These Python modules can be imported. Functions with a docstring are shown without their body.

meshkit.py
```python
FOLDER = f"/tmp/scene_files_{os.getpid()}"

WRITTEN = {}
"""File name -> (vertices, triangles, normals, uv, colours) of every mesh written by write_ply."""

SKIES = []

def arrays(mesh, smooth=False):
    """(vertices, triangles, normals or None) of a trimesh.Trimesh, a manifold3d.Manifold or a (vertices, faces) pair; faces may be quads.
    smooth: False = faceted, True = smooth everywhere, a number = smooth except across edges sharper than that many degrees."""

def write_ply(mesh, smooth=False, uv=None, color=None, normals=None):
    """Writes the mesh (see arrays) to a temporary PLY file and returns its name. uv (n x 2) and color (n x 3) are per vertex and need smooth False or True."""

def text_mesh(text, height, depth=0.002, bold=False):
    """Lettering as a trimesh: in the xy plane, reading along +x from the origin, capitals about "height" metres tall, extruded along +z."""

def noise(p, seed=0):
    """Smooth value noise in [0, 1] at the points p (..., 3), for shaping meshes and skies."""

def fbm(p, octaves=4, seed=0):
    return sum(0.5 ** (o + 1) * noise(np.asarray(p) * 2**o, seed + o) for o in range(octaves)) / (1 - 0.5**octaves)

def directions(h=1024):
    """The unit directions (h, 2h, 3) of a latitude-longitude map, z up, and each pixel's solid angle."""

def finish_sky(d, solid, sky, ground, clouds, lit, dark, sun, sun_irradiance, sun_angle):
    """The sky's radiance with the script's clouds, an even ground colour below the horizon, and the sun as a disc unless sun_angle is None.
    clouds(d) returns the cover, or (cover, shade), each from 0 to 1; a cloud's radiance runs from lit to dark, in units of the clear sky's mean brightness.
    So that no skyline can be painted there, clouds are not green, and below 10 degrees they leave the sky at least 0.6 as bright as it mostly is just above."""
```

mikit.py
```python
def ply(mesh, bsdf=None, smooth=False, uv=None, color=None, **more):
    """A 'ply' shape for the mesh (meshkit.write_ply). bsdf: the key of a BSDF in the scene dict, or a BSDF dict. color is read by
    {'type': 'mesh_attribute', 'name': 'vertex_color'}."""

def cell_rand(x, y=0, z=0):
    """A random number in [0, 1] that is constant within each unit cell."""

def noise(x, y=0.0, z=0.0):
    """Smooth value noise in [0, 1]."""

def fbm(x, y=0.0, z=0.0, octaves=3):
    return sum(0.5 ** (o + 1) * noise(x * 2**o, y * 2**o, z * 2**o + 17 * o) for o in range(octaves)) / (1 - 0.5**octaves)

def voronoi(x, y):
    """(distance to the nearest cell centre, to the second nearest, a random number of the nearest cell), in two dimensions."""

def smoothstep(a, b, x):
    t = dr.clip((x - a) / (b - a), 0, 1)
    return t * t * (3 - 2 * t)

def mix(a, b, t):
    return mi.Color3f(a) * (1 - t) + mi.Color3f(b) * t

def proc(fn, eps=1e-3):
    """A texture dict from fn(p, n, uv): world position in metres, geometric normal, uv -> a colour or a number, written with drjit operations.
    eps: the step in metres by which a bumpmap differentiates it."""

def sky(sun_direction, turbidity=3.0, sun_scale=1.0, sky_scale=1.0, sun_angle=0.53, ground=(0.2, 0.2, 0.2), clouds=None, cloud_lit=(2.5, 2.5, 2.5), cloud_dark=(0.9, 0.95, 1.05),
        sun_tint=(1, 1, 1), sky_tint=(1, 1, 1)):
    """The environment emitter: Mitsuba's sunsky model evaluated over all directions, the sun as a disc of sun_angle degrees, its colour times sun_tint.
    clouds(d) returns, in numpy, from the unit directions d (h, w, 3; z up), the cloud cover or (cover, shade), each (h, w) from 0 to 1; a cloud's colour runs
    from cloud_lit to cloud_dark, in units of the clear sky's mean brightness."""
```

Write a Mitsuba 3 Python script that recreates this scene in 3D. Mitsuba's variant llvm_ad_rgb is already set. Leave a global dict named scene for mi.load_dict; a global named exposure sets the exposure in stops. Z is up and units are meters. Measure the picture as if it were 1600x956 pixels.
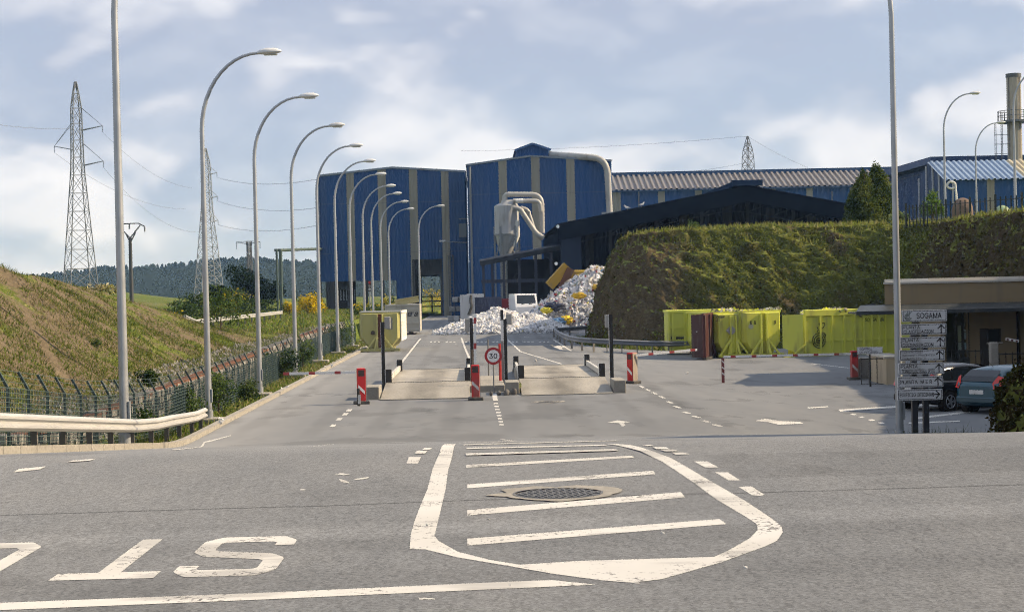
import math, numpy as np, trimesh, mitsuba as mi, mikit, meshkit
import drjit as dr
from shapely.geometry import Polygon, box as sbox, LineString
from mikit import noise, fbm, voronoi, cell_rand, smoothstep, mix
T = mi.ScalarTransform4f
scene, labels = {}, {}

# ------------------------------------------------------------------ camera, sky, exposure
CAM = np.array([0.0, 0.0, 3.75])          # standing on the through road (z = 1.95), the yard lies at z = 0
FPX, YAW, PITCH, ROLL = 2700.0, 51 / 2700.0, 27 / 2700.0, math.radians(1.3)
FWD = np.array([math.sin(YAW) * math.cos(PITCH), math.cos(YAW) * math.cos(PITCH), -math.sin(PITCH)])
_r = np.cross(FWD, [0, 0, 1.0]); _r /= np.linalg.norm(_r)
_u = np.cross(_r, FWD)
RIGHT = _r * math.cos(ROLL) - _u * math.sin(ROLL)
UP = _u * math.cos(ROLL) + _r * math.sin(ROLL)
scene['camera'] = {'type': 'perspective', 'fov_axis': 'x', 'fov': 2 * math.degrees(math.atan(800 / FPX)),
                   'near_clip': 0.1, 'far_clip': 9000.0,
                   'to_world': T().look_at(origin=CAM.tolist(), target=(CAM + FWD).tolist(), up=UP.tolist())}
_az, _el = math.radians(-3), math.radians(32)     # the sun stands to the right, a little beyond the gate
SUN = (math.cos(_el) * math.cos(_az), -math.cos(_el) * math.sin(_az), math.sin(_el))

def clouds(d):
    q = d * np.array([1.0, 1.0, 1.7])
    w = meshkit.fbm(q * 9 + 3.1, 3, seed=5) - .5
    a = meshkit.fbm(q * 9 + w[..., None] * .8 + 11.0, 5, seed=2)
    b = meshkit.fbm(q * 24 + w[..., None] * 2.0 + 4.0, 5, seed=9)
    veil = meshkit.fbm(q * 3.0 + 7.0, 3, seed=21)
    ss = lambda lo, hi, x: (lambda t: t * t * (3 - 2 * t))(np.clip((x - lo) / (hi - lo), 0, 1))
    puff = ss(.44, .64, .55 * a + .45 * b)
    cover = np.clip(.85 + .17 * puff + .5 * (veil - .5), 0, 1)
    shade = np.clip(1.0 - .95 * puff + .9 * (b - .5), 0, 1)
    return cover, shade

scene['sky'] = mikit.sky(SUN, turbidity=3.0, clouds=clouds, cloud_lit=(2.35, 2.37, 2.48), cloud_dark=(1.10, 1.25, 1.62), ground=(.16, .17, .14))
exposure = 2.4

# ------------------------------------------------------------------ helpers
def ray(px, py):
    return FWD + RIGHT * (px - 800) / FPX + UP * (478 - py) / FPX

def P(px, py, Y):
    """the point at distance Y up the road that lies under a measured direction"""
    d = ray(px, py)
    return CAM + d * (Y / d[1])

def ss(a, b, x):
    t = np.clip((np.asarray(x, float) - a) / (b - a), 0, 1)
    return t * t * (3 - 2 * t)

def sp(t, k=.7):
    return k * np.logaddexp(0, np.asarray(t, float) / k)

def prof(y):
    """the entrance road: level with the through road, then down a ramp to the yard"""
    return .0848 * (sp(43 - y) - sp(20 - y)) - .0848 * 0.0

def G(x, y):
    """height of the asphalt"""
    x, y = np.asarray(x, float), np.asarray(y, float)
    a = ss(6.2, 8.6, x)
    steep = 1.95 * (1 - ss(20.6, 26.5, y))
    return (1 - a) * prof(y) + a * steep - .35 * ss(4.5, 12, x) * ss(24, 46, y)

def V(y):
    """the grass verge left of the kerb"""
    y = np.asarray(y, float)
    return prof(y) - .10 - .3 * ss(43, 52, y) * (1 - ss(60, 105, y))

def on(px, py, lo=6.0, hi=400.0):
    d = ray(px, py)
    t = np.concatenate([np.linspace(lo, 60, 4000), np.linspace(60.01, hi, 6000)])
    p = CAM + d * (t / d[1])[:, None]
    s = p[:, 2] - G(p[:, 0], p[:, 1])
    k = np.nonzero(s < 0)[0]
    k = k[0] if len(k) else len(t) - 1
    return p[k]

def cat(parts):
    v, f, c, o = [], [], [], 0
    for a in parts:
        v.append(a[0]); f.append(np.asarray(a[1]) + o); c.append(a[2]); o += len(a[0])
    return np.vstack(v), np.vstack(f), np.vstack(c)

WHITE = (.75, .75, .73)
class MB:
    """collects shapes for ONE mesh; every vertex has a colour"""
    def __init__(self, color=WHITE): self.p, self.color = [], color
    def raw(self, v, f, color=None):
        v, f = np.asarray(v, float), np.asarray(f, int)
        if f.shape[1] == 4: f = np.vstack([f[:, [0, 1, 2]], f[:, [0, 2, 3]]])
        c = np.asarray(self.color if color is None else color, float)
        self.p.append((v, f, np.broadcast_to(c, (len(v), 3)))); return self
    def tm(self, m, color=None, M=None):
        v = np.array(m.vertices)
        if M is not None: v = v @ np.asarray(M)[:3, :3].T + np.asarray(M)[:3, 3]
        f = np.array(m.faces)
        return self.raw(v, f, color)
    def box(self, c, s, rz=0, color=None, bevel=0):
        x, y, z = np.asarray(s, float) / 2
        if bevel:
            b = bevel
            m = trimesh.Trimesh(np.array([[i * (x - b * (k != 0)), j * (y - b * (k != 1)), l * (z - b * (k != 2))] for i in (-1, 1) for j in (-1, 1) for l in (-1, 1) for k in (0, 1, 2)])).convex_hull
            v, f = np.array(m.vertices), np.array(m.faces)
        else:
            v = np.array([[i * x, j * y, l * z] for i in (-1, 1) for j in (-1, 1) for l in (-1, 1)])
            f = np.array([[0, 1, 3, 2], [4, 6, 7, 5], [0, 4, 5, 1], [2, 3, 7, 6], [0, 2, 6, 4], [1, 5, 7, 3]])
        cr, sr = math.cos(rz), math.sin(rz)
        v = v @ np.array([[cr, sr, 0], [-sr, cr, 0], [0, 0, 1]]) + np.asarray(c, float)
        return self.raw(v, f, color)
    def bar(self, a, b, w, h=None, color=None, up=(0, 0, 1)):
        a, b = np.asarray(a, float), np.asarray(b, float)
        h = w if h is None else h
        t = (b - a) / np.linalg.norm(b - a)
        s = np.cross(t, up)
        if np.linalg.norm(s) < 1e-3: s = np.cross(t, [0, 1.0, 0])
        s /= np.linalg.norm(s); n = np.cross(s, t)
        v = np.array([p + s * i * w / 2 + n * j * h / 2 for p in (a, b) for i in (-1, 1) for j in (-1, 1)])
        f = np.array([[0, 1, 3, 2], [4, 6, 7, 5], [0, 4, 5, 1], [2, 3, 7, 6], [0, 2, 6, 4], [1, 5, 7, 3]])
        return self.raw(v, f[:, ::-1], color)
    def tube(self, pts, r, n=10, color=None, caps=True):
        p = np.asarray(pts, float); r = np.broadcast_to(np.asarray(r, float), (len(p),))
        t = np.gradient(p, axis=0); t /= np.linalg.norm(t, axis=1, keepdims=True)
        ref = np.array([0, 0, 1.0]) if abs(t[0, 2]) < .9 else np.array([0, 1.0, 0])
        a = np.cross(t, ref); bad = np.linalg.norm(a, axis=1) < .05
        a[bad] = np.cross(t[bad], [1.0, 0, 0]); a /= np.linalg.norm(a, axis=1, keepdims=True)
        for i in range(1, len(a)):
            if a[i] @ a[i - 1] < 0: a[i] = -a[i]
        b = np.cross(t, a); th = np.arange(n) * 2 * np.pi / n
        v = (p[:, None] + r[:, None, None] * (np.cos(th)[None, :, None] * a[:, None] + np.sin(th)[None, :, None] * b[:, None])).reshape(-1, 3)
        f = [[i * n + j, i * n + (j + 1) % n, (i + 1) * n + (j + 1) % n, (i + 1) * n + j] for i in range(len(p) - 1) for j in range(n)]
        f = np.array(f); f = np.vstack([f[:, [0, 1, 2]], f[:, [0, 2, 3]]])
        if caps:
            o = (len(p) - 1) * n
            f = np.vstack([f, [[0, j + 1, j] for j in range(1, n - 1)], [[o, o + j, o + j + 1] for j in range(1, n - 1)]])
        return self.raw(v, f, color)
    def poly(self, pg, thick, o, u, v, color=None):
        """polygon (shapely or points) in the plane o + u*x + v*y, extruded by thick along u x v"""
        if not hasattr(pg, 'exterior'): pg = Polygon(pg)
        m = trimesh.creation.extrude_polygon(pg, thick, engine='earcut')
        u, v = np.asarray(u, float), np.asarray(v, float)
        A = np.stack([u, v, np.cross(u, v)], 1)
        return self.raw(np.array(m.vertices) @ A.T + np.asarray(o, float), m.faces, color)
    def get(self): return cat(self.p)

def tag(key, label=None, category=None, group=None, kind=None):
    labels[key] = {k: v for k, v in (('label', label), ('category', category), ('group', group), ('kind', kind)) if v}
USED = set()
def uniq(k):
    if k not in USED: USED.add(k); return k
    i = 1
    while f'{k}_{i:03d}' in USED: i += 1
    USED.add(f'{k}_{i:03d}'); return f'{k}_{i:03d}'
def put(key, mb, mat='paint', smooth=False, label=None, to_world=None, kind=None):
    """ONE entry of the scene; a repeated key takes the next number"""
    key = uniq(key)
    v, f, c = mb.get() if isinstance(mb, MB) else mb
    if smooth is not False and smooth is not True:
        s = trimesh.graph.smooth_shade(trimesh.Trimesh(v, f, process=False, vertex_colors=None), angle=math.radians(smooth), facet_minarea=None)
        from scipy.spatial import cKDTree
        c = c[cKDTree(v).query(np.array(s.vertices))[1]]
        v, f, smooth = np.array(s.vertices), np.array(s.faces), True
    scene[key] = mikit.ply((v, f), mat, smooth=smooth, color=np.clip(c, 0, 1))
    if to_world is not None: scene[key]['to_world'] = to_world
    if label or kind: tag(key, label, kind=kind)
    return key
def thing(name, label, category, group=None):
    key = uniq(name); tag(key, label, category, group); return key
def copy(src, name, label, M, group=None, category=None):
    """a thing like src under the next number with its own copies of all parts"""
    key = uniq(name); tag(key, label, category or labels[src]['category'], group or labels[src].get('group'))
    for k in [k for k in scene if k.startswith(src + '__')]:
        nk = key + k[len(src):]; USED.add(nk)
        scene[nk] = {**scene[k], 'to_world': M}
        if k in labels: labels[nk] = dict(labels[k])
    return key
def place(x, y, z, rz=0.0, s=1.0):
    return T().translate([float(x), float(y), float(z)]).rotate([0, 0, 1], math.degrees(rz)).scale(float(s))
def mat4(x, y, z, rz=0.0):
    c, s = math.cos(rz), math.sin(rz)
    return np.array([[c, -s, 0, x], [s, c, 0, y], [0, 0, 1, z], [0, 0, 0, 1.0]])
def txt(mb, text, h, o, u, v, color, depth=.006, bold=True, center=False, width=None):
    m = meshkit.text_mesh(text, h, depth, bold)
    q = np.array(m.vertices)
    w0, w1 = q[:, 0].min(), q[:, 0].max()
    q[:, 0] -= w0
    if width: q[:, 0] *= width / (w1 - w0)
    if center: q[:, 0] -= q[:, 0].max() / 2
    u, v = np.asarray(u, float), np.asarray(v, float)
    A = np.stack([u, v, np.cross(u, v)], 1)
    mb.raw(q @ A.T + np.asarray(o, float), m.faces, color)

# ------------------------------------------------------------------ materials
def rgb(*c): return {'type': 'rgb', 'value': list(c)}
VC = {'type': 'mesh_attribute', 'name': 'vertex_color'}
def two(b): return {'type': 'twosided', 'bsdf': b}
def princ(col, rough=.5, **k): return {'type': 'principled', 'base_color': col, 'roughness': rough, **k}
def grime(p, n, uv):
    a = fbm(p.x * .9, p.y * .9, p.z * .5, 4); s = fbm(p.x * 5, p.y * 5, p.z * .6, 3)
    return .05 + .5 * smoothstep(.5, .78, .55 * a + .45 * s)
scene['paint'] = two({'type': 'blendbsdf', 'weight': mikit.proc(grime), 'a': princ(VC, .45, specular=.4), 'b': princ(rgb(.16, .14, .11), .9, specular=.15)})
scene['gloss'] = two(princ(VC, .22, specular=.5, clearcoat=.6, clearcoat_gloss=.9))
scene['matte'] = two({'type': 'diffuse', 'reflectance': VC})
def galv_c(p, n, uv):
    return mix((.30, .32, .34), (.46, .48, .50), fbm(p.x * 3, p.y * 3, p.z * 2.2, 4))
scene['galvanised'] = two(princ(mikit.proc(galv_c), .42, metallic=.55, specular=.5))
def asphalt_c(p, n, uv):
    big = fbm(p.x * .16, p.y * .10, 3.0, 4); mid = fbm(p.x * 1.3, p.y * .5, 0.0, 3)
    _, _, g = voronoi(p.x * 60, p.y * 60); fine = noise(p.x * 34, p.y * 12); _, _, g2 = voronoi(p.x * 30 + 3, p.y * 9)
    fade = smoothstep(40, 12, p.y)
    v = .140 * (.80 + .30 * big + .16 * mid) * (1 + fade * (.50 * (g - .5) + .20 * (fine - .5) + .14 * (g2 - .5)))
    # the through road is the older, darker mat; a tarred joint runs along it, a worn lighter band behind that
    yy = p.y + .35 * (noise(p.x * .35, 1.0) - .5) * .4 - .09 * p.x
    road = smoothstep(20.6, 19.6, p.y)
    v *= 1 - .05 * road
    v *= 1 + .16 * smoothstep(.55, .15, dr.abs(yy - 13.1)) * (.5 + mid)
    crack = smoothstep(.045, .012, dr.abs(p.y - .04 * p.x - 14.75 - .10 * (noise(p.x * .8, 7.0) - .5) - .03 * (noise(p.x * 6, 3.0) - .5)))
    v *= 1 - .5 * crack
    crack2 = smoothstep(.03, .0, dr.abs(p.y - .9 * p.x - 6.4 - .5 * (noise(p.x * 1.5, 5.0) - .5))) * smoothstep(4.0, 5.0, p.x) * smoothstep(9.0, 7.0, p.x)
    v *= 1 - .35 * crack2
    lane = dr.abs(dr.abs(p.x - dr.floor((p.x + 5.6) / 3.7) * 3.7 + 5.6 - 1.85) - .85)
    v *= 1 - .13 * smoothstep(.42, .1, lane + .25 * (mid - .5)) * smoothstep(42, 50, p.y) * smoothstep(9, 6, p.x)
    trk = dr.abs(dr.abs(p.y - 11.6 - .012 * p.x * p.x) - .8)
    v *= 1 - .10 * smoothstep(.5, .1, trk + .3 * (mid - .5)) * road
    patch = smoothstep(2.3, 2.34, p.x) * smoothstep(6.4, 6.36, p.x) * smoothstep(15.9, 15.94, p.y) * smoothstep(18.3, 18.26, p.y)
    v *= 1 - .13 * patch
    drip = smoothstep(.60, .72, fbm(p.x * 1.9, p.y * .9, 5.0, 4)) * smoothstep(.45, .7, fbm(p.x * .3, p.y * .12, 8.0, 3))
    v *= 1 - .22 * drip
    oil = smoothstep(.62, .76, fbm(p.x * .5 + 5, p.y * .22, 9.0, 4))
    v *= 1 - .22 * oil
    dust = smoothstep(-5.0, -7.2, p.x) * smoothstep(25, 50, p.y)
    c = mix((.925, .99, 1.06), (1.0, 1.02, 1.025), dr.clip(.35 + .5 * mid + dust, 0, 1))
    return c * v * (1 + .25 * dust)
scene['asphalt'] = two(princ(mikit.proc(asphalt_c), .85, specular=.25))
def mark_c(p, n, uv):
    wear = .5 * fbm(p.x * 3, p.y * 3, 0.0, 3) + .5 * noise(p.x * 42, p.y * 42)
    heavy = smoothstep(9.9, 9.3, p.y - .02 * p.x) * .10 + smoothstep(2.4, 3.2, p.x) * smoothstep(10.6, 9.2, p.y) * .16
    scuff = smoothstep(.60, .74, fbm(p.x * 1.1, p.y * 2.6, 12.0, 4))
    w = dr.clip(smoothstep(.60 - heavy, .78 - heavy, wear) + .38 * scuff, 0, 1)
    dirt = fbm(p.x * .8, p.y * 1.1, 4.0, 4)
    return mix(mix((.52, .515, .49), (.40, .39, .355), dirt), (.15, .147, .14), w)
scene['marking'] = two(princ(mikit.proc(mark_c), .7, specular=.3))
def conc_c(p, n, uv):
    a = fbm(p.x * 1.1, p.y * .9, p.z * 1.5, 4); b = noise(p.x * 22, p.y * 22, p.z * 22); s = fbm(p.x * 2.4, p.y * .35, p.z * .4, 4)
    return mix((.17, .16, .14), (.30, .285, .25), .6 * a + .4 * s) * (.86 + .28 * b)
scene['concrete'] = two(princ(mikit.proc(conc_c), .85, specular=.25))
def deck_c(p, n, uv):
    c = conc_c(p, n, uv) * 1.18; w = fbm(p.x * 1.5, p.y * .4, 2.0, 3) - .5
    x = dr.select(p.x < .5, p.x + 1.96, p.x - 3.02) + .5 * w
    mid = smoothstep(.75, .25, dr.abs(x)); edge = smoothstep(1.15, 1.45, dr.abs(x))
    spot = smoothstep(.5, .75, fbm(p.x * .8, p.y * .35, 6.0, 4))
    return c * (1 - .30 * mid - .22 * spot - .12 * edge)
scene['deck_concrete'] = two(princ(mikit.proc(deck_c), .85, specular=.25))
def bank_c(p, n, uv):
    a = fbm(p.x * .32, p.y * .32, p.z * .5, 4); b = fbm(p.x * 1.6, p.y * 1.6, p.z * 2.0, 4); f = noise(p.x * 14, p.y * 14, p.z * 14)
    soil = mix((.095, .076, .051), (.16, .130, .09), b)
    grass = mix((.060, .090, .018), (.125, .145, .036), b)
    dry = mix((.125, .12, .048), (.17, .16, .072), f)
    steep = smoothstep(.93, .80, n.z)
    g = mix(grass, dry, smoothstep(.46, .62, .5 * a + .5 * f))
    return mix(g, soil, smoothstep(.46, .58, .6 * a + .4 * b + .10 * steep)) * (.75 + .5 * f)
scene['bank_grass'] = two({'type': 'diffuse', 'reflectance': mikit.proc(bank_c)})
def field_c(p, n, uv):
    a = fbm(p.x * .05, p.y * .05, 2.0, 4); b = fbm(p.x * .7, p.y * .7, 1.0, 3); f = noise(p.x * 6, p.y * 6)
    return mix(mix((.07, .105, .02), (.12, .15, .036), b), (.165, .155, .065), smoothstep(.5, .7, .6 * a + .4 * f)) * (.8 + .4 * f)
scene['field_grass'] = two({'type': 'diffuse', 'reflectance': mikit.proc(field_c)})
def heath_c(p, n, uv):
    a = fbm(p.x * .5, p.y * .5, p.z * .35, 4); s = fbm(p.x * 2.6 + p.z * .9, p.y * 2.6, p.z * .7, 4); f = noise(p.x * 11, p.y * 11, p.z * 11)
    nose = smoothstep(15.5, 11.5, p.x + 3 * (a - .5)) * smoothstep(100, 104, p.y)
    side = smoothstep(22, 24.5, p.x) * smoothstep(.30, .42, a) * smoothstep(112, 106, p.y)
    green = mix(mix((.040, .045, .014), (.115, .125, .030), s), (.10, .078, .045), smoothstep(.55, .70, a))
    soil = mix((.050, .036, .024), (.11, .082, .055), s) * (1 - .35 * side)  # right side: brown soil, with its shade also darkened into the colour
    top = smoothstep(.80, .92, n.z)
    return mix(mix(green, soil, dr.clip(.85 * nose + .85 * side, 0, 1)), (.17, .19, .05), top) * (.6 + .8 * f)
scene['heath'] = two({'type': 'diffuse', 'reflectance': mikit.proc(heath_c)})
scene['leaf'] = {'type': 'principledthin', 'base_color': VC, 'roughness': .6, 'diff_trans': .7, 'spec_trans': 0.0, 'eta': 1.4}
def hill_c(p, n, uv):
    a = fbm(p.x * .006, p.y * .006, p.z * .01, 4); b = noise(p.x * .08, p.y * .05, p.z * .2)
    return mix((.010, .017, .014), (.024, .032, .022), .6 * a + .4 * b)
scene['forest_floor'] = two({'type': 'diffuse', 'reflectance': mikit.proc(hill_c)})
scene['dark_glass'] = two(princ(rgb(.02, .025, .03), .06, specular=.6))
def clad(p, n, uv):
    lap = smoothstep(.012, .004, dr.abs(p.z / 7.3 + .2 - dr.floor(p.z / 7.3 + .2) - .5))
    return .30 * lap + .02 + .22 * smoothstep(.45, .75, fbm(p.x * .8, p.y * .8, p.z * .06, 4)) * (.4 + fbm(p.x * .1, p.y * .1, p.z * .3, 3))
scene['cladding'] = two({'type': 'blendbsdf', 'weight': mikit.proc(clad), 'a': princ(VC, .5, specular=.35), 'b': princ(rgb(.10, .12, .15), .8, specular=.2)})
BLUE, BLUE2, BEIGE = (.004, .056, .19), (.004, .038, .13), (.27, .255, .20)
STEEL, DARK, BLACK = (.30, .32, .34), (.035, .037, .04), (.012, .012, .013)
YEL, RED = (.56, .60, .045), (.50, .018, .022)
# ------------------------------------------------------------------ the setting: ground, road, markings, banks, hills
rng = np.random.default_rng(11)
W_Y = ([10, 20, 36, 45, 60, 117, 300], [2.0, 1.7, .75, .55, .75, 1.4, 1.3])
C_Y = ([10, 20, 34, 50, 65, 84, 94, 110, 300], [2.2, 3.2, 4.6, 5.3, 4.95, 3.95, 2.85, 1.45, 1.3])
def wall_top(y): return np.interp(y, *W_Y)
GUL = np.array([P(16, 462, 62)[:2], P(50, 495, 56.5)[:2], P(85, 528, 53.5)[:2], P(125, 556, 52)[:2]])
def bank_z(x, y):
    w, c = wall_top(y) - .06, np.maximum(np.interp(y, *C_Y), wall_top(y))
    u = np.clip((-x - 11.0) / 7.0, 0, 1)
    u = .55 * u + .45 * u * u * (3 - 2 * u)
    z = w + (c - w) * u
    back = np.clip((-x - 18.5) / 30, 0, 1)
    z = z + (1.3 - z) * back * ss(0, 1, back)
    p = np.stack([x, y, x * 0], -1)
    rel = np.clip((c - w - .2) / 3, 0, 1) * np.clip((-x - 11.2) / 1.2, 0, 1) * np.clip(3.2 - back * 12, 0.1, 1)
    z = z + rel * (.7 * (meshkit.fbm(p * .32, 4, seed=3) - .5) + .25 * (meshkit.fbm(p * 1.7, 3, seed=8) - .5))
    g = LineString(GUL)
    a, b = GUL[0], GUL[-1]
    t = np.clip(((x - a[0]) * (b - a)[0] + (y - a[1]) * (b - a)[1]) / ((b - a) @ (b - a)), 0, 1)
    cx, cy = np.interp(t, [0, .33, .66, 1], GUL[:, 0]), np.interp(t, [0, .33, .66, 1], GUL[:, 1])
    dd = np.hypot(x - cx + .5 * (meshkit.noise(p * .9, 4) - .5), y - cy)
    return z - 1.0 * np.exp(-(dd / .42) ** 2) * np.sin(np.pi * np.clip(t * .9 + .05, 0, 1)) ** .5 * (t > 0) * (t < 1)
def TZ(x, y):
    x, y = np.asarray(x, float), np.asarray(y, float)
    right = np.where(y < 300, G(np.minimum(x, 30), np.clip(y, -60, 260)), -.2) - .22
    left = np.where(x > -10.5, V(y) + .05 * (meshkit.fbm(np.stack([x, y, x * 0], -1) * 1.3, 3) - .5), bank_z(x, y))
    far = ss(250, 560, y) * np.clip((-x - .158 * y) * .15, 0, 12) * (1 - ss(640, 950, y))
    left = left + far
    z = np.where(x > -7.5, right, left)
    return np.where(y > 1000, z - (y - 1000) * .01, z)
xs = np.r_[-1400, -900, -600, -420, np.arange(-300, -60, 14), np.arange(-60, -24, 2.0), np.arange(-24, -10.9, .3), -10.72, -10.35, -10.1, -9.7, -9.2, -8.7, -8.2, -7.8, -7.52, -7.44, -7.2, -6, -3, 0, 3, 4.5, 6, 7, 8, 9, 10, 12, 15, 20, 30, 60, 120, 300, 600, 1400]
ys = np.r_[-60, -20, 0, 10, np.arange(16, 30, 1.0), np.arange(30, 120, .4), np.arange(120, 200, 3), np.arange(200, 330, 10), 360, 400, 450, 500, 550, 600, 640, 680, 740, 800, 900, 1100, 1500, 2600]
def grid(xs, ys, fz):
    X, Y = np.meshgrid(xs, ys, indexing='ij')
    v = np.stack([X, Y, fz(X, Y)], -1).reshape(-1, 3)
    i, j = np.meshgrid(np.arange(len(xs) - 1), np.arange(len(ys) - 1), indexing='ij')
    n = len(ys); a = i * n + j
    return v, np.stack([a, a + n, a + n + 1, a + 1], -1).reshape(-1, 4)
v, f = grid(xs, ys, TZ)
near = np.isin(np.arange(len(v)), np.nonzero((v[:, 1] < 108) & (v[:, 0] < -10.5) & (v[:, 0] > -60))[0])
fn = near[f].all(1)
put('grass_bank', MB().raw(v, f[fn]), 'bank_grass', True, kind='structure')
put('meadow', MB().raw(v, f[~fn]), 'field_grass', True, kind='structure')
labels['grass_bank'].update(label='sunlit bank of grass and brown soil rising behind the wire fence')
labels['meadow'].update(label='green meadow ground running out to the wooded hills')

xa = np.r_[np.arange(-7.45, 9.01, .55), np.arange(9.6, 30, 1.2)]
ya = np.r_[np.arange(19.6, 50, .4), np.arange(50, 110, 2.5), np.arange(110, 262, 8)]
v, f = grid(xa, ya, G)
put('yard', MB().raw(v, f), 'asphalt', True, kind='structure')
v, f = grid(np.r_[-90, -40, np.arange(-20, 21, 2), 40, 90], np.r_[-9, -4, 0, 4, 8, 10, 12, 14, 16, 18, 19.6], lambda x, y: G(np.clip(x, -8, 6) * 0, y))
put('road', MB().raw(v, f), 'asphalt', True, kind='structure')
labels['yard'].update(label='grey asphalt entrance road and plant yard beyond the junction')
labels['road'].update(label='through road in the foreground with the painted island and stop line')

def drape(px=None, world=None, lift=.008, poly=None):
    """a painted sheet laid on the asphalt; outline as measured directions or as world x, y"""
    pts = np.array([on(a, b)[:2] for a, b in px]) if px is not None else np.asarray(world, float) if world is not None else None
    pg = poly if poly is not None else Polygon(pts).buffer(0)
    x0, y0, x1, y1 = pg.bounds
    V_, F_, o = [], [], 0
    step = .4 if (y1 > 17 and y0 < 48) else 3.0
    k = np.arange(math.floor(y0 / step), math.ceil(y1 / step) + 1) * step
    for a, b in zip(k[:-1], k[1:]):
        q = pg.intersection(sbox(x0 - 1, a, x1 + 1, b))
        for g in getattr(q, 'geoms', [q]):
            if g.geom_type != 'Polygon' or g.area < 1e-6: continue
            v, f = trimesh.creation.triangulate_polygon(g, engine='earcut')
            V_.append(v); F_.append(np.asarray(f) + o); o += len(v)
    v = np.vstack(V_); f = np.vstack(F_)
    z = G(v[:, 0], v[:, 1]) + np.where(v[:, 1] < 18.5, .003, .006)
    m = trimesh.Trimesh(np.c_[v, z], f, process=False)
    if len(f) and m.face_normals[:, 2].mean() < 0: f = f[:, ::-1]
    return MB().raw(np.c_[v, z], f)
def mark(name, px=None, world=None, lift=.008):
    return put('road__' + name, drape(px, world, lift), 'marking')
mark('island_outline', [(696, 694), (687, 708), (676, 732.5), (668, 764), (657, 790), (647.5, 815), (642, 834), (640, 858), (664, 858.5), (670, 860), (715, 871), (790, 884), (865, 897), (940, 907), (989, 911), (1034, 905), (1127, 879), (1195, 854),
     (1214, 845), (1223, 832), (1221, 822), (1202, 807.5), (1165, 783), (1109, 751), (1049, 716), (1020, 705.5), (1000, 699), (983, 695.2), (965, 694), (948, 694.2), (965, 696.5), (1000, 705), (1034, 721), (1082, 753), (1120, 781), (1165, 807.5), (1182, 819), (1184, 828),
     (1172, 841), (1139, 860), (1116, 870.5), (902, 877), (812, 882.5), (764, 875), (715, 862), (685, 845), (679, 837), (687, 804), (696, 765.5), (700, 736), (707, 712), (713, 694)])
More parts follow.
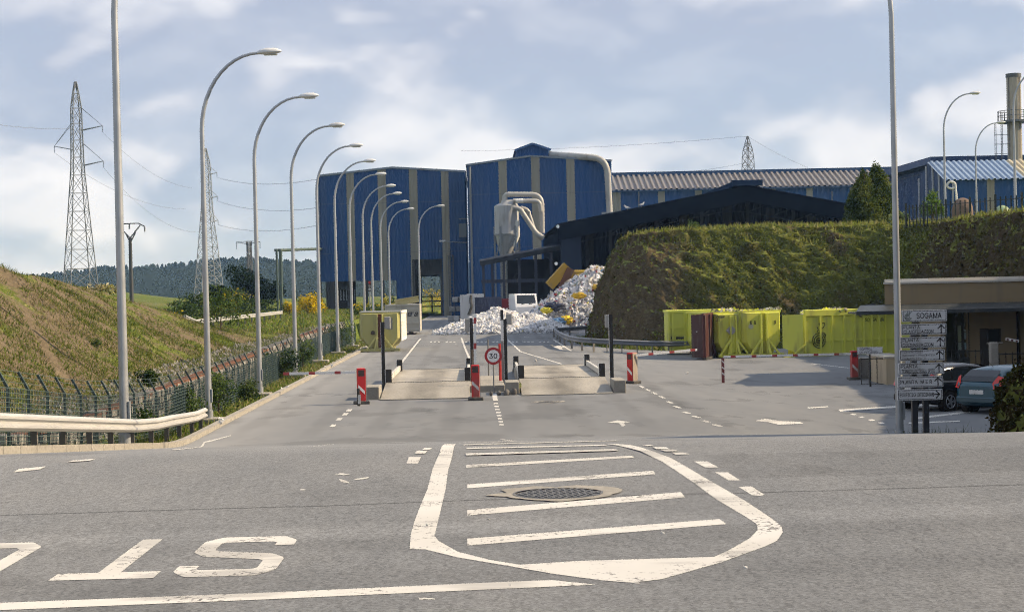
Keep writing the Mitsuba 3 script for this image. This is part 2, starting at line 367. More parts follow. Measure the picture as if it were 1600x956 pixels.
for q in ([(730, 842), (730, 852.5), (1135, 819), (1124, 811)], [(730, 797), (730, 805.6), (1070.5, 777), (1064, 769)], [(730, 757), (730, 763), (1024, 741), (1020.6, 735.5)],
          [(728, 726.5), (728, 731), (991, 715), (987, 712)], [(728, 709), (728, 711.8), (966, 704.6), (962.5, 702)], [(729, 700), (729, 701.8), (948, 696.6), (945, 695)]):
    mark('hatch_bar', q)
mark('hatch_bar', world=[(-.25, 21.4), (-.25, 22.1), (1.75, 22.6), (1.75, 21.9)])
mark('island_cap', world=[(-.45, 27.6), (0, 28.6), (.4, 28.6), (.85, 27.6), (.6, 27.2), (0, 27.5), (-.2, 27.2)])
mark('stop_line', [(-420, 961), (0, 942), (400, 927), (800, 909), (863, 906.5), (931, 913.7), (800, 919.5), (400, 937.5), (0, 953.5), (-420, 973)])
# the word STOP, to be read by those who drive out
LETTERS = {'S': [(4.5, 4.9), (4.5, 5.6), (4.0, 6.1), (1.0, 6.1), (.5, 5.6), (.5, 4.1), (1.0, 3.6), (4.0, 3.0), (4.5, 2.5), (4.5, 1.0), (4.0, .5), (1.0, .5), (.5, 1.0), (.5, 1.7)],
           'O': [(2.5, 6.1), (1.1, 6.1), (.5, 5.5), (.5, 1.1), (1.1, .5), (3.9, .5), (4.5, 1.1), (4.5, 5.5), (3.9, 6.1), (2.5, 6.1)], 'P': [(.5, 0), (.5, 6.1), (3.9, 6.1), (4.5, 5.5), (4.5, 3.6), (3.9, 3.0), (.5, 3.0)]}
far_y, near_y = on(160, 845)[1], on(160, 905)[1]
for ch, px in (('S', 366), ('T', 158), ('O', -42), ('P', -245)):
    pg = sbox(0, 5.6, 5, 6.6).union(sbox(1.95, 0, 3.05, 5.7)) if ch == 'T' else LineString(LETTERS[ch]).buffer(.5, cap_style=2, join_style=1)
    xc = on(px, 905)[0] if ch == 'T' else on(px, 875)[0]
    ring = lambda r: [(xc - (a - 2.5) * .134, far_y - b * (far_y - near_y) / 6.6) for a, b in r.coords]
    put('road__stop_letter', drape(poly=Polygon(ring(pg.exterior), [ring(r) for r in pg.interiors])), 'marking')
for q in ([(664, 700), (675, 700), (671, 703), (659, 703)], [(652, 704.5), (668, 704.5), (664, 709), (648, 709)], [(639, 714), (658, 714), (653, 724), (635, 724)],
          [(1084, 721), (1105, 721), (1123, 730.6), (1103, 731)], [(1117, 738), (1137, 738), (1157, 750.7), (1139, 751)], [(1154, 761), (1174, 760), (1196, 774), (1177, 775)],
          [(1003, 695.2), (1015, 695.2), (1022, 697), (1009, 697)], [(1020, 699), (1041, 699), (1046, 702), (1025, 702)], [(1032, 703), (1054, 703), (1061, 705.2), (1039, 705.8)], [(1049, 707.2), (1070, 707.7), (1078, 710), (1056, 710.6)],
          [(20, 738), (30, 733), (72, 729), (62, 733.5)], [(103, 722.5), (112, 720), (150, 717), (140, 720)]):
    mark('dash', q)
def ymark(name, px=None, world=None, lift=.008): return put('yard__' + name, drape(px, world, lift), 'marking')
for x, y in ((545.6, 641), (539.5, 647), (530, 655), (520.5, 665)):
    ymark('dash', [(x - 2, y - 1.7), (x + 5.5, y - 1.7), (x + 2, y + 1.7), (x - 5.5, y + 1.7)])
for x, y in ((510, 39.5), (499.5, 33), (488, 27.5)):
    X = (x - 749) * y / 2700
    ymark('dash', world=[(X - .055, y - .7), (X + .055, y - .7), (X + .055, y + .7), (X - .055, y + .7)])
for x, y in ((1003, 604.5), (1012.5, 609.5), (1022.5, 614.5), (1034.5, 620.5), (1046.5, 628.5), (1058.5, 636), (1073, 644.7), (1087.5, 651.3), (1103, 658.3), (1120.5, 664.6)):
    k = 1 + (y - 604) / 70
    ymark('dash', [(x - 5 * k, y - 1.3), (x - 1 * k, y - 1.6), (x + 5 * k, y + 1.3), (x + 1 * k, y + 1.6)])
ymark('dash', world=[(5.05, 41.0), (5.25, 41.0), (5.55, 37.2), (5.35, 36.6)])
ymark('dash', world=[(5.35, 36.0), (5.55, 36.0), (5.55, 32.5), (5.25, 33.0)])
ymark('ladder_bar', [(769, 615.5), (776, 615.5), (778, 626), (770.5, 626)])
for k in range(10):
    y = 630.2 + k * 4.75
    x = 771 + (y - 630) * .27
    if y < 668: ymark('ladder_bar', [(x, y - 1.1), (x + 7, y - 1.1), (x + 7.4, y + 1.1), (x + .4, y + 1.1)])
for y in (41.2, 38.6, 36, 33.4, 30.8):
    X = .47 + (44 - y) * .006
    ymark('ladder_bar', world=[(X - .06, y - .6), (X + .06, y - .6), (X + .06, y + .6), (X - .06, y + .6)])
ymark('arrow', [(949, 660.2), (964.5, 656.6), (986, 659.6), (974.5, 660.2), (977, 665.4), (972, 665.9), (966, 660.8)])
ymark('arrow', [(1180, 657.5), (1195, 654.3), (1217, 657.3), (1250, 659), (1256, 661.5), (1217, 663.6), (1200, 659.5)])
ymark('arrow', [(864, 543), (872, 540), (884, 543), (877, 543), (880, 546.5), (875, 546.5), (870, 543.3)])
ymark('arrow', [(848, 545), (856, 542), (868, 545), (861, 545), (863, 548), (859, 548), (854, 545.3)][:0] or [(763, 546), (769, 543.4), (776, 545.2), (771, 545.8), (773, 548), (770, 548)])
def line(a, b, w, name='lane_line'):
    a, b = on(*a)[:2], on(*b)[:2]
    n = np.array([-(b - a)[1], (b - a)[0]]); n = n / np.linalg.norm(n) * w / 2
    ymark(name, world=[a - n, b - n, b + n, a + n])
line((619, 577), (657, 529), .13); line((737, 568), (727, 545), .12); line((727, 545), (721, 528), .12)
line((793.5, 531), (813.5, 549.4), .12); line((813.5, 549.4), (877, 568.5), .12); line((864, 530), (892, 548), .12)
line((818, 527.3), (866, 526.6), .3); line((1268, 568), (1327, 575), .15); line((1343, 587), (1373, 594), .15)
for q in ([(1310, 640), (1505, 627), (1509, 629.5), (1313, 643)], [(1428, 652.5), (1515, 642), (1516, 644.5), (1428, 655.5)], [(1400, 640), (1512, 634), (1512, 635.4), (1400, 642)],
          [(1262, 636.5), (1294, 634.5), (1294, 636), (1262, 638)], [(1328, 646.5), (1334, 646), (1339, 648), (1333, 648.5)], [(1341, 651), (1348, 650.6), (1351, 652), (1345, 652.5)], [(1356, 655.5), (1364, 655), (1368, 657), (1360, 657.5)], [(1371, 660), (1379, 659.6), (1383, 661.6), (1376, 662)],
          [(1420, 660), (1500, 657), (1500, 658.6), (1420, 662)]):
    ymark('parking_line', q)
ymark('edge_line', [(268, 702.5), (318, 690.5), (360, 680), (361, 680.8), (320, 692), (272, 703.5)])
for k in range(34):     # rumble studs across the lanes
    x = 672 + k * 6.1
    if k % 4 != 3: ymark('rumble_stud', [(x, 533.6), (x + 3, 533.4), (x + 3, 534.6), (x, 534.8)])
for q in ([(522, 740.5), (535, 739.5), (547, 741.5), (540, 742.6)], [(553, 748.5), (577, 745), (575, 747.5), (556, 750)], [(529, 748), (541, 751), (548, 755.5), (533, 753)], [(470, 764.5), (477, 764), (476, 766), (469, 766)], [(654, 934), (680, 935), (679, 936.5), (655, 937)]):
    mark('paint_flake', q)

# kerb of separate stones on the left edge of the entrance road
for k in range(46):
    y0 = 26 + k * 2.02
    mb = MB()
    for a in (0, 1.01):
        z = float(prof(y0 + a + .5))
        mb.bar((-7.55, y0 + a, float(prof(y0 + a)) + .0), (-7.55, y0 + a + .99, float(prof(y0 + a + .99)) + .0), .2, .26)
    put('yard__kerb_stone', mb, 'concrete')
mb = MB()
for y0 in np.arange(119, 200, 2.0): mb.bar((-7.55, y0, 0), (-7.55, y0 + 1.98, 0), .2, .26)
put('yard__far_kerb', mb, 'concrete', kind='stuff')
# sandy strip behind the kerb
v, f = grid(np.array([-8.2, -7.9, -7.66]), np.arange(26, 130, .5), lambda x, y: np.maximum(V(y), prof(y) - .22) + .07 + .05 * (meshkit.fbm(np.stack([x, y, x * 0], -1) * 2.1, 3) - .5))
put('verge', MB().raw(v, f), 'concrete', True, label='sandy strip of ground behind the kerb', kind='structure')

# ---- the cut bank on the right: foot, top edge and plateau, station by station
ST = [((70, 20.15, 1.9), (70, 22.6, 5.6), (71, 23.4, 5.8)), ((30, 20.2, 1.9), (30, 22.8, 5.4), (68, 23.8, 6.0)), ((9.0, 20.5, 1.93), (13.2, 22.6, 5.0), (66, 24.2, 6.4)), ((6.95, 23.0, 1.5), (12.3, 24.6, 6.4), (68, 25.4, 8)), ((7.8, 27, .55), (13.6, 28, 8), (70, 27.2, 8.4)), ((10.6, 34, -.3), (16.6, 33, 9), (70, 32, 9)),
      ((14.2, 41, -.4), (19.4, 39, 9), (75, 40, 9)), ((19.2, 47, -.4), (24.4, 45, 8.6), (80, 48, 8.6)), ((21.4, 57, -.4), (26, 57, 7.8), (85, 57, 8)), ((23.2, 68, -.4), (27.2, 68, 7.7), (90, 68, 7.8)),
      ((24.6, 82, -.4), (28.6, 82, 7.35), (95, 82, 7.6)), ((25.6, 98, -.4), (29.3, 98, 7.25), (100, 110, 7.5)), ((25.8, 107.0, -.4), (28.6, 113.4, 7.4), (110, 235, 7.5)), ((20, 108.8, -.4), (20.2, 115.6, 7.5), (34, 152, 7.4)),
      ((13.5, 109.0, -.35), (14.2, 115.6, 7.45), (20, 150, 7.3)), ((10.0, 110.6, -.3), (11.9, 116, 7.35), (15, 146, 7.2)), ((8.1, 113.6, -.2), (10.7, 118.4, 7.2), (13, 143, 7.0)), ((7.5, 121, -.2), (10.2, 123, 7.05), (12, 141, 6.9)),
      ((8.4, 130, -.2), (10.8, 130, 6.8), (12, 139, 6.8)), ((11, 142, -.2), (12.5, 139, 6.4), (13, 139, 6.5))]
ST = np.array(ST)
seg = np.linalg.norm(np.diff(ST[:, 0], axis=0), axis=1); cum = np.r_[0, np.cumsum(seg)]
from scipy.interpolate import PchipInterpolator
fit = PchipInterpolator(cum, ST.reshape(len(ST), 9))
U = np.r_[np.arange(0, cum[-1], .2), cum[-1]]
RW = fit(U).reshape(-1, 3, 3)
vv = np.r_[np.linspace(0, 1, 46), 1 + np.array([.01, .03, .06, .12, .25, .5, 1.0])]
rows = []
for t in vv:
    if t <= 1:
        h = t + .10 * math.sin(math.pi * t) ; h = min(1, h + .02 * t); q = RW[:, 0] + (RW[:, 1] - RW[:, 0]) * t
        q = q.copy(); q[:, 2] = RW[:, 0, 2] + (RW[:, 1, 2] - RW[:, 0, 2]) * h
    else:
        q = RW[:, 1] + (RW[:, 2] - RW[:, 1]) * (t - 1)
    rows.append(q)
E = np.stack(rows, 1)
nx = np.cross(np.gradient(E, axis=1), np.gradient(E, axis=0)); nx /= np.linalg.norm(nx, axis=2, keepdims=True) + 1e-9
amp = (np.clip(vv / .12, 0, 1) * np.where(vv <= 1, np.clip((1.02 - vv) / .14, .3, 1), np.clip(.3 - (vv - 1) * 2, .1, 1)))[None, :, None]
E2 = E + .55 * E[..., 2:] * np.array([.8, 0, 0])
disp = 1.0 * (meshkit.fbm(E * np.array([.45, .45, .28]), 4, seed=6) - .5) + .75 * (meshkit.fbm(E2 * np.array([1.5, 1.5, .55]), 3, seed=12) - .5) + .35 * (meshkit.fbm(E2 * np.array([4.2, 4.2, 2.2]), 2, seed=13) - .5)
E = E - nx * 0 + (np.where(nx[..., 2:] < 0, -nx, nx)) * disp[..., None] * amp
nA, nB = E.shape[:2]
i, j = np.meshgrid(np.arange(nA - 1), np.arange(nB - 1), indexing='ij'); a = i * nB + j
EF = np.stack([a, a + 1, a + nB + 1, a + nB], -1).reshape(-1, 4); EV = E.reshape(-1, 3)
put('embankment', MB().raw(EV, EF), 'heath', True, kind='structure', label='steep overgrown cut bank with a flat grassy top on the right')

def leaf_cards(c, size, color, jitter=.25, rng=rng, nrm=None, flat=1.0, aspect=.55):
    """one bent two-triangle leaf per centre, each facing its own way"""
    n = len(c); size = np.broadcast_to(size, (n,))
    a = rng.normal(size=(n, 3)); a[:, 2] *= flat; a /= np.linalg.norm(a, axis=1, keepdims=True)
    b = np.cross(a, rng.normal(size=(n, 3))); b /= np.linalg.norm(b, axis=1, keepdims=True) + 1e-9
    s = size[:, None] / 2
    v = np.stack([c - a * s, c + b * s * aspect + np.cross(a, b) * s * .2, c + a * s, c - b * s * aspect + np.cross(a, b) * s * .2], 1).reshape(-1, 3)
    k = np.arange(n)[:, None] * 4
    f = np.vstack([k + [0, 1, 2], k + [0, 2, 3]])
    col = np.clip(np.broadcast_to(color, (n, 3)) * (1 + jitter * rng.normal(size=(n, 1))), .004, 1)
    return v, f, np.repeat(col, 4, 0)
def on_mesh(v, f, n, ok=None, rng=rng):
    if f.shape[1] == 4: f = np.vstack([f[:, [0, 1, 2]], f[:, [0, 2, 3]]])
    t = v[f]; cr = np.cross(t[:, 1] - t[:, 0], t[:, 2] - t[:, 0]); ar = np.linalg.norm(cr, axis=1)
    nn = cr / (ar[:, None] + 1e-12); nn[nn[:, 2] < 0] *= -1
    w = ar if ok is None else ar * ok(t.mean(1), nn)
    k = rng.choice(len(f), n, p=w / w.sum())
    r = rng.random((n, 2)); fl = r.sum(1) > 1; r[fl] = 1 - r[fl]
    return t[k, 0] + (t[k, 1] - t[k, 0]) * r[:, :1] + (t[k, 2] - t[k, 0]) * r[:, 1:], nn[k]
def pick(pal, n, rng=rng, p=None): return np.array(pal)[rng.choice(len(pal), n, p=p)]
def seen(c): return ((np.abs(c[:, 0] - .019 * c[:, 1]) < .33 * c[:, 1] + 3)).astype(float)

# plants that cover the cut bank
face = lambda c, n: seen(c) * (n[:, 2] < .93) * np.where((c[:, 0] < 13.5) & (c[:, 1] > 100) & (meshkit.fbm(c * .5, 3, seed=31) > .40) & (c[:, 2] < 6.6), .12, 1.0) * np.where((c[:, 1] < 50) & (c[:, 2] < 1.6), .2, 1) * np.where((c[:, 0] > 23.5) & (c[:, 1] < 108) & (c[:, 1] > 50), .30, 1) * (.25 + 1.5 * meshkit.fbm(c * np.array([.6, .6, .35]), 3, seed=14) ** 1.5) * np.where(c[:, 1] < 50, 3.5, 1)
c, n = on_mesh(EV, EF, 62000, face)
cl = meshkit.fbm(c * .55, 3, seed=40)
col = np.where((cl > .50)[:, None], pick([(.12, .145, .028), (.155, .17, .036), (.09, .115, .022)], len(c)), pick([(.05, .062, .016), (.085, .08, .03), (.10, .09, .04)], len(c)))
col = np.where(((c[:, 0] > 23) & (c[:, 1] < 108) | (c[:, 1] < 50))[:, None], col * np.where((c[:, 1] < 50)[:, None], .7, 1) * np.array([.62, .52, .6]), col)  # shade painted in: right bank plants browned and darkened, near mound darker still
hang = c + n * rng.random((len(c), 1)) * .20 + np.array([0, 0, -.05])
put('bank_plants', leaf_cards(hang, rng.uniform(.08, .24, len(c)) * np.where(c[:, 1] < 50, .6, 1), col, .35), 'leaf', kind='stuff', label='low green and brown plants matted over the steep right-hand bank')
# grass on its flat top and round its foot
c, n = on_mesh(EV, EF, 16000, lambda c, n: seen(c) * (n[:, 2] > .80) * (c[:, 1] > 40) * (c[:, 1] < 150) * np.where(c[:, 1] < 120, 3, 1) * (c[:, 2] > 6))
def blades(c, h, color, rng, lean=.35, w=.05):
    n = len(c); h = np.broadcast_to(h, (n,))
    an = rng.random(n) * 2 * np.pi; d = np.stack([np.cos(an), np.sin(an), an * 0], 1) * w
    tip = c + np.stack([rng.normal(0, lean, n), rng.normal(0, lean, n), np.ones(n)], 1) * h[:, None]
    v = np.stack([c - d, c + d, tip], 1).reshape(-1, 3)
    col = np.clip(np.broadcast_to(color, (n, 3)) * (1 + .25 * rng.normal(size=(n, 1))), .01, 1)
    return v, np.arange(3 * n).reshape(-1, 3), np.repeat(col, 3, 0)
put('top_grass', blades(c, rng.uniform(.12, .45, len(c)), pick([(.16, .19, .035), (.20, .22, .055), (.24, .23, .10)], len(c)), rng, .3, .06), 'leaf', kind='stuff', label='tufted grass along the flat top of the cut bank')
ft = fit(rng.uniform(cum[11], cum[18], 5200)).reshape(-1, 3, 3)[:, 0] + np.c_[rng.normal(0, .5, 5200), rng.normal(-.9, .5, 5200), np.full(5200, .0)]
ft[:, 2] = G(ft[:, 0], ft[:, 1])
put('foot_grass', blades(ft, rng.uniform(.1, .4, 5200), pick([(.10, .15, .02), (.14, .18, .035), (.17, .16, .07)], 5200), rng, .4, .05), 'leaf', kind='stuff', label='rank green grass at the foot of the cut bank behind the guard rail')

# grass and weeds on the sunlit bank and the verge on the left
gb = [k for k in ('grass_bank',)]
X = rng.uniform(-24, -10.9, 170000); Y = 30 + 85 * rng.random(170000) ** 1.1
p = np.stack([X, Y, X * 0], 1)
den = meshkit.fbm(p * .32, 4, seed=77); keep = (rng.random(170000) < np.clip((den - .36 + .16 * np.clip((-X - 14) / -3, -1, 1)) * 4.5, .05, 1)) & ((X - .019 * Y) > -.36 * Y - 2)
gx, gy = np.interp(Y, GUL[::-1, 1], GUL[::-1, 0]), 0
keep &= ~((np.abs(X - gx) < .28) & (Y > GUL[-1, 1]) & (Y < GUL[0, 1]) & (rng.random(170000) < .93))
c = np.c_[X, Y, TZ(X, Y)][keep]
dry = meshkit.fbm(c * .25, 3, seed=5)[:, None]
col = np.where(rng.random((len(c), 1)) < (dry - .44 + .12 * (c[:, :1] < -14.5)) * 2.2, pick([(.20, .175, .085), (.165, .135, .065), (.24, .21, .12)], len(c)), pick([(.08, .12, .02), (.12, .15, .033), (.15, .165, .042)], len(c)))
put('bank_grass_tufts', blades(c, rng.uniform(.06, .20, len(c)), col, rng, .6, .018), 'leaf', kind='stuff', label='tufts of green and straw-coloured grass on the sunlit left bank')
n = 11000
X = rng.uniform(-10.3, -7.75, n); Y = 27 + 105 * rng.random(n) ** 1.2
keep = rng.random(n) < np.where(X > -8.1, .30, 1)
c = np.c_[X, Y, V(Y) + .03][keep]
put('verge_grass', blades(c, rng.uniform(.06, .24, len(c)), pick([(.10, .15, .025), (.15, .19, .04), (.24, .22, .10)], len(c)), rng, .6, .035), 'leaf', kind='stuff', label='short weedy grass between the kerb and the wire fence')
n = 26000
X = rng.uniform(-60, -10.9, n); Y = rng.uniform(104, 235, n); keep = (X - .019 * Y > -.34 * Y) & (X > -10.9 - (Y > 104) * 60)
c = np.c_[X, Y, TZ(X, Y)][keep]
put('field_tufts', blades(c, rng.uniform(.12, .34, len(c)), pick([(.11, .16, .025), (.17, .21, .045), (.22, .21, .08)], len(c)), rng, .5, .09), 'leaf', kind='stuff', label='grass of the level strip between the bank and the blue halls')

# ---- wooded hills
def hill_z(x, y):
    pr = np.interp(x / y, [-.9, -.45, -.29, -.255, -.215, -.19, -.165, -.15, -.128, -.11, -.098, -.08, .0, .2, .5, .9], [20, 25, 25.5, 19.5, 25.5, 25, 27.5, 30, 30.5, 27.5, 26.5, 26, 22, 30, 24, 18])
    return -9 + (pr + 9) * ss(880, 1430, y) * (1 - .5 * ss(1500, 2300, y)) + (meshkit.fbm(np.stack([x * .006, y * .006, x * 0], -1), 4, seed=4) - .5) * 7 * ss(880, 1000, y) * (1 - ss(1250, 1420, y) * .75)
v, f = grid(np.linspace(-1500, 1700, 150), np.r_[np.linspace(850, 1500, 34), 1650, 1900, 2300], hill_z)
put('hills', MB().raw(v, f), 'forest_floor', True, kind='structure', label='long dark wooded hills on the skyline')
n = 5200
Y = np.r_[rng.uniform(930, 1420, 4000), rng.uniform(1395, 1460, 1200)]; X = rng.uniform(-.335, .02, n) * Y
Z = hill_z(X, Y); H = rng.uniform(2.0, 3.8, n) * np.where(Y > 1390, rng.choice([.8, 1.0, 1.5], n), .55); R = H * rng.uniform(.25, .5, n)
th = np.arange(5) * 2 * np.pi / 5
lv = []
for hz, rr in ((.0, .6), (.35, 1.0), (.75, .75), (1.0, .15)):
    jit = rng.uniform(.75, 1.25, (n, 5))
    lv.append(np.stack([X[:, None] + np.cos(th + rng.random((n, 1)) * 6) * R[:, None] * rr * jit, Y[:, None] + np.sin(th) * R[:, None] * rr * jit, (Z - .3 + H * hz)[:, None] + np.zeros((n, 5))], -1))
v = np.stack(lv, 1).reshape(-1, 3)
base = np.arange(n)[:, None, None] * 20; r_ = np.arange(3)[None, :, None] * 5; k_ = np.arange(5)[None, None, :]
f = np.stack([base + r_ + k_, base + r_ + (k_ + 1) % 5, base + r_ + 5 + (k_ + 1) % 5, base + r_ + 5 + k_], -1).reshape(-1, 4)
col = np.repeat(np.array([(.010, .018, .013), (.014, .023, .015), (.019, .027, .017)])[rng.integers(0, 3, n)], 20, 0)
put('far_forest', MB().raw(v, f, col), 'matte', kind='stuff', label='far-off forest covering the hills and standing along their ridge')
# ------------------------------------------------------------------ the plant: halls, shed, dust collector, chimney
def corr(mb, a, b, z0, z1, pitch, depth, color, out):
    """trapezoid-profiled sheet between a and b (x, y); z0, z1: heights as functions of 0..1 along it"""
    a, b, out = np.asarray(a, float), np.asarray(b, float), np.asarray(out, float)
    L = np.linalg.norm(b - a); n = max(1, int(round(L / pitch)))
    s, o = [], []
    for k in range(n):
        for q, h in ((0, 0), (.38, 0), (.5, 1), (.88, 1)): s.append((k + q) / n); o.append(h)
    s.append(1.0); o.append(0)
    s, o = np.array(s), np.array(o)
    xy = a + (b - a) * s[:, None] + out * (o * depth)[:, None]
    f0 = z0 if callable(z0) else (lambda t: t * 0 + z0); f1 = z1 if callable(z1) else (lambda t: t * 0 + z1)
    m = len(s)
    v = np.vstack([np.c_[xy, f0(s)], np.c_[xy, f1(s)]])
    k = np.arange(m - 1)
    mb.raw(v, np.stack([k, k + 1, k + 1 + m, k + m], 1), color); return mb
def roof_sheet(mb, a, b, c, d, pitch, depth, color):
    """profiled roof sheet: ridge a-b, eave d-c, ribs running from ridge to eave"""
    a, b, c, d = (np.asarray(q, float) for q in (a, b, c, d))
    nrm = np.cross(b - a, d - a); nrm /= np.linalg.norm(nrm); nrm *= np.sign(nrm[2])
    n = max(1, int(round(np.linalg.norm(b - a) / pitch)))
    s, o = [], []
    for k in range(n):
        for q, h in ((0, 0), (.45, 0), (.55, 1), (.92, 1)): s.append((k + q) / n); o.append(h)
    s.append(1); o.append(0); s, o = np.array(s)[:, None], np.array(o)[:, None] * depth * nrm
    v = np.vstack([a + (b - a) * s + o, d + (c - d) * s + o]); m = len(s); k = np.arange(m - 1)
    mb.raw(v, np.stack([k, k + 1, k + 1 + m, k + m], 1), color); return mb

# -- left hall: gabled blue hall, open along part of its foot, with a truck door
YL = 255.0
lh = thing('blue_hall', 'large blue gabled hall on the left with pale vertical stripes and a dark truck door', 'building')
def LX(px, Y=YL): return P(px, 453, Y)[0]
ez = P(498, 275, YL)[2]; pz = P(615, 262, YL)[2]; rz_ = P(727, 268, YL)[2]
x0, xp, x1 = P(499, 350, YL)[0], P(615, 300, YL)[0], P(727, 300, YL)[0]
def top_l(x): return np.interp(x, [x0, xp, x1], [ez, pz, rz_])
def facade(parent, Y, x0, x1, stripes, top, bottom, blue=BLUE, pitch=.5):
    """stripes: list of (xa, xb); bottom(x) gives the list of sills: pieces are cut at given xs"""
    edges = sorted({x0, x1, *[q for s in stripes for q in s], *[q for q, _ in bottom], })
    edges = [e for e in edges if x0 - 1e-6 <= e <= x1 + 1e-6]
    cur, kind0, z00 = None, None, None
    runs = []
    for a, b in zip(edges[:-1], edges[1:]):
        m = (a + b) / 2
        kind = any(s[0] <= m <= s[1] for s in stripes)
        z0 = [z for q, z in bottom if q <= m + 1e-6][-1]
        if runs and runs[-1][2] == kind and runs[-1][3] == z0: runs[-1][1] = b
        else: runs.append([a, b, kind, z0])
    for a, b, kind, z0 in runs:
        mb = MB()
        corr(mb, (a, Y - (.04 if kind else 0)), (b, Y - (.04 if kind else 0)), z0, (lambda s, a=a, b=b: top(a + (b - a) * s)), pitch, .045, BEIGE if kind else blue, (0, -1))
        put(f'{parent}__{"pale_cladding" if kind else "blue_cladding"}', mb, 'cladding')
st = [(LX(545), LX(557)), (LX(594), LX(607)), (LX(643), LX(656)), (LX(693), LX(705))]
zb = P(560, 439, YL)[2]; zd = P(670, 405, YL)[2]
bot = [(x0, zb), (LX(620), -.5), (LX(645), zd), (LX(692), -.5)]
facade(lh, YL, x0, x1, st, top_l, bot)
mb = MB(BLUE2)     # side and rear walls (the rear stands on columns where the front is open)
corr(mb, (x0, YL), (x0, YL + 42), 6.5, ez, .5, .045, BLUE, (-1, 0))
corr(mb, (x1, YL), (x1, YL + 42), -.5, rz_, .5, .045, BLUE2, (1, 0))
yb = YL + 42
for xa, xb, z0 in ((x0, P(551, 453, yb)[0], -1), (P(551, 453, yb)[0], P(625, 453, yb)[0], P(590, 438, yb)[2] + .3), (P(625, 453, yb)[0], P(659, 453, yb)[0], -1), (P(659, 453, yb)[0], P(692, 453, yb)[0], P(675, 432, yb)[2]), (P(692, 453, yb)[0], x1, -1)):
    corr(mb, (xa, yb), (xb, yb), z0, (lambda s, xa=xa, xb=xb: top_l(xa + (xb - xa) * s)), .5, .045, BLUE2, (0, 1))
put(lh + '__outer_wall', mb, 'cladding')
mb = MB((.06, .09, .13))
for a, b in ((x0, xp), (xp, x1)): mb.raw([[a - .2, YL - .25, top_l(a) + .05], [b + .2, YL - .25, top_l(b) + .05], [b + .2, yb, top_l(b) + .05], [a - .2, yb, top_l(a) + .05]], [[0, 1, 2, 3]])
put(lh + '__roof', mb, 'cladding')
mb = MB((.22, .27, .33))
mb.bar((x0 - .1, YL - .1, ez), (xp, YL - .1, pz + .02), .24, .28); mb.bar((xp, YL - .1, pz), (x1, YL - .1, rz_), .24, .28); mb.bar((x0 - .05, YL - .12, 6.5), (x0 - .05, YL - .12, ez), .22, .22)
put(lh + '__edge_trim', mb, 'paint')
for q in (499.5, 520, 546, 572, 598, 622, 645, 691): put(lh + '__column', MB(DARK).bar((LX(q), YL + .3, -1), (LX(q), YL + .3, zb + 1), .5, .5), 'paint')
for q in np.linspace(0, 42, 7)[1:]: put(lh + '__column', MB(DARK).bar((x0 + .4, YL + q, -1), (x0 + .4, YL + q, 7), .5, .5), 'paint')
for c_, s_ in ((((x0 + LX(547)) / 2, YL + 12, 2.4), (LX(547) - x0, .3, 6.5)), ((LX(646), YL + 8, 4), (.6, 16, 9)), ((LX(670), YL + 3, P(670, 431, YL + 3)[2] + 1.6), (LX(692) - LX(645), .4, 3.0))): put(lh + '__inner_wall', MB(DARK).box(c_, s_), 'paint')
for q in np.arange(518, 546, 4.6): put(lh + '__light_slot', MB((.62, .64, .66)).bar((LX(q), YL + 11.6, P(530, 470, YL)[2]), (LX(q), YL + 11.6, P(530, 453, YL)[2]), .16, .1), 'paint')  # pale bars painted to look like daylight through gaps at the back
mb = MB((.10, .11, .12))
for k in range(18):
    z = P(708, 487, YL)[2] + k * .52
    mb.bar((LX(702), YL - .5, z), (LX(709), YL - .5, z), .06, .06)
for q in (702, 709): mb.bar((LX(q), YL - .5, -.2), (LX(q), YL - .5, P(q, 400, YL)[2]), .12, .1)
mb.box((LX(705.5), YL - .7, P(705, 400, YL)[2]), (.9, .9, .12))
for k in range(3): mb.bar((LX(702), YL - 1.1, P(705, 400, YL)[2] + .35 * k + .3), (LX(709), YL - 1.1, P(705, 400, YL)[2] + .35 * k + .3), .05, .05)
put(lh + '__ladder', mb, 'paint')
mb = MB((.13, .16, .19)); a = P(723, 360, YL - .6); mb.box((a[0], YL - .5, a[2]), (1.1, .9, 2.0)); mb.bar(P(717, 342, YL - .5), P(729, 342, YL - .5), .15); put(lh + '__vent_box', mb, 'paint')
mb = MB(STEEL); mb.tube([P(730, 379, YL), P(712, 378.5, YL - 1), P(696, 377, YL - 1.4)], .07, 6); a = P(691, 376.5, YL - 1.4); mb.box(a, (.9, .35, .22), color=(.7, .72, .74)); put(lh + '__wall_lamp', mb, 'paint')

# -- right hall with the roof turret
YR = 238.0
rh = thing('tall_blue_hall', 'tall blue hall with a roof turret and a fat silver duct down its right edge', 'building')
def RX(px, Y=YR): return P(px, 453, Y)[0]
a_, b_ = P(731, 300, YR)[0], P(956, 300, YR)[0]; xm = P(830, 300, YR)[0]
zl, zm, zr = P(731, 258, YR)[2], P(830, 244, YR)[2], P(955, 251, YR)[2]
def top_r(x): return np.interp(x, [a_, xm, b_], [zl, zm, zr])
facade(rh, YR, a_, b_, [(RX(783), RX(796)), (RX(834), RX(847.5)), (RX(889), RX(902))], top_r, [(a_, -.5)])
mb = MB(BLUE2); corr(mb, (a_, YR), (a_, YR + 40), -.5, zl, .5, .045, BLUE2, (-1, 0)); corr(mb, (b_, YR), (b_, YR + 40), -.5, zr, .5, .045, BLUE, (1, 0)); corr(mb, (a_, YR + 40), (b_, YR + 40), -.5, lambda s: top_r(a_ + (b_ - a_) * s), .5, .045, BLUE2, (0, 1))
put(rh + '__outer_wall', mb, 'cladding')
mb = MB((.06, .09, .13))
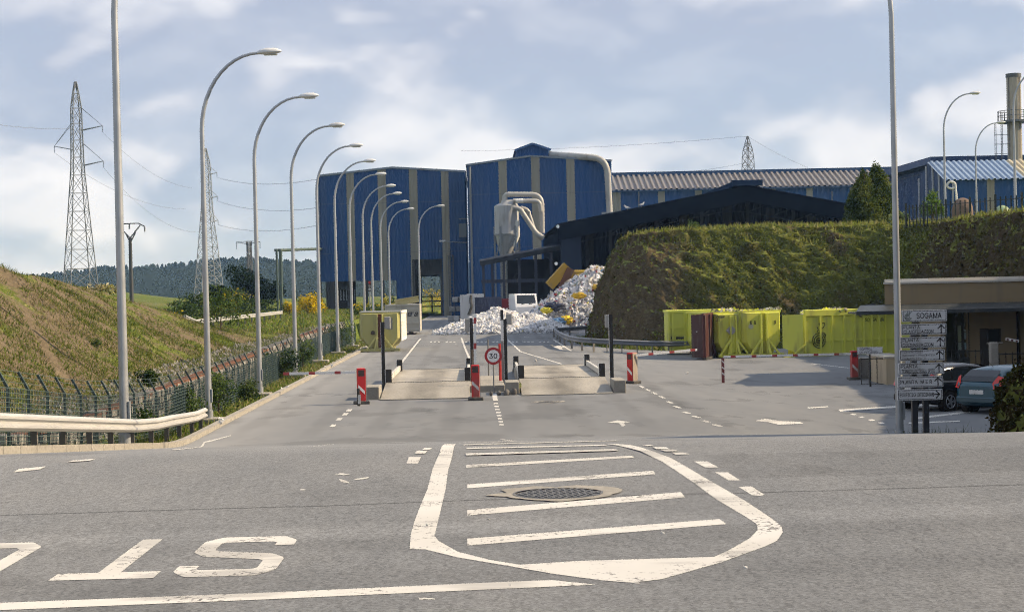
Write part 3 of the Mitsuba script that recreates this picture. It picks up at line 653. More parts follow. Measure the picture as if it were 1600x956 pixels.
for a, b in ((a_, xm), (xm, b_)): mb.raw([[a - .2, YR - .25, top_r(a) + .05], [b + .2, YR - .25, top_r(b) + .05], [b + .2, YR + 40, top_r(b) + .05], [a - .2, YR + 40, top_r(a) + .05]], [[0, 1, 2, 3]])
put(rh + '__roof', mb, 'cladding')
mb = MB((.20, .25, .31)); mb.bar((a_ - .1, YR - .1, zl), (xm, YR - .1, zm), .22, .24); mb.bar((xm, YR - .1, zm), (b_, YR - .1, zr), .22, .24); put(rh + '__edge_trim', mb, 'paint')
mb = MB((.16, .18, .20)); mb.tube([(a_ + .35, YR - .35, zl - .3), (a_ + .35, YR - .35, .2)], .16, 8); put(rh + '__downpipe', mb, 'paint')
tw = []
Yt = YR + 6
ta, tb, tm = P(808, 240, Yt)[0], P(857, 240, Yt)[0], P(832, 240, Yt)[0]; t0, t1, t2 = P(808, 252, Yt)[2] - 1.5, P(808, 234, Yt)[2], P(832, 225, Yt)[2]
mb = MB(BLUE); tp = lambda x: np.interp(x, [ta, tm, tb], [t1, t2, t1])
corr(mb, (ta, Yt), (tb, Yt), t0, lambda s: tp(ta + (tb - ta) * s), .45, .06, BLUE, (0, -1)); corr(mb, (ta, Yt), (ta, Yt + 16), t0, t1, .45, .06, BLUE, (-1, 0)); corr(mb, (tb, Yt), (tb, Yt + 16), t0, t1, .45, .06, BLUE, (1, 0)); corr(mb, (ta, Yt + 16), (tb, Yt + 16), t0, lambda s: tp(ta + (tb - ta) * s), .45, .06, BLUE, (0, 1))
tk = put(rh + '__turret', mb, 'cladding')
mb = MB((.05, .12, .26))
for a, b in ((ta - .35, tm), (tm, tb + .35)): mb.raw([[a, Yt - .4, np.interp(a, [ta, tm, tb], [t1, t2, t1])], [b, Yt - .4, np.interp(b, [ta, tm, tb], [t1, t2, t1])], [b, Yt + 16.4, np.interp(b, [ta, tm, tb], [t1, t2, t1])], [a, Yt + 16.4, np.interp(a, [ta, tm, tb], [t1, t2, t1])]], [[0, 1, 2, 3]]); 
mb.bar((ta - .35, Yt - .4, t1 - .15), (tm, Yt - .4, t2 + .0), .14, .3); mb.bar((tm, Yt - .4, t2), (tb + .35, Yt - .4, t1 - .15), .14, .3)
put(tk + '__turret_roof', mb, 'cladding')
def bend(pts, r, n=7):
    """polyline with its corners rounded to radius r"""
    pts = [np.asarray(q, float) for q in pts]; out = [pts[0]]
    for a, b, c in zip(pts[:-2], pts[1:-1], pts[2:]):
        u, w = (a - b) / np.linalg.norm(a - b), (c - b) / np.linalg.norm(c - b)
        k = min(r, .48 * np.linalg.norm(a - b), .48 * np.linalg.norm(c - b))
        for t in np.linspace(0, 1, n): out.append((1 - t) ** 2 * (b + u * k) + 2 * t * (1 - t) * b + t * t * (b + w * k))
    return out + [pts[-1]]
DUCT = (.38, .38, .36)
mb = MB(DUCT); Yd = YR - 1.2
q = bend([P(852, 241, Yt + 2), P(900, 244.5, YR - .2), P(948, 248, Yd), P(952.5, 332, Yd)], 2.2)
mb.tube(q, .45, 14)
for k in (1, 6, 11, len(q) - 2): mb.tube([np.array(q[k]) - (0, 0, .0), np.array(q[k]) + (np.array(q[min(k + 1, len(q) - 1)]) - np.array(q[k - 1])) * .05 + (0, 0, -.05)], .50, 14)
put(rh + '__exhaust_duct', mb, 'paint', 40)
mb = MB((.26, .28, .28)); a = P(953, 334, Yd); mb.box((a[0], Yd, a[2] - .6), (2.2, 1.6, 1.6)); put(rh + '__duct_box', mb, 'paint')

# -- long hall behind with a pale profiled roof
Yg = 300.0
lg = thing('long_blue_hall', 'long low blue hall with a grey ribbed roof behind the dark shed', 'building')
ga, gb = P(957, 300, Yg)[0], P(1452, 300, Yg)[0]
zrg, ze = P(1200, 268, Yg)[2] + .2, P(1100, 296.5, Yg)[2]
st = [(P(a, 310, Yg)[0], P(b, 310, Yg)[0]) for a, b in ((957, 970), (1028, 1039), (1086, 1097), (1145, 1154), (1202, 1212), (1260, 1270), (1328, 1337), (1422, 1432))]
facade(lg, Yg, ga, gb, st, lambda x: x * 0 + ze, [(ga, 0.0)], pitch=.9)
mb = roof_sheet(MB(), (ga, Yg + 9, zrg), (gb, Yg + 9, zrg), (gb, Yg - .5, ze + .05), (ga, Yg - .5, ze + .05), .95, .30, (.20, .185, .175)); put(lg + '__roof', mb, 'cladding')
mb = MB((.03, .075, .16)); mb.box(((ga + gb) / 2, Yg + 9.6, zrg + .25), (gb - ga, 1.2, 1.0)); mb.bar((ga, Yg - .6, ze), (gb, Yg - .6, ze), .25, .25); k = put(lg + '__ridge_cap', mb, 'cladding')
mb = MB(BLUE2); mb.box(((ga + gb) / 2, Yg + 12, zrg / 2 - .5), (gb - ga - .3, 3, zrg - 1)); put(lg + '__rear_wall', mb, 'cladding')
for px in (998, 1300): put(lg + '__downpipe', MB((.14, .15, .16)).tube([P(px, 299, Yg - .5), P(px, 345, Yg - .5)], .12, 6), 'paint')

# -- right hall up on the terrace
Yh = 160.0
rb = thing('terrace_hall', 'blue hall with pale blue ribbed roof up on the terrace, at the right edge', 'building')
hx0, hx1 = P(1478, 300, Yh)[0], P(1478, 300, Yh)[0] + 60
he, hr = P(1480, 281, Yh)[2], P(1453, 253.5, Yh + 5.7)[2]
st = [(P(1542, 300, Yh)[0], P(1554, 300, Yh)[0]), (P(1665, 300, Yh)[0], P(1678, 300, Yh)[0])]
facade(rb, Yh, hx0, hx1, st, lambda x: x * 0 + he, [(hx0, 7.0)])
mb = MB(BLUE); hz = lambda s: np.interp(s, [0, .5, 1], [he, hr, he]); corr(mb, (hx0, Yh), (hx0, Yh + 11.4), 7.0, hz, .5, .045, (.02, .05, .12), (-1, 0)); put(rb + '__gable_wall', mb, 'cladding')
for y in (2.0, 4.2, 6.6, 9.4): put(rb + '__gable_rib', MB((.45, .48, .52)).bar((hx0 - .1, Yh + y, 7), (hx0 - .1, Yh + y, float(hz(y / 11.4))), .14, .14), 'paint')
mb = MB(); w = (hx1 - hx0)
n = 8
for k in range(n):
    a, b = hx0 - .2 + w * k / n, hx0 - .2 + w * (k + 1) / n
    mb2 = roof_sheet(MB(), (a, Yh + 5.7, hr), (b, Yh + 5.7, hr), (b, Yh - .4, he - .1), (a, Yh - .4, he - .1), .52, .12, (.46, .40, .27) if k == 1 else (.22, .30, .42))
    put(rb + '__roof_sheet', mb2, 'cladding')
mb = MB(BLUE2); mb.raw([[hx0, Yh + 5.7, hr], [hx1, Yh + 5.7, hr], [hx1, Yh + 11.4, he], [hx0, Yh + 11.4, he]], [[0, 1, 2, 3]]); put(rb + '__rear_roof', mb, 'cladding')
mb = MB(STEEL); mb.tube([P(1489, 282, Yh - .3), P(1489, 318, Yh - .3)], .1, 6); put(rb + '__downpipe', mb, 'paint')
ub = thing('upper_hall', 'dark blue flat-topped hall rising behind the terrace hall roof', 'building')
Yu = 205.0; ua = P(1468, 250, Yu)[0]; uz = P(1530, 245.5, Yu)[2]
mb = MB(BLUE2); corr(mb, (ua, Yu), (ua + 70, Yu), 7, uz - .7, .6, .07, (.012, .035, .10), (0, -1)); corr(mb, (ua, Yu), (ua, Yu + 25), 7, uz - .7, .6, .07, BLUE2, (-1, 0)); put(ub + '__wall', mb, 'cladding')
mb = MB((.02, .05, .14)); mb.box((ua + 34.5, Yu + 12, uz - .3), (71.5, 25.5, .8)); put(ub + '__parapet', mb, 'cladding')

# -- chimney with platform and caged ladder
Yc = 200.0
ch = thing('chimney', 'buff steel chimney with a ringed platform and a caged ladder', 'chimney')
cx = P(1585, 200, Yc)[0]; ct = P(1584, 117, Yc)[2]
mb = MB((.40, .36, .27)); th = 20
mb.tube([(cx, Yc, 7), (cx, Yc, ct)], .82, 24, caps=False); mb.tube([(cx, Yc, ct), (cx, Yc, ct + .02)], [.82, .7], 24, color=(.05, .05, .05)); put(ch + '__stack', mb, 'paint', 40)
mb = MB((.10, .11, .11)); mb.tube([(cx, Yc, ct - .35), (cx, Yc, ct + .1)], .88, 24, caps=False); put(ch + '__top_ring', mb, 'paint')
pzc = P(1580, 189, Yc)[2]
mb = MB((.13, .14, .14)); mb.tube([(cx, Yc, pzc - .25), (cx, Yc, pzc)], 1.9, 20)
for k in range(20):
    a = k * math.tau / 20; q = (cx + 1.85 * math.cos(a), Yc + 1.85 * math.sin(a)); mb.bar((*q, pzc), (*q, pzc + 1.1), .05, .05)
for h in (.55, 1.1): mb.tube([(cx + 1.85 * math.cos(a), Yc + 1.85 * math.sin(a), pzc + h) for a in np.linspace(0, math.tau, 21)], .04, 5, caps=False)
put(ch + '__platform', mb, 'paint')
mb = MB((.13, .14, .14)); lx = cx - 1.55
for s in (-.25, .25): mb.bar((lx, Yc + s - .2, 8), (lx, Yc + s - .2, pzc + 1), .06, .06); mb.bar((lx - .75, Yc + s - .2, 9), (lx - .75, Yc + s - .2, pzc - .3), .05, .05)
for k in range(int((pzc - 8) / .35)): mb.bar((lx, Yc - .45, 8 + k * .35), (lx, Yc + .05, 8 + k * .35), .05, .05)
for k in range(int((pzc - 9) / 1.1)):
    z = 9.3 + k * 1.1; mb.bar((lx - .78, Yc - .5, z), (lx - .78, Yc + .1, z), .06, .06); mb.bar((lx - .78, Yc - .5, z), (lx + .8, Yc - .5, z), .06, .06)
put(ch + '__ladder', mb, 'paint')

# -- dark open-fronted shed
Ys = 170.0
sh = thing('open_shed', 'wide dark open-fronted shed with a low gabled roof behind the waste heaps', 'shed')
sx0, sxa, sx1 = P(880, 360, Ys)[0], P(1165, 300, Ys)[0], P(1345, 330, Ys)[0]
s0, s1, s2 = P(880, 353, Ys)[2], P(1165, 293, Ys)[2], P(1345, 328, Ys)[2]
def top_s(x): return np.interp(x, [sx0, sxa, sx1], [s0, s1, s2])
ROOFC = (.006, .010, .018)
mb = MB(ROOFC)
for a, b in ((sx0 - .6, sxa), (sxa, sx1 + .6)):
    roof_sheet(mb, (a, Ys - 1.6, top_s(a) + .1), (a, Ys + 50, top_s(a) + .1), (b, Ys + 50, top_s(b) + .1), (b, Ys - 1.6, top_s(b) + .1), .8, .08, ROOFC)
put(sh + '__roof', mb, 'matte')
mb = MB(ROOFC)     # deep verge boards under the gable
for a, b in ((sx0 - .6, sxa), (sxa, sx1 + .6)): mb.poly([(a, top_s(a) - 1.5), (b, top_s(b) - 1.5), (b, top_s(b) + .12), (a, top_s(a) + .12)], .2, (0, Ys - 1.45, 0), (1, 0, 0), (0, 0, 1))
put(sh + '__gable_board', mb, 'matte')
mb = MB((.022, .042, .085)); c = P(1166, 291, Ys); mb.bar((sxa - 1.6, Ys - 1.7, s1 + .35), (sxa + 1.4, Ys - 1.7, s1 + .35), .4, .55); mb.box((sxa, Ys + 20, s1 + .35), (2.6, 43, .5)); put(sh + '__ridge_vent', mb, 'matte')
mb = MB((.022, .032, .055))
mb.box((P(892, 400, Ys)[0] + .0, Ys - .2, s0 / 2), (1.9, 2.4, s0 - .2)); put(sh + '__front_pier', mb, 'matte')
for x_, s_, o_ in ((sx0, s0, -1), (sx1, s2, 1)): put(sh + '__side_wall', corr(MB(), (x_, Ys + 1), (x_, Ys + 50), 0, s_, .6, .08, (.014, .02, .034), (o_, 0)), 'matte')
mb = MB((.014, .016, .024)); corr(mb, (sx0, Ys + 16), (sx1, Ys + 16), 0, lambda s: top_s(sx0 + (sx1 - sx0) * s), .7, .08, (.012, .015, .028), (0, -1)); put(sh + '__rear_wall', mb, 'matte')
for pa, pb in ((915, 928), (998, 1012), (1063, 1078), (1130, 1145), (1198, 1212), (1262, 1276)):
    q0, q1 = P(pa, 400, Ys + 15.8)[0], P(pb, 400, Ys + 15.8)[0]
    mb = MB(); corr(mb, (q0, Ys + 15.8), (q1, Ys + 15.8), 0, lambda s: top_s(q0 + (q1 - q0) * s) - .3, .5, .06, (.055, .048, .038), (0, -1)); put(sh + '__pale_strip', mb, 'matte')
for x in np.linspace(sx0 + .5, sx1 - .5, 7): put(sh + '__column', MB((.03, .035, .05)).bar((x, Ys + 8, 0), (x, Ys + 8, top_s(x) - .3), .3, .3), 'paint')
mb = MB((.03, .035, .05))
for x in np.linspace(sx0 + .5, sx1 - .5, 13)[:-1]:
    d = (sx1 - sx0) / 13
    mb.bar((x, Ys + 8, top_s(x) - 1.8), (x + d, Ys + 8, top_s(x + d) - .5), .12, .12); mb.bar((x, Ys + 8, top_s(x) - 1.8), (x + d, Ys + 8, top_s(x + d) - 1.8), .12, .12)
put(sh + '__truss', mb, 'paint')
for q in ((869, 412), (871.5, 354)): put(sh + '__flood_lamp', MB((.8, .82, .85)).tube([P(q[0], q[1], Ys - 2.3), P(q[0], q[1], Ys - 1.9)], .17, 10), 'paint')

# -- lean-to below the dust collector
Yw = 176.0
wn = thing('lean_to', 'dark lean-to roof on posts below the silver dust collector', 'shelter')
mb = MB(ROOFC); a, b = P(750, 412, Yw), P(882, 386, Yw)
roof_sheet(mb, a, a + (0, 14, .6), b + (0, 14, .6), b, .8, .06, (.016, .02, .03)); mb.bar(a, b, .3, .5); put(wn + '__roof', mb, 'cladding')
for px in (756, 770, 788, 812, 838, 862):
    q = P(px, 453, Yw + .4); put(wn + '__post', MB((.02, .03, .06)).bar((q[0], q[1], -.2), (q[0], q[1], P(px, 412 - (px - 750) * .197, Yw)[2]), .28, .28), 'paint')
put(wn + '__cross_beam', MB((.02, .03, .06)).bar(P(752, 440, Yw + .4), P(880, 437, Yw + .4), .2, .35), 'paint')
mb = MB((.012, .014, .02)); mb.box(((a[0] + b[0]) / 2 + 1.5, Yw + 13, 3.4), (b[0] - a[0] - 3, .3, 7)); put(wn + '__rear_wall', mb, 'cladding')

# -- dust collector
Yk = 205.0
cy = thing('dust_collector', 'silver cyclone dust collector with a cone below and pipes looping off its top', 'silo')
c = P(792, 345, Yk); R = 19.5 * Yk / 2700
zt, zbm, zc = P(792, 322, Yk)[2], P(792, 367, Yk)[2], P(785, 412, Yk)[2]
SIL = (.38, .39, .40)
mb = MB(SIL); mb.tube([(c[0], Yk, zbm), (c[0], Yk, zt)], R, 28); put(cy + '__drum', mb, 'paint', 40)
mb = MB((.36, .37, .37)); mb.tube([(c[0], Yk, zt), (c[0], Yk, zt + .45), (c[0] - .1, Yk, zt + .5), (c[0] - .1, Yk, P(790, 313, Yk)[2])], [R * .96, R * .75, R * .4, R * .36], 24); put(cy + '__lid', mb, 'paint', 30)
mb = MB((.34, .35, .35)); mb.tube([(c[0], Yk, zbm), (c[0] - .3, Yk, zc)], [R * .97, R * .28], 24); put(cy + '__cone', mb, 'paint', 40)
mb = MB((.20, .22, .23))
for k in range(5):
    an = math.tau * (k + .3) / 5; p0 = np.array([c[0] + R * 1.04 * math.cos(an), Yk + R * 1.04 * math.sin(an), 0]); mb.bar(p0 + (0, 0, -.2), p0 + (0, 0, zbm + 1), .22, .22)
    an2 = math.tau * (k + 1.3) / 5; p1 = np.array([c[0] + R * 1.04 * math.cos(an2), Yk + R * 1.04 * math.sin(an2), 0]); mb.bar(p0 + (0, 0, zbm - 3.4), p1 + (0, 0, zbm - .3), .12, .12)
mb.tube([(c[0], Yk, zbm - .05), (c[0], Yk, zbm + .12)], R * 1.05, 24); put(cy + '__leg_frame', mb, 'paint')
def pipe(key, px, r, col=DUCT, bendr=1.2, Y=None):
    q = bend([P(a, b, y) for a, b, y in px], bendr)
    mb = MB(col); mb.tube(q, r, 12)
    for k in range(0, len(q), 7): 
        d = (q[min(k + 1, len(q) - 1)] - q[max(k - 1, 0)]); d /= np.linalg.norm(d); mb.tube([q[k] - d * .08, q[k] + d * .08], r * 1.12, 12)
    put(cy + '__' + key, mb, 'paint', 40)
pipe('pipe', [(788, 316, Yk), (789, 304, Yk), (846, 304, Yk), (847.5, 364, Yk)], .30)
pipe('pipe', [(803, 314, Yk - 1), (843, 314, Yk - 1), (845, 330, Yk - 1)], .26)
pipe('pipe', [(803, 325, Yk - 1.8), (812, 326, Yk - 1.8), (838, 365, Yk - 1.8), (850, 372, Yk - 1.8)], .30)
pipe('pipe', [(815, 326, Yk + .5), (824, 328, Yk + .5), (835, 362, Yk + .5), (848, 374, Yk + .5)], .28)
mb = MB((.75, .75, .72)); q = P(805.5, 314.5, Yk - 1.6); mb.tube([q, q + (.9, 0, .05)], .28, 10); put(cy + '__pipe_stub', mb, 'paint', 40)
mb = MB((.62, .62, .58)); mb.tube([P(808, 345, Yk - 1), P(808.5, 368, Yk - 1), P(803, 386, Yk - 1)], [.3, .3, .18], 10); put(cy + '__chute', mb, 'paint', 40)

# -- green pipe bridge at the left corner of the left hall
pb = thing('pipe_bridge', 'dark green pipe portal reaching from the grass to the left hall wall', 'pipe bridge')
Yp = 222.0; g_ = 0.9
for px, w in ((434, .15), (440, .22)):
    mb = MB((.055, .085, .075)); q = P(px, 470, Yp + (px == 434) * 5); tz = P(px, 391, q[1])[2]; mb.tube([(q[0], q[1], g_ - .3), (q[0], q[1], tz)], w, 10); put(pb + '__leg', mb, 'paint', 40)
for dy, px0 in ((0, 440), (5, 434)):
    mb = MB((.06, .09, .08)); y = Yp + dy; a = P(px0, 391, y); b = P(501, 388.5, YL + 1); mb.tube([a - (.3, 0, 0), b + (.3, .5, 0)], .20, 10); put(pb + '__beam', mb, 'paint', 40)
# ------------------------------------------------------------------ street lamps, fence, guard rails, pylons and wires
def lamp_parts(key, H, arm=1.9, rise=2.5, head=.78, rb=.115, rt=.045, face=1):
    z1 = H - rise
    an = np.linspace(0, math.pi / 2, 12)
    pts = [(0, 0, .35)] + [(0, 0, z) for z in np.linspace(.6, z1, 6)] + [(face * arm * (1 - math.cos(a)) , 0, z1 + (rise - .04) * math.sin(a)) for a in an[1:]]
    r = np.interp(np.arange(len(pts)), [0, 6, len(pts) - 1], [rb, rb * .62, rt])
    mb = MB(STEEL); mb.tube(pts, r, 12); put(key + '__pole', mb, 'galvanised', True)
    mb = MB(STEEL); mb.tube([(0, 0, -.2), (0, 0, .42)], rb * 1.22, 12); mb.box((rb * 1.0, -.02, .9), (.04, .12, .42), color=(.22, .23, .24)); put(key + '__door', mb, 'galvanised', 40)
    hx = face * (arm - .06)
    mb = MB((.62, .64, .65))
    prof_ = [(0, .06, .055), (.08, .11, .10), (.28, .17, .145), (.58, .165, .13), (head - .03, .09, .06), (head, .03, .02)]
    rings = []
    for x, w, h in prof_:
        a = np.linspace(0, math.tau, 12, endpoint=False)
        rings.append(np.stack([hx + face * x + a * 0, w * np.cos(a), H - .04 + x * .05 + np.where(np.sin(a) > 0, h * np.sin(a), .5 * h * np.sin(a))], 1))
    v = np.vstack(rings); n = 12
    f = [[i * n + j, i * n + (j + 1) % n, (i + 1) * n + (j + 1) % n, (i + 1) * n + j] for i in range(len(rings) - 1) for j in range(n)]
    mb.raw(v, f); put(key + '__lamp_head', mb, 'paint', 40)
    mb = MB((.45, .46, .44)); mb.box((hx + face * .42, 0, H - .085), (.46, .2, .07), bevel=.03); put(key + '__lamp_glass', mb, 'gloss')
ords = ['nearest', 'second', 'third', 'fourth', 'fifth', 'sixth', 'seventh', 'eighth', 'ninth', 'tenth', 'eleventh']
lamps = []
l0 = None
for k, y in enumerate((42.6, 56, 69, 82.5, 95.4, 107.3, 119.6, 133, 143.6, 157, 171)):
    x = -8.82; z = float(V(y)) + .02
    lab = f'curved-arm street lamp, {ords[k]} from the viewer in the row along the left kerb'
    if l0 is None:
        l0 = thing('street_lamp', lab, 'street lamp', 'street lamps along the left kerb'); lamp_parts(l0, 11.95)
        M0 = place(-8.45, 41, float(V(41)), 0, 1.1)
        for q in [q for q in scene if q.startswith(l0 + '__')]: scene[q]['to_world'] = M0
        key = l0
    else: key = copy(l0, 'street_lamp', lab, place(x, y, z))
    x, y = (-8.45, 41) if k == 0 else (x, y); mb = MB(); mb.box((x, y, float(V(y)) + .02), (.9, .9, .36), bevel=.03); put(key + '__footing', mb, 'concrete')
copy(l0, 'street_lamp', 'galvanised street lamp standing alone in front of the truck door of the left hall', place(-5.75, 168, -.0), 'lone lamp')
labels[[k for k in labels if k.startswith('street_lamp')][-1]].pop('group')
def at_lamp(px, py, Y, H, face, lab, zb=None, name='street_lamp', rz=0, **k):
    key = thing(name, lab, 'street lamp'); lamp_parts(key, H, face=face, **k); q = P(px, py, Y)
    for s in [s for s in scene if s.startswith(key + '__')]: scene[s]['to_world'] = place(q[0], q[1], zb if zb is not None else q[2], rz)
at_lamp(1404.5, 600, 41.5, 12.9, -1, 'street lamp post beside the direction sign column, its arm out of view to the left', zb=-.3, rb=.10)
at_lamp(1477.5, 350, 119, 9.0, 1, 'slim street lamp on the terrace, left of the pair before the blue terrace hall', rb=.1)
at_lamp(1526.5, 350, 147, 9.6, 1, 'slim street lamp on the terrace, its head just left of the chimney platform', zb=7.4, rb=.1)
at_lamp(1587, 340, 106, 9.2, 1, 'street lamp on the terrace passing in front of the chimney', rb=.1)

# wire fence along the foot of the left bank
FXL = -9.35
fc = thing('wire_fence', 'green wire mesh fence with cranked posts behind the left guard rail', 'fence')
FG = (.030, .055, .052)
fy = np.r_[np.arange(25, 70, 1.55), np.arange(70, 132, 2.6)]
def fz(y): return float(V(y)) - .02
for k, y in enumerate(fy):
    mb = MB(FG); z = fz(y); mb.bar((FXL, y, z - .2), (FXL, y, z + 1.42), .06, .06); mb.bar((FXL, y, z + 1.40), (FXL - .2, y, z + 1.78), .05, .05)
    put(fc + '__post', mb, 'paint')
for a, b in zip(fy[:-1], fy[1:]):
    mb = MB((.085, .12, .12)); za, zb_ = fz(a), fz(b)
    for h in np.linspace(.06, 1.4, 15): mb.bar((FXL + .035, a, za + h), (FXL + .035, b, zb_ + h), .011, .011)
    for t in np.arange(.06, 1, .12 / (b - a)):
        y = a + (b - a) * t; z = za + (zb_ - za) * t; mb.bar((FXL + .035, y, z + .05), (FXL + .035, y, z + 1.41), .010, .010)
    for q in (.35, .7, .98): mb.bar((FXL - .2 * q, a, za + 1.40 + .38 * q), (FXL - .2 * q, b, zb_ + 1.40 + .38 * q), .009, .009)
    put(fc + '__mesh_panel', mb, 'matte')
# rubble wall with a brick coping behind it
gw = thing('rubble_wall', 'low grey rubble wall with a red brick coping between fence and grassy bank', 'wall')
rs = np.random.default_rng(5)
for k, y in enumerate(np.arange(38, 134, 3.0)):
    mb = MB()
    for t in np.arange(0, 3.0, .31):
        z0 = float(V(y + t)) - .4; z1 = wall_top(y + t) - .12
        for z in np.arange(z0, z1, .22):
            g = rs.uniform(.15, .34); mb.box((-10.62 + rs.uniform(-.05, .05), y + t + .15, z + .11), (.42, .31 * rs.uniform(.8, 1), .22 * rs.uniform(.75, 1)), rs.uniform(-.15, .15), (g, g * .97, g * .92))
    put(gw + '__stonework', mb, 'matte', kind='stuff')
    mb = MB()
    for t in np.arange(0, 3.0, .15):
        g = rs.uniform(.75, 1.15); z1 = wall_top(y + t); mb.box((-10.6, y + t + .07, z1 - .02), (.34, .135, .11), rs.uniform(-.04, .04), (.19 * g, .105 * g, .078 * g))
    put(gw + '__brick_coping', mb, 'matte', kind='stuff')
ch_ = rs.uniform(0, 1, (5200, 3)); Yq = 36 + 96 * ch_[:, 0]; Xq = -10.9 - 1.0 * ch_[:, 1] ** 2
ch_ = np.c_[Xq, Yq, TZ(Xq, Yq) + .03]
def pebbles(c, s, col, rs):
    base = np.array([[1, 0, -.4], [-.5, .9, -.4], [-.5, -.9, -.4], [0, 0, .7]]); n = len(c)
    an = rs.random(n) * 6.28; ca, sa = np.cos(an), np.sin(an)
    v = np.stack([ca[:, None] * base[:, 0] - sa[:, None] * base[:, 1], sa[:, None] * base[:, 0] + ca[:, None] * base[:, 1], np.broadcast_to(base[:, 2], (n, 4))], -1) * np.broadcast_to(s, (n,))[:, None, None] + c[:, None]
    f = (np.arange(n)[:, None, None] * 4 + np.array([[0, 1, 3], [1, 2, 3], [2, 0, 3], [0, 2, 1]])[None]).reshape(-1, 3)
    return v.reshape(-1, 3), f, np.repeat(col, 4, 0)
g = rs.uniform(.12, .27, (5200, 1)); put('stone_chippings', pebbles(ch_, rs.uniform(.05, .12, 5200), g * [[1, .98, .95]], rs), 'matte', kind='stuff', label='grey stone chippings lying above the brick coping')

def w_profile():
    return np.array([(.0, .155), (.022, .135), (.0, .115)][:0] + [(0, .155), (.02, .15), (.078, .10), (.078, .055), (.01, .015), (.01, -.015), (.078, -.055), (.078, -.10), (.02, -.15), (0, -.155)])
def beam(mb, path, zc, side=1, color=(.5, .5, .48)):
    """W-profile rail swept along path (x, y) at centre heights zc; side: +1 bulges to the left of travel"""
    p = np.asarray(path, float); t = np.gradient(p, axis=0); t /= np.linalg.norm(t, axis=1, keepdims=True); nr = np.stack([-t[:, 1], t[:, 0]], 1) * side
    W = w_profile(); m = len(W)
    W2 = np.vstack([W, (W - [.006, 0])[::-1]])
    v = np.array([[*(p[i] + nr[i] * w[0]), zc[i] + w[1]] for i in range(len(p)) for w in W2]); M = len(W2)
    f = [[i * M + j, i * M + (j + 1) % M, (i + 1) * M + (j + 1) % M, (i + 1) * M + j] for i in range(len(p) - 1) for j in range(M)]
    mb.raw(v, f, color); return mb
def guard_rail(name, label, pts, zg, side, post_step=1, hb=.66, mat='galvanised', pc=(.16, .15, .14), seglen=2, group=None):
    key = thing(name, label, 'guard rail', group)
    pts = np.asarray(pts, float); z = np.array([zg(*q) for q in pts])
    t = np.gradient(pts, axis=0); t /= np.linalg.norm(t, axis=1, keepdims=True); nr = np.stack([-t[:, 1], t[:, 0]], 1) * side
    for k in range(0, len(pts), post_step):
        mb = MB(pc); q = pts[k] - nr[k] * .14; an = math.atan2(t[k, 1], t[k, 0]); mb.box((q[0], q[1], z[k] + .32), (.055, .12, .86), an); mb.box((pts[k] - nr[k] * .05)[:2].tolist() + [z[k] + hb], (.05, .10, .26), an, (.4, .4, .4))
        put(key + '__post', mb, 'paint')
    for k in range(0, len(pts) - 1, seglen):
        e = min(k + seglen, len(pts) - 1)
        s = np.linspace(k, e, (e - k) * 2 + 1)
        path = np.stack([np.interp(s, range(len(pts)), pts[:, i]) for i in (0, 1)], 1); zz = np.interp(s, range(len(pts)), z) + hb
        mb = MB(); beam(mb, path, zz + .0, side); put(key + '__beam', mb, mat)
    return key
gp = np.array([(-8.02, 17.5), (-8.05, 19.9), (-8.1, 22.3), (-8.13, 24.7), (-8.14, 27.2), (-8.15, 29.6), (-8.15, 32.1), (-8.15, 34.3), (-8.15, 36.6), (-8.15, 38.7), (-8.15, 41.0), (-8.15, 43.4), (-8.16, 45.6), (-8.18, 47.6), (-8.22, 49.9), (-8.3, 52)])
scene['dull_steel'] = two(princ(rgb(.17, .18, .20), .5, metallic=.1, specular=.4))
scene['rail_white'] = two(princ(mikit.proc(lambda p, n, uv: mix((.33, .33, .325), (.43, .43, .42), fbm(p.x * 2, p.y * .8, p.z * 9, 4))), .5, metallic=.15, specular=.4))
guard_rail('guard_rail', 'pale W-beam guard rail on short posts along the left edge near the viewer', gp, lambda x, y: float(V(y)) - .02 - .0, -1, mat='rail_white', pc=(.10, .09, .08))
gq = np.array([P(868.5, 535, 133)[:2], P(868, 537, 126)[:2], P(872, 540, 119)[:2], P(879, 543, 112)[:2], P(890, 547, 106)[:2], P(906, 550, 102.5)[:2], P(925, 551, 101)[:2], P(948, 551, 100.6)[:2], P(972, 550.5, 100.6)[:2], P(996, 550, 100.6)[:2], P(1020, 549.5, 100.6)[:2], P(1046, 549, 100.8)[:2], P(1080, 549, 101)[:2]])
guard_rail('guard_rail', 'grey guard rail curving round the foot of the cut bank', gq, lambda x, y: float(G(x, y)), -1, mat='dull_steel')
gr = np.array([P(868, 531, 131)[:2], P(893, 530, 133.5)[:2], P(918, 529, 136)[:2], P(945, 528, 138)[:2]])
guard_rail('guard_rail', 'short guard rail length behind the bank nose, before the big waste heap', gr, lambda x, y: -.1, -1, mat='dull_steel')
gl = np.array([(-18.0, y) for y in np.arange(106, 160, 4.0)])
guard_rail('guard_rail', 'sunlit guard rail along the grass strip far left, below the gorse bushes', gl, lambda x, y: float(TZ(-18.0, y)) - .02, -1, mat='rail_white')

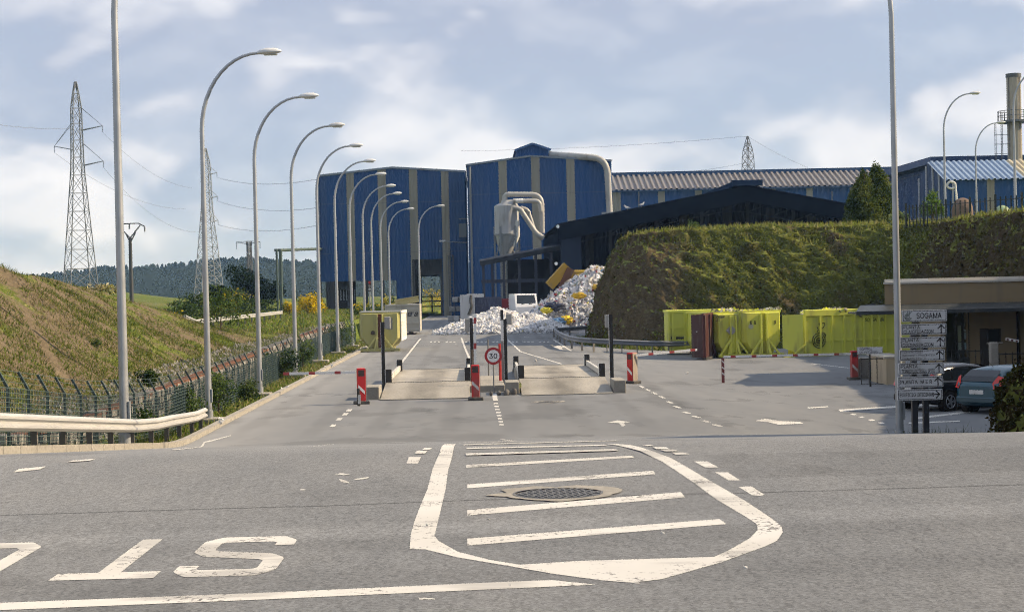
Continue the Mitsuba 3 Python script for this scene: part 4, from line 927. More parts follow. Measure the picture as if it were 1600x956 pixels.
# lattice pylons
def lattice(name, label, pos, H, base, waist, arms, col=(.17, .19, .21), n=13, r=.09, top=.5, zw=.62, rz=.5):
    key = thing(name, label, 'pylon')
    x, y, z = pos
    hs = H * (1 - (1 - np.linspace(0, 1, n + 1)) ** 1.15)
    def half(h): return np.interp(h, [0, H * zw, H * .9, H], [base, waist, waist * .8, top * .3])
    R2 = np.array([[math.cos(rz), -math.sin(rz)], [math.sin(rz), math.cos(rz)]])
    def cor(h, i):
        s = [(-1, -1), (1, -1), (1, 1), (-1, 1)][i % 4]; q = R2 @ (np.array(s) * half(h)); return np.array([x + q[0], y + q[1], z + h])
    mb = MB(col)
    for i in range(4):
        for a, b in zip(hs[:-1], hs[1:]): mb.bar(cor(a, i), cor(b, i), r * 1.3)
    put(key + '__leg', mb, 'paint')
    mb = MB(col)
    for a, b in zip(hs[:-1], hs[1:]):
        for i in range(4): mb.bar(cor(a, i), cor(b, i + 1), r * .7); mb.bar(cor(a, i + 1), cor(b, i), r * .7); mb.bar(cor(b, i), cor(b, i + 1), r * .7)
    put(key + '__brace', mb, 'paint')
    tips = []
    for h, L, tie in arms:
        mb = MB(col); tip = np.array([x + L, y, z + h]); s = math.copysign(half(h), L)
        for yy in (-1, 1): mb.bar((x + s, y + yy * half(h) * .7, z + h - abs(L) * .16), tip, r * 1.1); mb.bar((x + s, y + yy * half(h) * .5, z + h + tie), tip, r * .6)
        mb.bar(tip, tip - (0, 0, 1.2), r * .9); put(key + '__arm', mb, 'paint'); tips.append(tip - (0, 0, 1.2))
    return key, tips, np.array([x, y, z + H])
q = P(126, 455, 330); s = 330 / 2700
g1 = float(TZ(q[0], 330.0)); Hh = P(118, 128, 330)[2] - g1
_, t1, top1 = lattice('pylon', 'tall lattice pylon standing behind the left bank', (q[0], 330, g1), Hh, 2.9, 1.0, [(P(158, 197, 330)[2] - g1, 4.9, 3.6), (P(158, 252, 330)[2] - g1, 4.9, 3.6), (P(80, 229, 330)[2] - g1, -4.3, 4.2)], r=.115, n=13)
q = P(327, 474, 420); g2 = float(TZ(q[0], 420.0))
_, t2, top2 = lattice('pylon', 'lattice pylon behind the second street lamp of the left row', (q[0], 420, g2), P(322, 232, 420)[2] - g2, 3.0, 1.05, [(P(330, 270, 420)[2] - g2, 2.6, 1.5), (P(330, 307, 420)[2] - g2, 2.6, 1.5), (P(330, 344, 420)[2] - g2, 2.6, 1.5)], col=(.26, .28, .30), r=.12, n=18)
q = P(1172, 400, 560)
_, t3, top3 = lattice('pylon', 'small lattice pylon top seen above the long hall roof', (q[0], 560, -2), P(1171, 213, 560)[2] + 2, 4.5, 1.6, [], col=(.14, .14, .15), r=.15, n=18, zw=.7)
q = P(391, 460, 300); g4 = float(TZ(q[0], 300.0))
lattice('lattice_mast', 'slim lattice mast with a T-shaped top above the dark trees on the left', (q[0], 300, g4), P(390, 377, 300)[2] - g4, .55, .35, [(P(390, 377, 300)[2] - g4 - .1, -2.2, .1), (P(390, 377, 300)[2] - g4 - .1, 1.9, .1)], col=(.12, .13, .14), r=.10, n=9, top=1.2)
# Y-headed pole
yp = thing('power_pole', 'single power pole with a Y-shaped head and flat crossbar, left', 'power pole')
Yq = 150.0; a = P(206, 480, Yq); zt = P(204, 372, Yq)[2]
mb = MB((.06, .065, .07)); mb.tube([(a[0], Yq, -1), (a[0], Yq, zt)], [.22, .14], 10); put(yp + '__pole', mb, 'paint', 40)
mb = MB((.08, .085, .09))
pl, pr_, pm, pn = P(185, 353, Yq), P(226, 354, Yq), P(191, 350, Yq), P(216, 349, Yq)
for u, w in ((pl, pm), (pm, pn), (pn, pr_), ((a[0], Yq, zt), pl), ((a[0], Yq, zt), P(219, 352, Yq)), ((a[0], Yq, zt - .4), P(196, 364, Yq)), ((a[0], Yq, zt - .4), P(212, 363, Yq))): mb.bar(u, w, .09)
put(yp + '__crossarm', mb, 'paint')
for u in (pl, P(202, 350, Yq), pr_):
    mb = MB((.25, .25, .25)); mb.tube([u, u - (0, 0, .45)], .06, 6); put(yp + '__insulator', mb, 'paint')
def wire(label, a, b, sag, r=.03, name='power_line', col=(.20, .21, .23)):
    a, b = np.asarray(a, float), np.asarray(b, float); t = np.linspace(0, 1, 22)[:, None]
    p = a + (b - a) * t - np.array([0, 0, sag]) * 4 * t * (1 - t)
    mb = MB(col); mb.tube(p, r, 4); put(name, mb, 'matte'); key = [k for k in scene if k.startswith(name)][-1]; tag(key, label, 'power line', 'power lines')
wire('power line dropping from the upper right arm of the tall pylon', t1[0], P(300, 294, 420), 2.2)
wire('power line dropping from the lower right arm of the tall pylon', t1[1], P(312, 363, 420), 3.2)
wire('power line from the left arm of the tall pylon, running down behind it', t1[2], P(290, 327, 420), 2.6)
wire('faint power line from the tall pylon out of the left edge of view', P(110, 202, 330), P(-60, 186, 300), .5)
for k, (px, py) in enumerate(((502, 279), (502, 324), (502, 351))):
    wire(f'{["upper", "middle", "lower"][k]} power line from the second pylon towards the left hall', t2[k], P(px, py, 300), 1.3, .035)
wire('thin power line above the left hall to the small far pylon', top3, P(720, 236, 600), 1.0, .04)
wire('power line running down to the right from the small far pylon', top3, P(1262, 262, 560), .6, .04)
wire('lower power line left of the small far pylon', P(1167, 254, 560), P(1080, 268, 560), .3, .04)
# ------------------------------------------------------------------ gate: weighbridges, barriers, signs
def weighbridge(label, xa, xb, y0, y1, y2):
    key = thing('weighbridge', label, 'weighbridge'); h = .40
    mb = MB(); g = float(G((xa + xb) / 2, y0))
    n = 12; ysq = np.linspace(y0, y1, 5); 
    mb.raw([[xa, y0, g - .1], [xb, y0, g - .1], [xb, y0, g + .02], [xa, y0, g + .02], [xa, y1, h], [xb, y1, h], [xa, y1, -.5], [xb, y1, -.5]], np.array([[0, 1, 2, 3], [3, 2, 5, 4], [0, 3, 4, 6], [1, 7, 5, 2]]))
    put(key + '__ramp', mb, 'deck_concrete')
    mb = MB(); k = 5
    for a, b in zip(np.linspace(y1, y2, k + 1)[:-1], np.linspace(y1, y2, k + 1)[1:]):
        mb = MB(); mb.box(((xa + xb) / 2, (a + b) / 2, h / 2 - .06), (xb - xa - .02, b - a - .03, h + .1), bevel=.015); put(key + '__deck_slab', mb, 'deck_concrete')
    mb = MB(); mb.raw([[xa, y2, h], [xb, y2, h], [xb, y2 + 3.5, 0], [xa, y2 + 3.5, 0]], [[0, 1, 2, 3]]); put(key + '__far_ramp', mb, 'deck_concrete')
    put(key + '__joint_strip', MB((.05, .048, .045)).box(((xa + xb) / 2, y1 + .02, h - .005), (xb - xa - .04, .14, .03)), 'paint')
    put(key + '__ramp_edge', MB((.42, .40, .36)).box(((xa + xb) / 2, y0 - .03, g + .0), (xb - xa + .06, .14, .07)), 'concrete')
    for x, s in ((xa + .08, -1), (xb - .08, 1)):
        for y, kk in ((y1 + .4, 'near'), (y2 - 1.2, 'far')):
            mb = MB(BLACK); mb.box((x, y, h + .22), (.24, .16, .5), bevel=.012); mb.box((x - .115 * 1, y - .0, h + .22), (.02, .165, .5), color=(.6, .6, .58)); put(key + '__end_post', mb, 'paint')
        mb = MB((.50, .49, .45)); mb.bar((x, y1 + .5, h + .12), (x, y2 - 1.3, h + .12), .10, .20); put(key + '__side_rail', mb, 'paint')
    return key
for lab, a, b, y0, y1, y2 in (('left weighbridge, concrete deck with a ramp, beside the lowered left boom', -3.5, -.42, 59.7, 63.6, 74), ('right weighbridge, concrete deck with tyre-darkened ramp, right of the speed sign', 1.42, 4.62, 60.4, 64.4, 75)):
    weighbridge(lab, a, b, y0, y1, y2)
def block(label, c, s, rz=0, name='concrete_block'):
    key = put(name, MB().box((c[0], c[1], c[2]), s, rz, bevel=.02), 'concrete'); tag(key, label, 'concrete block')
block('concrete block against the left weighbridge ramp, behind the left barrier', (-3.8, 60.9, .2), (.5, 1.6, .5))
block('concrete block right of the right weighbridge ramp', (4.88, 61.6, .2), (.42, 1.9, .5))
block('dark concrete block on the island, left of the right weighbridge', (1.1, 61.9, .2), (.5, 1.5, .5))
block('low concrete kerb block on the island behind the red barrier', (.1, 66.5, .1), (1.5, 7, .3))
rk = np.random.default_rng(3)
for k in range(4):
    m = trimesh.creation.icosphere(1, rk.uniform(.08, .17)); m.vertices *= rk.uniform(.6, 1.2, (1, 3)); m.vertices += .03 * (meshkit.noise(m.vertices * 9, k)[:, None] - .5)
    p = (.35 + .27 * k, rk.uniform(60.7, 61.6), .08); key = put('rock', MB(tuple(rk.uniform(.08, .2) * np.array([1, .95, .9]))).tm(m, M=mat4(*p)), 'matte', True); tag(key, f'dark loose rock on the island by the speed sign pole, {["first", "second", "third", "fourth"][k]} from the left', 'rock', 'rocks on the island')

def barrier(label, x, y, rz, boom, L, up=0.0, H=1.14, side=(.56, .03, .03), z=None):
    """red barrier box; boom: direction angle of the boom in plan, up: its rise in radians"""
    key = thing('boom_barrier', label, 'barrier'); z = float(G(x, y)) if z is None else z; A = mat4(x, y, z, rz)
    def piece(name, mb, mat='paint'):
        v, f, c = mb.get(); v = v @ A[:3, :3].T + A[:3, 3]; return put(f'{key}__{name}', (v, f, c), mat)
    b = piece('cabinet', MB(RED).box((0, 0, H / 2 + .06), (.27, .30, H), bevel=.012))
    v, f, c = MB((.33, .28, .23)).box((.155, 0, H / 2 + .06), (.02, .28, H * .98)).get(); put(b + '__side_plate', (v @ A[:3, :3].T + A[:3, 3], f, c), 'paint')
    mb = MB((.72, .72, .7)); mb.poly([(-.11, .66), (.11, .44), (.11, .32), (-.11, .54)], .006, (0, -.152, 0), (1, 0, 0), (0, 0, 1)); v, f, c = mb.get(); put(b + '__white_flash', (v @ A[:3, :3].T + A[:3, 3], f, c), 'paint')
    piece('hinge_plate', MB((.05, .03, .03)).box((0, -.153, H - .1), (.2, .01, .2)))
    piece('plinth', MB((.05, .05, .05)).box((0, 0, .05), (.52, .5, .12), bevel=.02), 'paint')
    d = np.array([math.cos(boom) * math.cos(up), math.sin(boom) * math.cos(up), math.sin(up)]); o = np.array([x, y, z + H - .06]) + d * .16 + np.array([0, -.17, 0])
    bm = put(key + '__boom', MB((.74, .74, .72)).bar(o, o + d * L, .05, .085), 'paint')
    for t in np.arange(.5, L - .1, .86):
        put(bm + '__red_band', MB((.36, .05, .05)).bar(o + d * t, o + d * (t + .2), .056, .091), 'paint')
    return key
q = on(565, 631); barrier('red boom barrier with its boom lowered across the left lane', q[0], q[1], .15, math.pi, 2.4)
q = on(743.5, 625); barrier('red boom barrier with its boom raised, left of the speed sign', q[0], q[1], 0, 0, 1.7, math.pi / 2 - .02)
q = on(988, 599); barrier('red boom barrier whose boom points right past the cut bank', q[0], q[1], -.75, .22, 2.5, .06)
q = on(1335, 593); barrier('red boom barrier with a long boom lowered in front of the yellow skips', q[0], q[1], .05, math.pi, 5.3, .0, z=float(G(q[0], q[1])))
q = on(1130, 598); key = thing('boom_rest', 'slim red and white striped post carrying the tip of the long boom', 'post')
mb = MB((.16, .03, .03)); mb.box((q[0], q[1], q[2] + .5), (.11, .11, 1.0)); put(key + '__post', mb, 'paint'); mb = MB((.7, .7, .68)); 
for k in (.38, .62, .88): mb.poly([(-.05, k), (.05, k - .08), (.05, k - .02), (-.05, k + .06)], .005, (q[0], q[1] - .058, q[2]), (1, 0, 0), (0, 0, 1))
put(key + '__stripe', mb, 'paint')
q = on(560.5, 634); key = thing('marker_post', 'short black and white post standing against the left red barrier', 'post'); mb = MB(BLACK); mb.bar((q[0], q[1], q[2]), (q[0], q[1], q[2] + .58), .09); put(key + '__post', mb, 'paint'); put(key + '__reflector', MB((.7, .7, .68)).box((q[0] + .03, q[1] - .05, q[2] + .22), (.09, .02, .3)), 'paint')

def terminal(label, px, py0, py1, Y, box_side, zb=0.0, w=.12):
    """dark post carrying a grey traffic-light cabinet, seen from behind"""
    key = thing('signal_post', label, 'signal post'); x = P(px, py1, Y)[0]; zt = P(px, py0, Y)[2]
    mb = MB(BLACK); mb.box((x, Y, (zb + zt) / 2), (w, w, zt - zb)); put(key + '__post', mb, 'paint')
    put(key + '__light_edge', MB((.55, .55, .55)).box((x - w / 2 - .006, Y, (zb + zt) / 2), (.012, w * .98, zt - zb)), 'paint')
    bx, bt, bb = box_side; x2 = P(bx, 500, Y)[0]; za, zc = P(bx, bb, Y)[2], P(bx, bt, Y)[2]
    mb = MB((.30, .30, .29)); mb.box((x2, Y + .1, (za + zc) / 2), (.22, .26, zc - za), bevel=.015); put(key + '__cabinet', mb, 'paint')
    put(key + '__bracket', MB((.2, .2, .2)).bar((x, Y + .08, (za + zc) / 2), (x2, Y + .08, (za + zc) / 2), .05), 'paint')
terminal('dark signal post with a grey box at the left edge of the left weighbridge', 599.6, 503, 590, 64.2, (605, 495, 514))
terminal('dark signal post with a grey box behind the raised boom', 738, 497, 576, 66.0, (731, 498, 519))
terminal('dark signal post with a grey box left of the right weighbridge', 791, 499, 590, 65.0, (795.5, 490, 507))
terminal('dark signal post with a grey box at the right edge of the right weighbridge', 956, 491, 585, 65.8, (950, 492, 512), w=.14)
k = thing('white_post', 'tall white post with a grey sleeve, left of the right weighbridge', 'post'); x = P(785, 540, 66.5)[0]
put(k + '__post', MB((.7, .7, .69)).box((x, 66.5, 1.5), (.1, .1, 2.9)), 'paint'); put(k + '__dark_band', MB(BLACK).box((x, 66.5, P(785, 484, 66.5)[2] - .2), (.106, .106, .4)), 'paint'); put(k + '__sleeve', MB((.24, .23, .22)).box((x + .02, 66.5, .95), (.18, .18, 1.6)), 'paint'); put(k + '__foot', MB(BLACK).box((x, 66.5, .12), (.5, .4, .25)), 'paint')
k = put('red_post', MB((.42, .02, .02)).tube([(P(781, 560, 66)[0], 66, 0), (P(781, 560, 66)[0], 66, P(781, 537, 66)[2])], .05, 8), 'paint'); tag(k, 'thin red post just right of the speed sign', 'post')
k = put('thin_post', MB((.14, .14, .14)).tube([(P(763, 560, 70)[0], 70, 0), (P(763, 560, 70)[0], 70, P(763, 530, 70)[2])], .03, 8), 'paint'); tag(k, 'thin grey post behind the left rim of the speed sign', 'post')
k = put('brown_post', MB((.18, .12, .08)).box((P(739, 560, 65)[0], 65, .75), (.1, .1, 1.5)), 'paint'); tag(k, 'rusty brown post just behind the raised boom', 'post')

# speed limit sign
q = on(772, 613.5); sg = thing('speed_sign', 'round red-ringed speed limit sign reading 30 on a thin pole', 'traffic sign')
zc = P(771, 556, q[1])[2]
mb = MB((.20, .20, .20)); mb.tube([(q[0], q[1], 0), (q[0], q[1], zc + .2)], .027, 10); put(sg + '__pole', mb, 'paint')
def disc(r0, r1, y, col, n=40):
    a = np.linspace(0, math.tau, n, endpoint=False); c, s = np.cos(a), np.sin(a)
    v = np.vstack([np.c_[q[0] + r0 * c, a * 0 + y, zc + r0 * s], np.c_[q[0] + r1 * c, a * 0 + y, zc + r1 * s]]); k = np.arange(n)
    return MB(col).raw(v, np.stack([k, (k + 1) % n, (k + 1) % n + n, k + n], 1))
mb = MB((.22, .03, .03)); mb.tube([(q[0], q[1] - .055, zc), (q[0], q[1] - .03, zc)], .315, 40); pl_ = put(sg + '__plate', mb, 'paint')
put(pl_ + '__red_ring', disc(.225, .312, q[1] - .058, (.36, .02, .025)), 'paint'); put(pl_ + '__white_field', disc(.001, .224, q[1] - .058, (.72, .72, .72)), 'paint')
mb = MB(); txt(mb, '30', .175, (q[0], q[1] - .061, zc - .088), (1, 0, 0), (0, 0, 1), (.015, .015, .02), .003, True, True); put(pl_ + '__number', mb, 'paint')

# column of direction signs
ds = thing('direction_sign', 'column of seven grey direction panels on two dark posts, SOGAMA on top', 'direction sign'); Yd = 40.0
for px in (1431, 1448.5):
    q0, q1 = P(px, 676, Yd), P(px - 1, 520, Yd); put(ds + '__post', MB((.02, .022, .03)).box((q0[0], Yd + .08, (q1[2] - 1.2) / 2), (.13, .12, q1[2] + 1.2)), 'paint')
rows = [(1409, 1479, 485, 503, ('SOGAMA',)), (1407.5, 1478, 506.5, 523.5, ('PLANTA', 'CLASIFICACION')), (1406, 1476.5, 527, 544, ('PLANTA', 'COGENERACION')), (1405, 1475.5, 547, 564, ('PLANTA RECICLADO', 'TRATAMIENTO Y ELABORACION', 'COMBUSTIBLE (P.R.T.E.)')),
        (1404, 1474.5, 567.5, 585, ('PLANTA', 'TERMOELECTRICA (PTE)')), (1402.5, 1473, 588.5, 605.5, ('PLANTA  M E R',)), (1401.5, 1472, 608.5, 625.5, ('EDIFICIO OFICINAS',))]
INK = (.012, .012, .016)
for r, (xa, xb, ya, yb_, lines) in enumerate(rows):
    A, B, Cc = P(xa, yb_, Yd), P(xb, yb_, Yd), P(xa, ya, Yd)
    w, h = B[0] - A[0], Cc[2] - A[2]
    o = np.array([A[0], Yd, A[2] + .0]); u, v_ = np.array([1, 0, 0.0]), np.array([0, 0, 1.0])
    pg = sbox(.02, .02, w - .02, h - .02).buffer(.02, 4)
    pk = put(ds + '__panel', MB((.60, .60, .61)).poly(pg, .05, o, u, v_), 'paint')
    mb = MB(INK); fr = sbox(.028, .028, w - .028, h - .028).buffer(.012, 4); mb.poly(fr.difference(fr.buffer(-.014)), .003, o + (0, -.051, 0), u, v_); put(pk + '__border', mb, 'paint')
    mb = MB(INK); yo = Yd - .052
    n = len(lines)
    if r == 0:
        txt(mb, lines[0], .125, (A[0] + w * .60, yo, A[2] + h * .27), u, v_, INK, .003, True, True, width=w * .56)
    else:
        ht = {1: .085, 2: .078, 3: .042}[n]
        for i, t in enumerate(lines):
            zz = A[2] + h * (.5 if n == 1 else 1 - (i + .5) / n * .86 - .07) - ht / 2
            ww = {'PLANTA': .36, 'CLASIFICACION': .66, 'COGENERACION': .68, 'PLANTA RECICLADO': .46, 'TRATAMIENTO Y ELABORACION': .72, 'COMBUSTIBLE (P.R.T.E.)': .54, 'TERMOELECTRICA (PTE)': .74, 'PLANTA  M E R': .70, 'EDIFICIO OFICINAS': .76}[t] * w
            txt(mb, t, ht, (A[0] + .055, yo, zz), u, v_, INK, .003, n < 3, False, width=ww)
    put(pk + '__lettering', mb, 'paint')
    mb = MB(INK)
    if r == 0:
        ex, ez_ = A[0] + w * .13, A[2] + h * .42
        for rr in (.075, .052, .03): 
            ring = LineString([(rr * math.cos(a), rr * math.sin(a)) for a in np.linspace(.9, 5.9 if rr > .04 else 6.6, 24)]).buffer(.008); mb.poly(ring, .003, (ex, yo, ez_), u, v_, (.10, .12, .11))
        for d in (-.02, .03, .07): mb.poly(LineString([(d * .4, .07), (d, .10), (d + .025, .135)]).buffer(.007), .003, (ex, yo, ez_), u, v_, (.10, .12, .11))
        put(pk + '__emblem', mb, 'paint')
    else:
        cx_, cz_ = A[0] + w * .885, A[2] + h * .5; s = h * .36
        if r == 6: mb.poly(LineString([(-s * .95, 0), (s * .8, 0)]).buffer(.013).union(LineString([(.1 * s, s * .85), (s * .9, 0), (.1 * s, -s * .85)]).buffer(.013)), .003, (cx_ - .03, yo, cz_), u, v_)
        else: mb.poly(LineString([(0, -s), (0, s * .9)]).buffer(.013).union(LineString([(-s * .8, .15 * s), (0, s * .95), (s * .8, .15 * s)]).buffer(.013)), .003, (cx_, yo, cz_), u, v_)
        put(pk + '__arrow', mb, 'paint')
# access control sign
q = P(1360, 602, 66.5); k = thing('access_sign', 'small sign reading CONTROL DE ACCESOS on a thin black post', 'sign'); g0 = float(G(q[0], 66.5))
put(k + '__post', MB(BLACK).bar((q[0], 66.5, g0 - .1), (q[0], 66.5, P(1360, 545, 66.5)[2]), .06), 'paint')
A, B, Cc = P(1339.5, 553.5, 66.4), P(1379, 552.5, 66.4), P(1339.5, 542.5, 66.4); w, h = B[0] - A[0], Cc[2] - A[2]
put(k + '__panel', MB((.55, .56, .58)).box((A[0] + w / 2, 66.4, A[2] + h / 2), (w, .03, h)), 'paint'); mb = MB(); txt(mb, 'CONTROL', .075, (A[0] + .09, 66.38, A[2] + h * .56), (1, 0, 0), (0, 0, 1), INK, .003, True, width=w * .5); txt(mb, 'DE ACCESOS', .075, (A[0] + .09, 66.38, A[2] + h * .16), (1, 0, 0), (0, 0, 1), INK, .003, True, width=w * .72)
for z in (.02, h - .02): mb.box((A[0] + w / 2, 66.382, A[2] + z), (w - .04, .006, .012), color=INK)
for x in (.02, w - .02): mb.box((A[0] + x, 66.382, A[2] + h / 2), (.012, .006, h - .04), color=INK)
put(k + '__lettering', mb, 'paint')
# manholes
for lab, px, py, r in (('round iron manhole cover in a concrete collar inside the hatched island', 872, 772, .40), ('round iron manhole cover in front of the right weighbridge', 858, 628, .38)):
    q = on(px, py); k = thing('manhole_cover', lab, 'manhole cover'); z = q[2]
    def ring(r0, r1, z, col, n=40, wob=0):
        a = np.linspace(0, math.tau, n, endpoint=False); w_ = 1 + wob * (meshkit.noise(np.c_[np.cos(a) * 3, np.sin(a) * 3, a * 0], 3) - .5); v = np.vstack([np.c_[q[0] + r0 * np.cos(a), q[1] + r0 * np.sin(a), a * 0 + z], np.c_[q[0] + r1 * w_ * np.cos(a), q[1] + r1 * w_ * np.sin(a), a * 0 + z]]); i = np.arange(n)
        return MB(col).raw(v, np.stack([i, i + n, (i + 1) % n + n, (i + 1) % n], 1))
    put(k + '__collar', ring(r * .98, r * 1.36, z + .010, (.36, .35, .31), wob=.35), 'concrete')
    put(k + '__lid', ring(.001, r * .93, z + .004, (.045, .045, .045)), 'paint')
    put(k + '__rim', ring(r * .94, r * .99, z + .014, (.10, .10, .10)), 'paint')
    mb = MB((.17, .17, .165))
    for i in range(-6, 7):
        for j in range(-6, 7):
            if math.hypot(i, j) < 6.3: mb.box((q[0] + i * r * .14 + (j % 2) * .02, q[1] + j * r * .14, z + .009), (r * .075, r * .075, .012))
    put(k + '__stud', mb, 'paint', kind='stuff')
# ------------------------------------------------------------------ skips, waste heaps, vehicles, gatehouse, plants
def moved(key, v, f, c, A, mat='paint', smooth=False):
    return put(key, (np.asarray(v) @ A[:3, :3].T + A[:3, 3], f, c), mat, smooth)
def hook_skip(label, x, y, z, rz, W=2.4, H=2.35, L=5.4, col=YEL, mid=(.12, .035, .02), base=None, group='yellow skips'):
    """closed roll-off skip seen on its hook end (local -y); chamfered foot, hook frame, ribs, rim"""
    key = thing('skip', label, 'skip', group); A = mat4(x, y, z, rz); h = W / 2; col = np.array(col); b0 = .22
    def pc(name, mb, parent=None, mat='paint'): v, f, c = mb.get(); return moved((parent or key) + '__' + name, v, f, c, A, mat)
    mb = MB(col); body = [(-h * .58, b0), (h * .58, b0), (h, b0 + .62), (h, H), (-h, H), (-h, b0 + .62)]
    mb.poly(body, L - .35, (0, L, 0), (1, 0, 0), (0, 0, 1)); pc('body', mb)
    mb = MB(col * .92)       # bevelled nose
    o = np.array([(px, 0.35, pz) for px, pz in body]); i = np.array([(px * .86, 0.05, b0 + (pz - b0) * .965 + .02) for px, pz in body]); n = len(o); k = np.arange(n)
    mb.raw(np.vstack([o, i]), np.stack([k, (k + 1) % n, (k + 1) % n + n, k + n], 1)); mb.raw(i, [[0, 1, 2, 3], [0, 3, 4, 5]]); pc('nose', mb)
    mb = MB(mid); mb.box((0, .03, (b0 + H) / 2), (.24, .06, H - b0 - .1)); pc('hook_channel', mb)
    for s in (-1, 1):
        mb = MB(col * 1.15); mb.bar((s * .16, -.06, b0), (s * .16, -.06, H - .1), .08, .2); mb.bar((s * .16, -.16, b0 + .7), (s * .34, -.22, .1), .08, .12); mb.bar((s * .18, -.16, b0 + .8), (s * .84, -.22, .14), .10, .10); pc('hook_strut', mb)
    mb = MB(col * .8); mb.bar((-h * .98, -.16, .13), (h * .98, -.16, .13), .2, .18); pc('front_sill', mb)
    for s in (-1, 1):
        mb = MB(col * .7); mb.bar((s * .53, -.05, .16), (s * .53, L, .16), .12, .2); pc('runner', mb)
        mb = MB(DARK); mb.tube([(s * .62, .12, .13), (s * .86, .12, .13)], .13, 12); pc('roller', mb)
    for s in (-1, 1):
        for yq in np.linspace(.7, L - .2, 6):
            mb = MB(col); mb.bar((s * (h + .035), yq, b0 + .62), (s * (h + .035), yq, H), .09, .07, up=(0, 1, 0)); pc('side_rib', mb)
    mb = MB(col * 1.05)
    for s in (-1, 1): mb.bar((s * h, .3, H + .03), (s * h, L, H + .03), .12, .12)
    mb.bar((-h, .36, H + .03), (h, .36, H + .03), .12, .12); mb.bar((-h, L, H + .03), (h, L, H + .03), .12, .12); pc('top_rim', mb)
    return key, A, pc
q = P(596, 549, 108)
k, A, pc = hook_skip('yellow skip seen on its hook end at the left kerb, with a rust-red centre channel', q[0] - .05, 107.8, 0, -.02, W=2.5, H=2.42, L=5.6, col=(.40, .38, .14))
pc('notice_plate', MB((.20, .20, .18)).box((.62, .03, 1.75), (.34, .02, .72)))
pc('valve', MB((.05, .04, .03)).tube([(-.45, -.04, 1.2), (-.45, .05, 1.2)], .13, 12))
mb = MB((.72, .70, .64)); mb.bar((1.31, .2, 2.46), (1.31, 5.6, 2.46), .10, .16); mb.box((1.30, 2.9, 1.5), (.05, 5.2, 1.7)); mb.bar((-1.2, .28, 2.52), (1.3, .28, 2.52), .1, .1); pc('pale_side_sheet', mb)
# pale grey skip behind it, with its written side
q = P(634, 521, 149); key = thing('skip', 'dirty pale grey skip with dark lettering, behind the kerbside yellow one', 'skip')
A = mat4(q[0] - .25, 149, 0, 0); w = 2.9
def pcg(name, mb, mat='paint'): v, f, c = mb.get(); return moved(key + '__' + name, v, f, c, A, mat)
pcg('body', MB((.40, .38, .33)).box((0, 3, 1.42), (w, 6, 2.35)))
for zz in (.45, 1.02, 2.2, 2.55): pcg('rail', MB((.44, .42, .37)).box((0, -.04, zz), (w + .06, .1, .12)))
for xx in (-w / 2, 0, w / 2): pcg('stile', MB((.42, .40, .35)).box((xx, -.05, 1.42), (.1, .12, 2.4)))
mb = MB(); 
for i, chh in enumerate('illejera'): txt(mb, chh, .46, (-1.05 + i * .29, -.03, 1.58), (1, 0, .0), (.28, 0, 1), (.05, .05, .06), .01, True)
pcg('lettering', mb)
for s in (-1, 1): pcg('runner', MB(DARK).box((s * .6, 2.9, .14), (.2, 6, .25)))
q = P(638, 476, 152); k = thing('bin_lid', 'raised olive lid of a bin leaning above the pale grey skip', 'lid'); put(k + '__panel', MB((.36, .33, .16)).bar((q[0] - 1.1, 151, 2.72), (q[0] + .95, 151, 3.05), .12, .55), 'paint'); put(k + '__edge', MB((.45, .42, .24)).bar((q[0] - 1.15, 150.9, 2.98), (q[0] + .95, 150.9, 3.3), .16, .06), 'paint')

# -- the yellow skips on the right
ycol = (.56, .58, .08)
def yq_(px, Y): return P(px, 560, Y)[0]
zy = -.35
k, A, pc = hook_skip('yellow skip seen on its hook end, with a grey diamond-shaped plate', yq_(1146, 95.5), 95.5, zy, .2, W=1.9, H=2.45, L=5.2, col=ycol, mid=ycol, group='yellow skips by the bank')
pc('diamond_plate', MB((.34, .34, .34)).poly([(-.30, 0), (0, -.32), (.30, 0), (0, .30)], .02, (-.12, -.06, 1.52), (1, 0, 0), (0, 0, 1)))
mb = MB(); txt(mb, 'SOGAMA', .13, (-.98, .035, 2.22), (1, 0, 0), (0, 0, 1), (.03, .035, .02), .008, True, width=.55); txt(mb, '102', .13, (-.98, .035, 2.04), (1, 0, 0), (0, 0, 1), (.03, .035, .02), .008, True, width=.24); pc('lettering', mb)
k, A, pc = hook_skip('yellow skip seen on its hook end, its right-hand corner catching the sun', yq_(1194, 95.2), 95.2, zy, .2, W=2.2, H=2.5, L=5.2, col=ycol, mid=(.33, .33, .02), group='yellow skips by the bank')
pc('label_disc', MB((.45, .46, .30)).tube([(-.72, .03, 1.72), (-.72, .05, 1.72)], .15, 14))
for dx in (-.72, -.48, .7): pc('catch', MB((.04, .04, .02)).box((dx, .035, 1.92), (.07, .03, .2)))
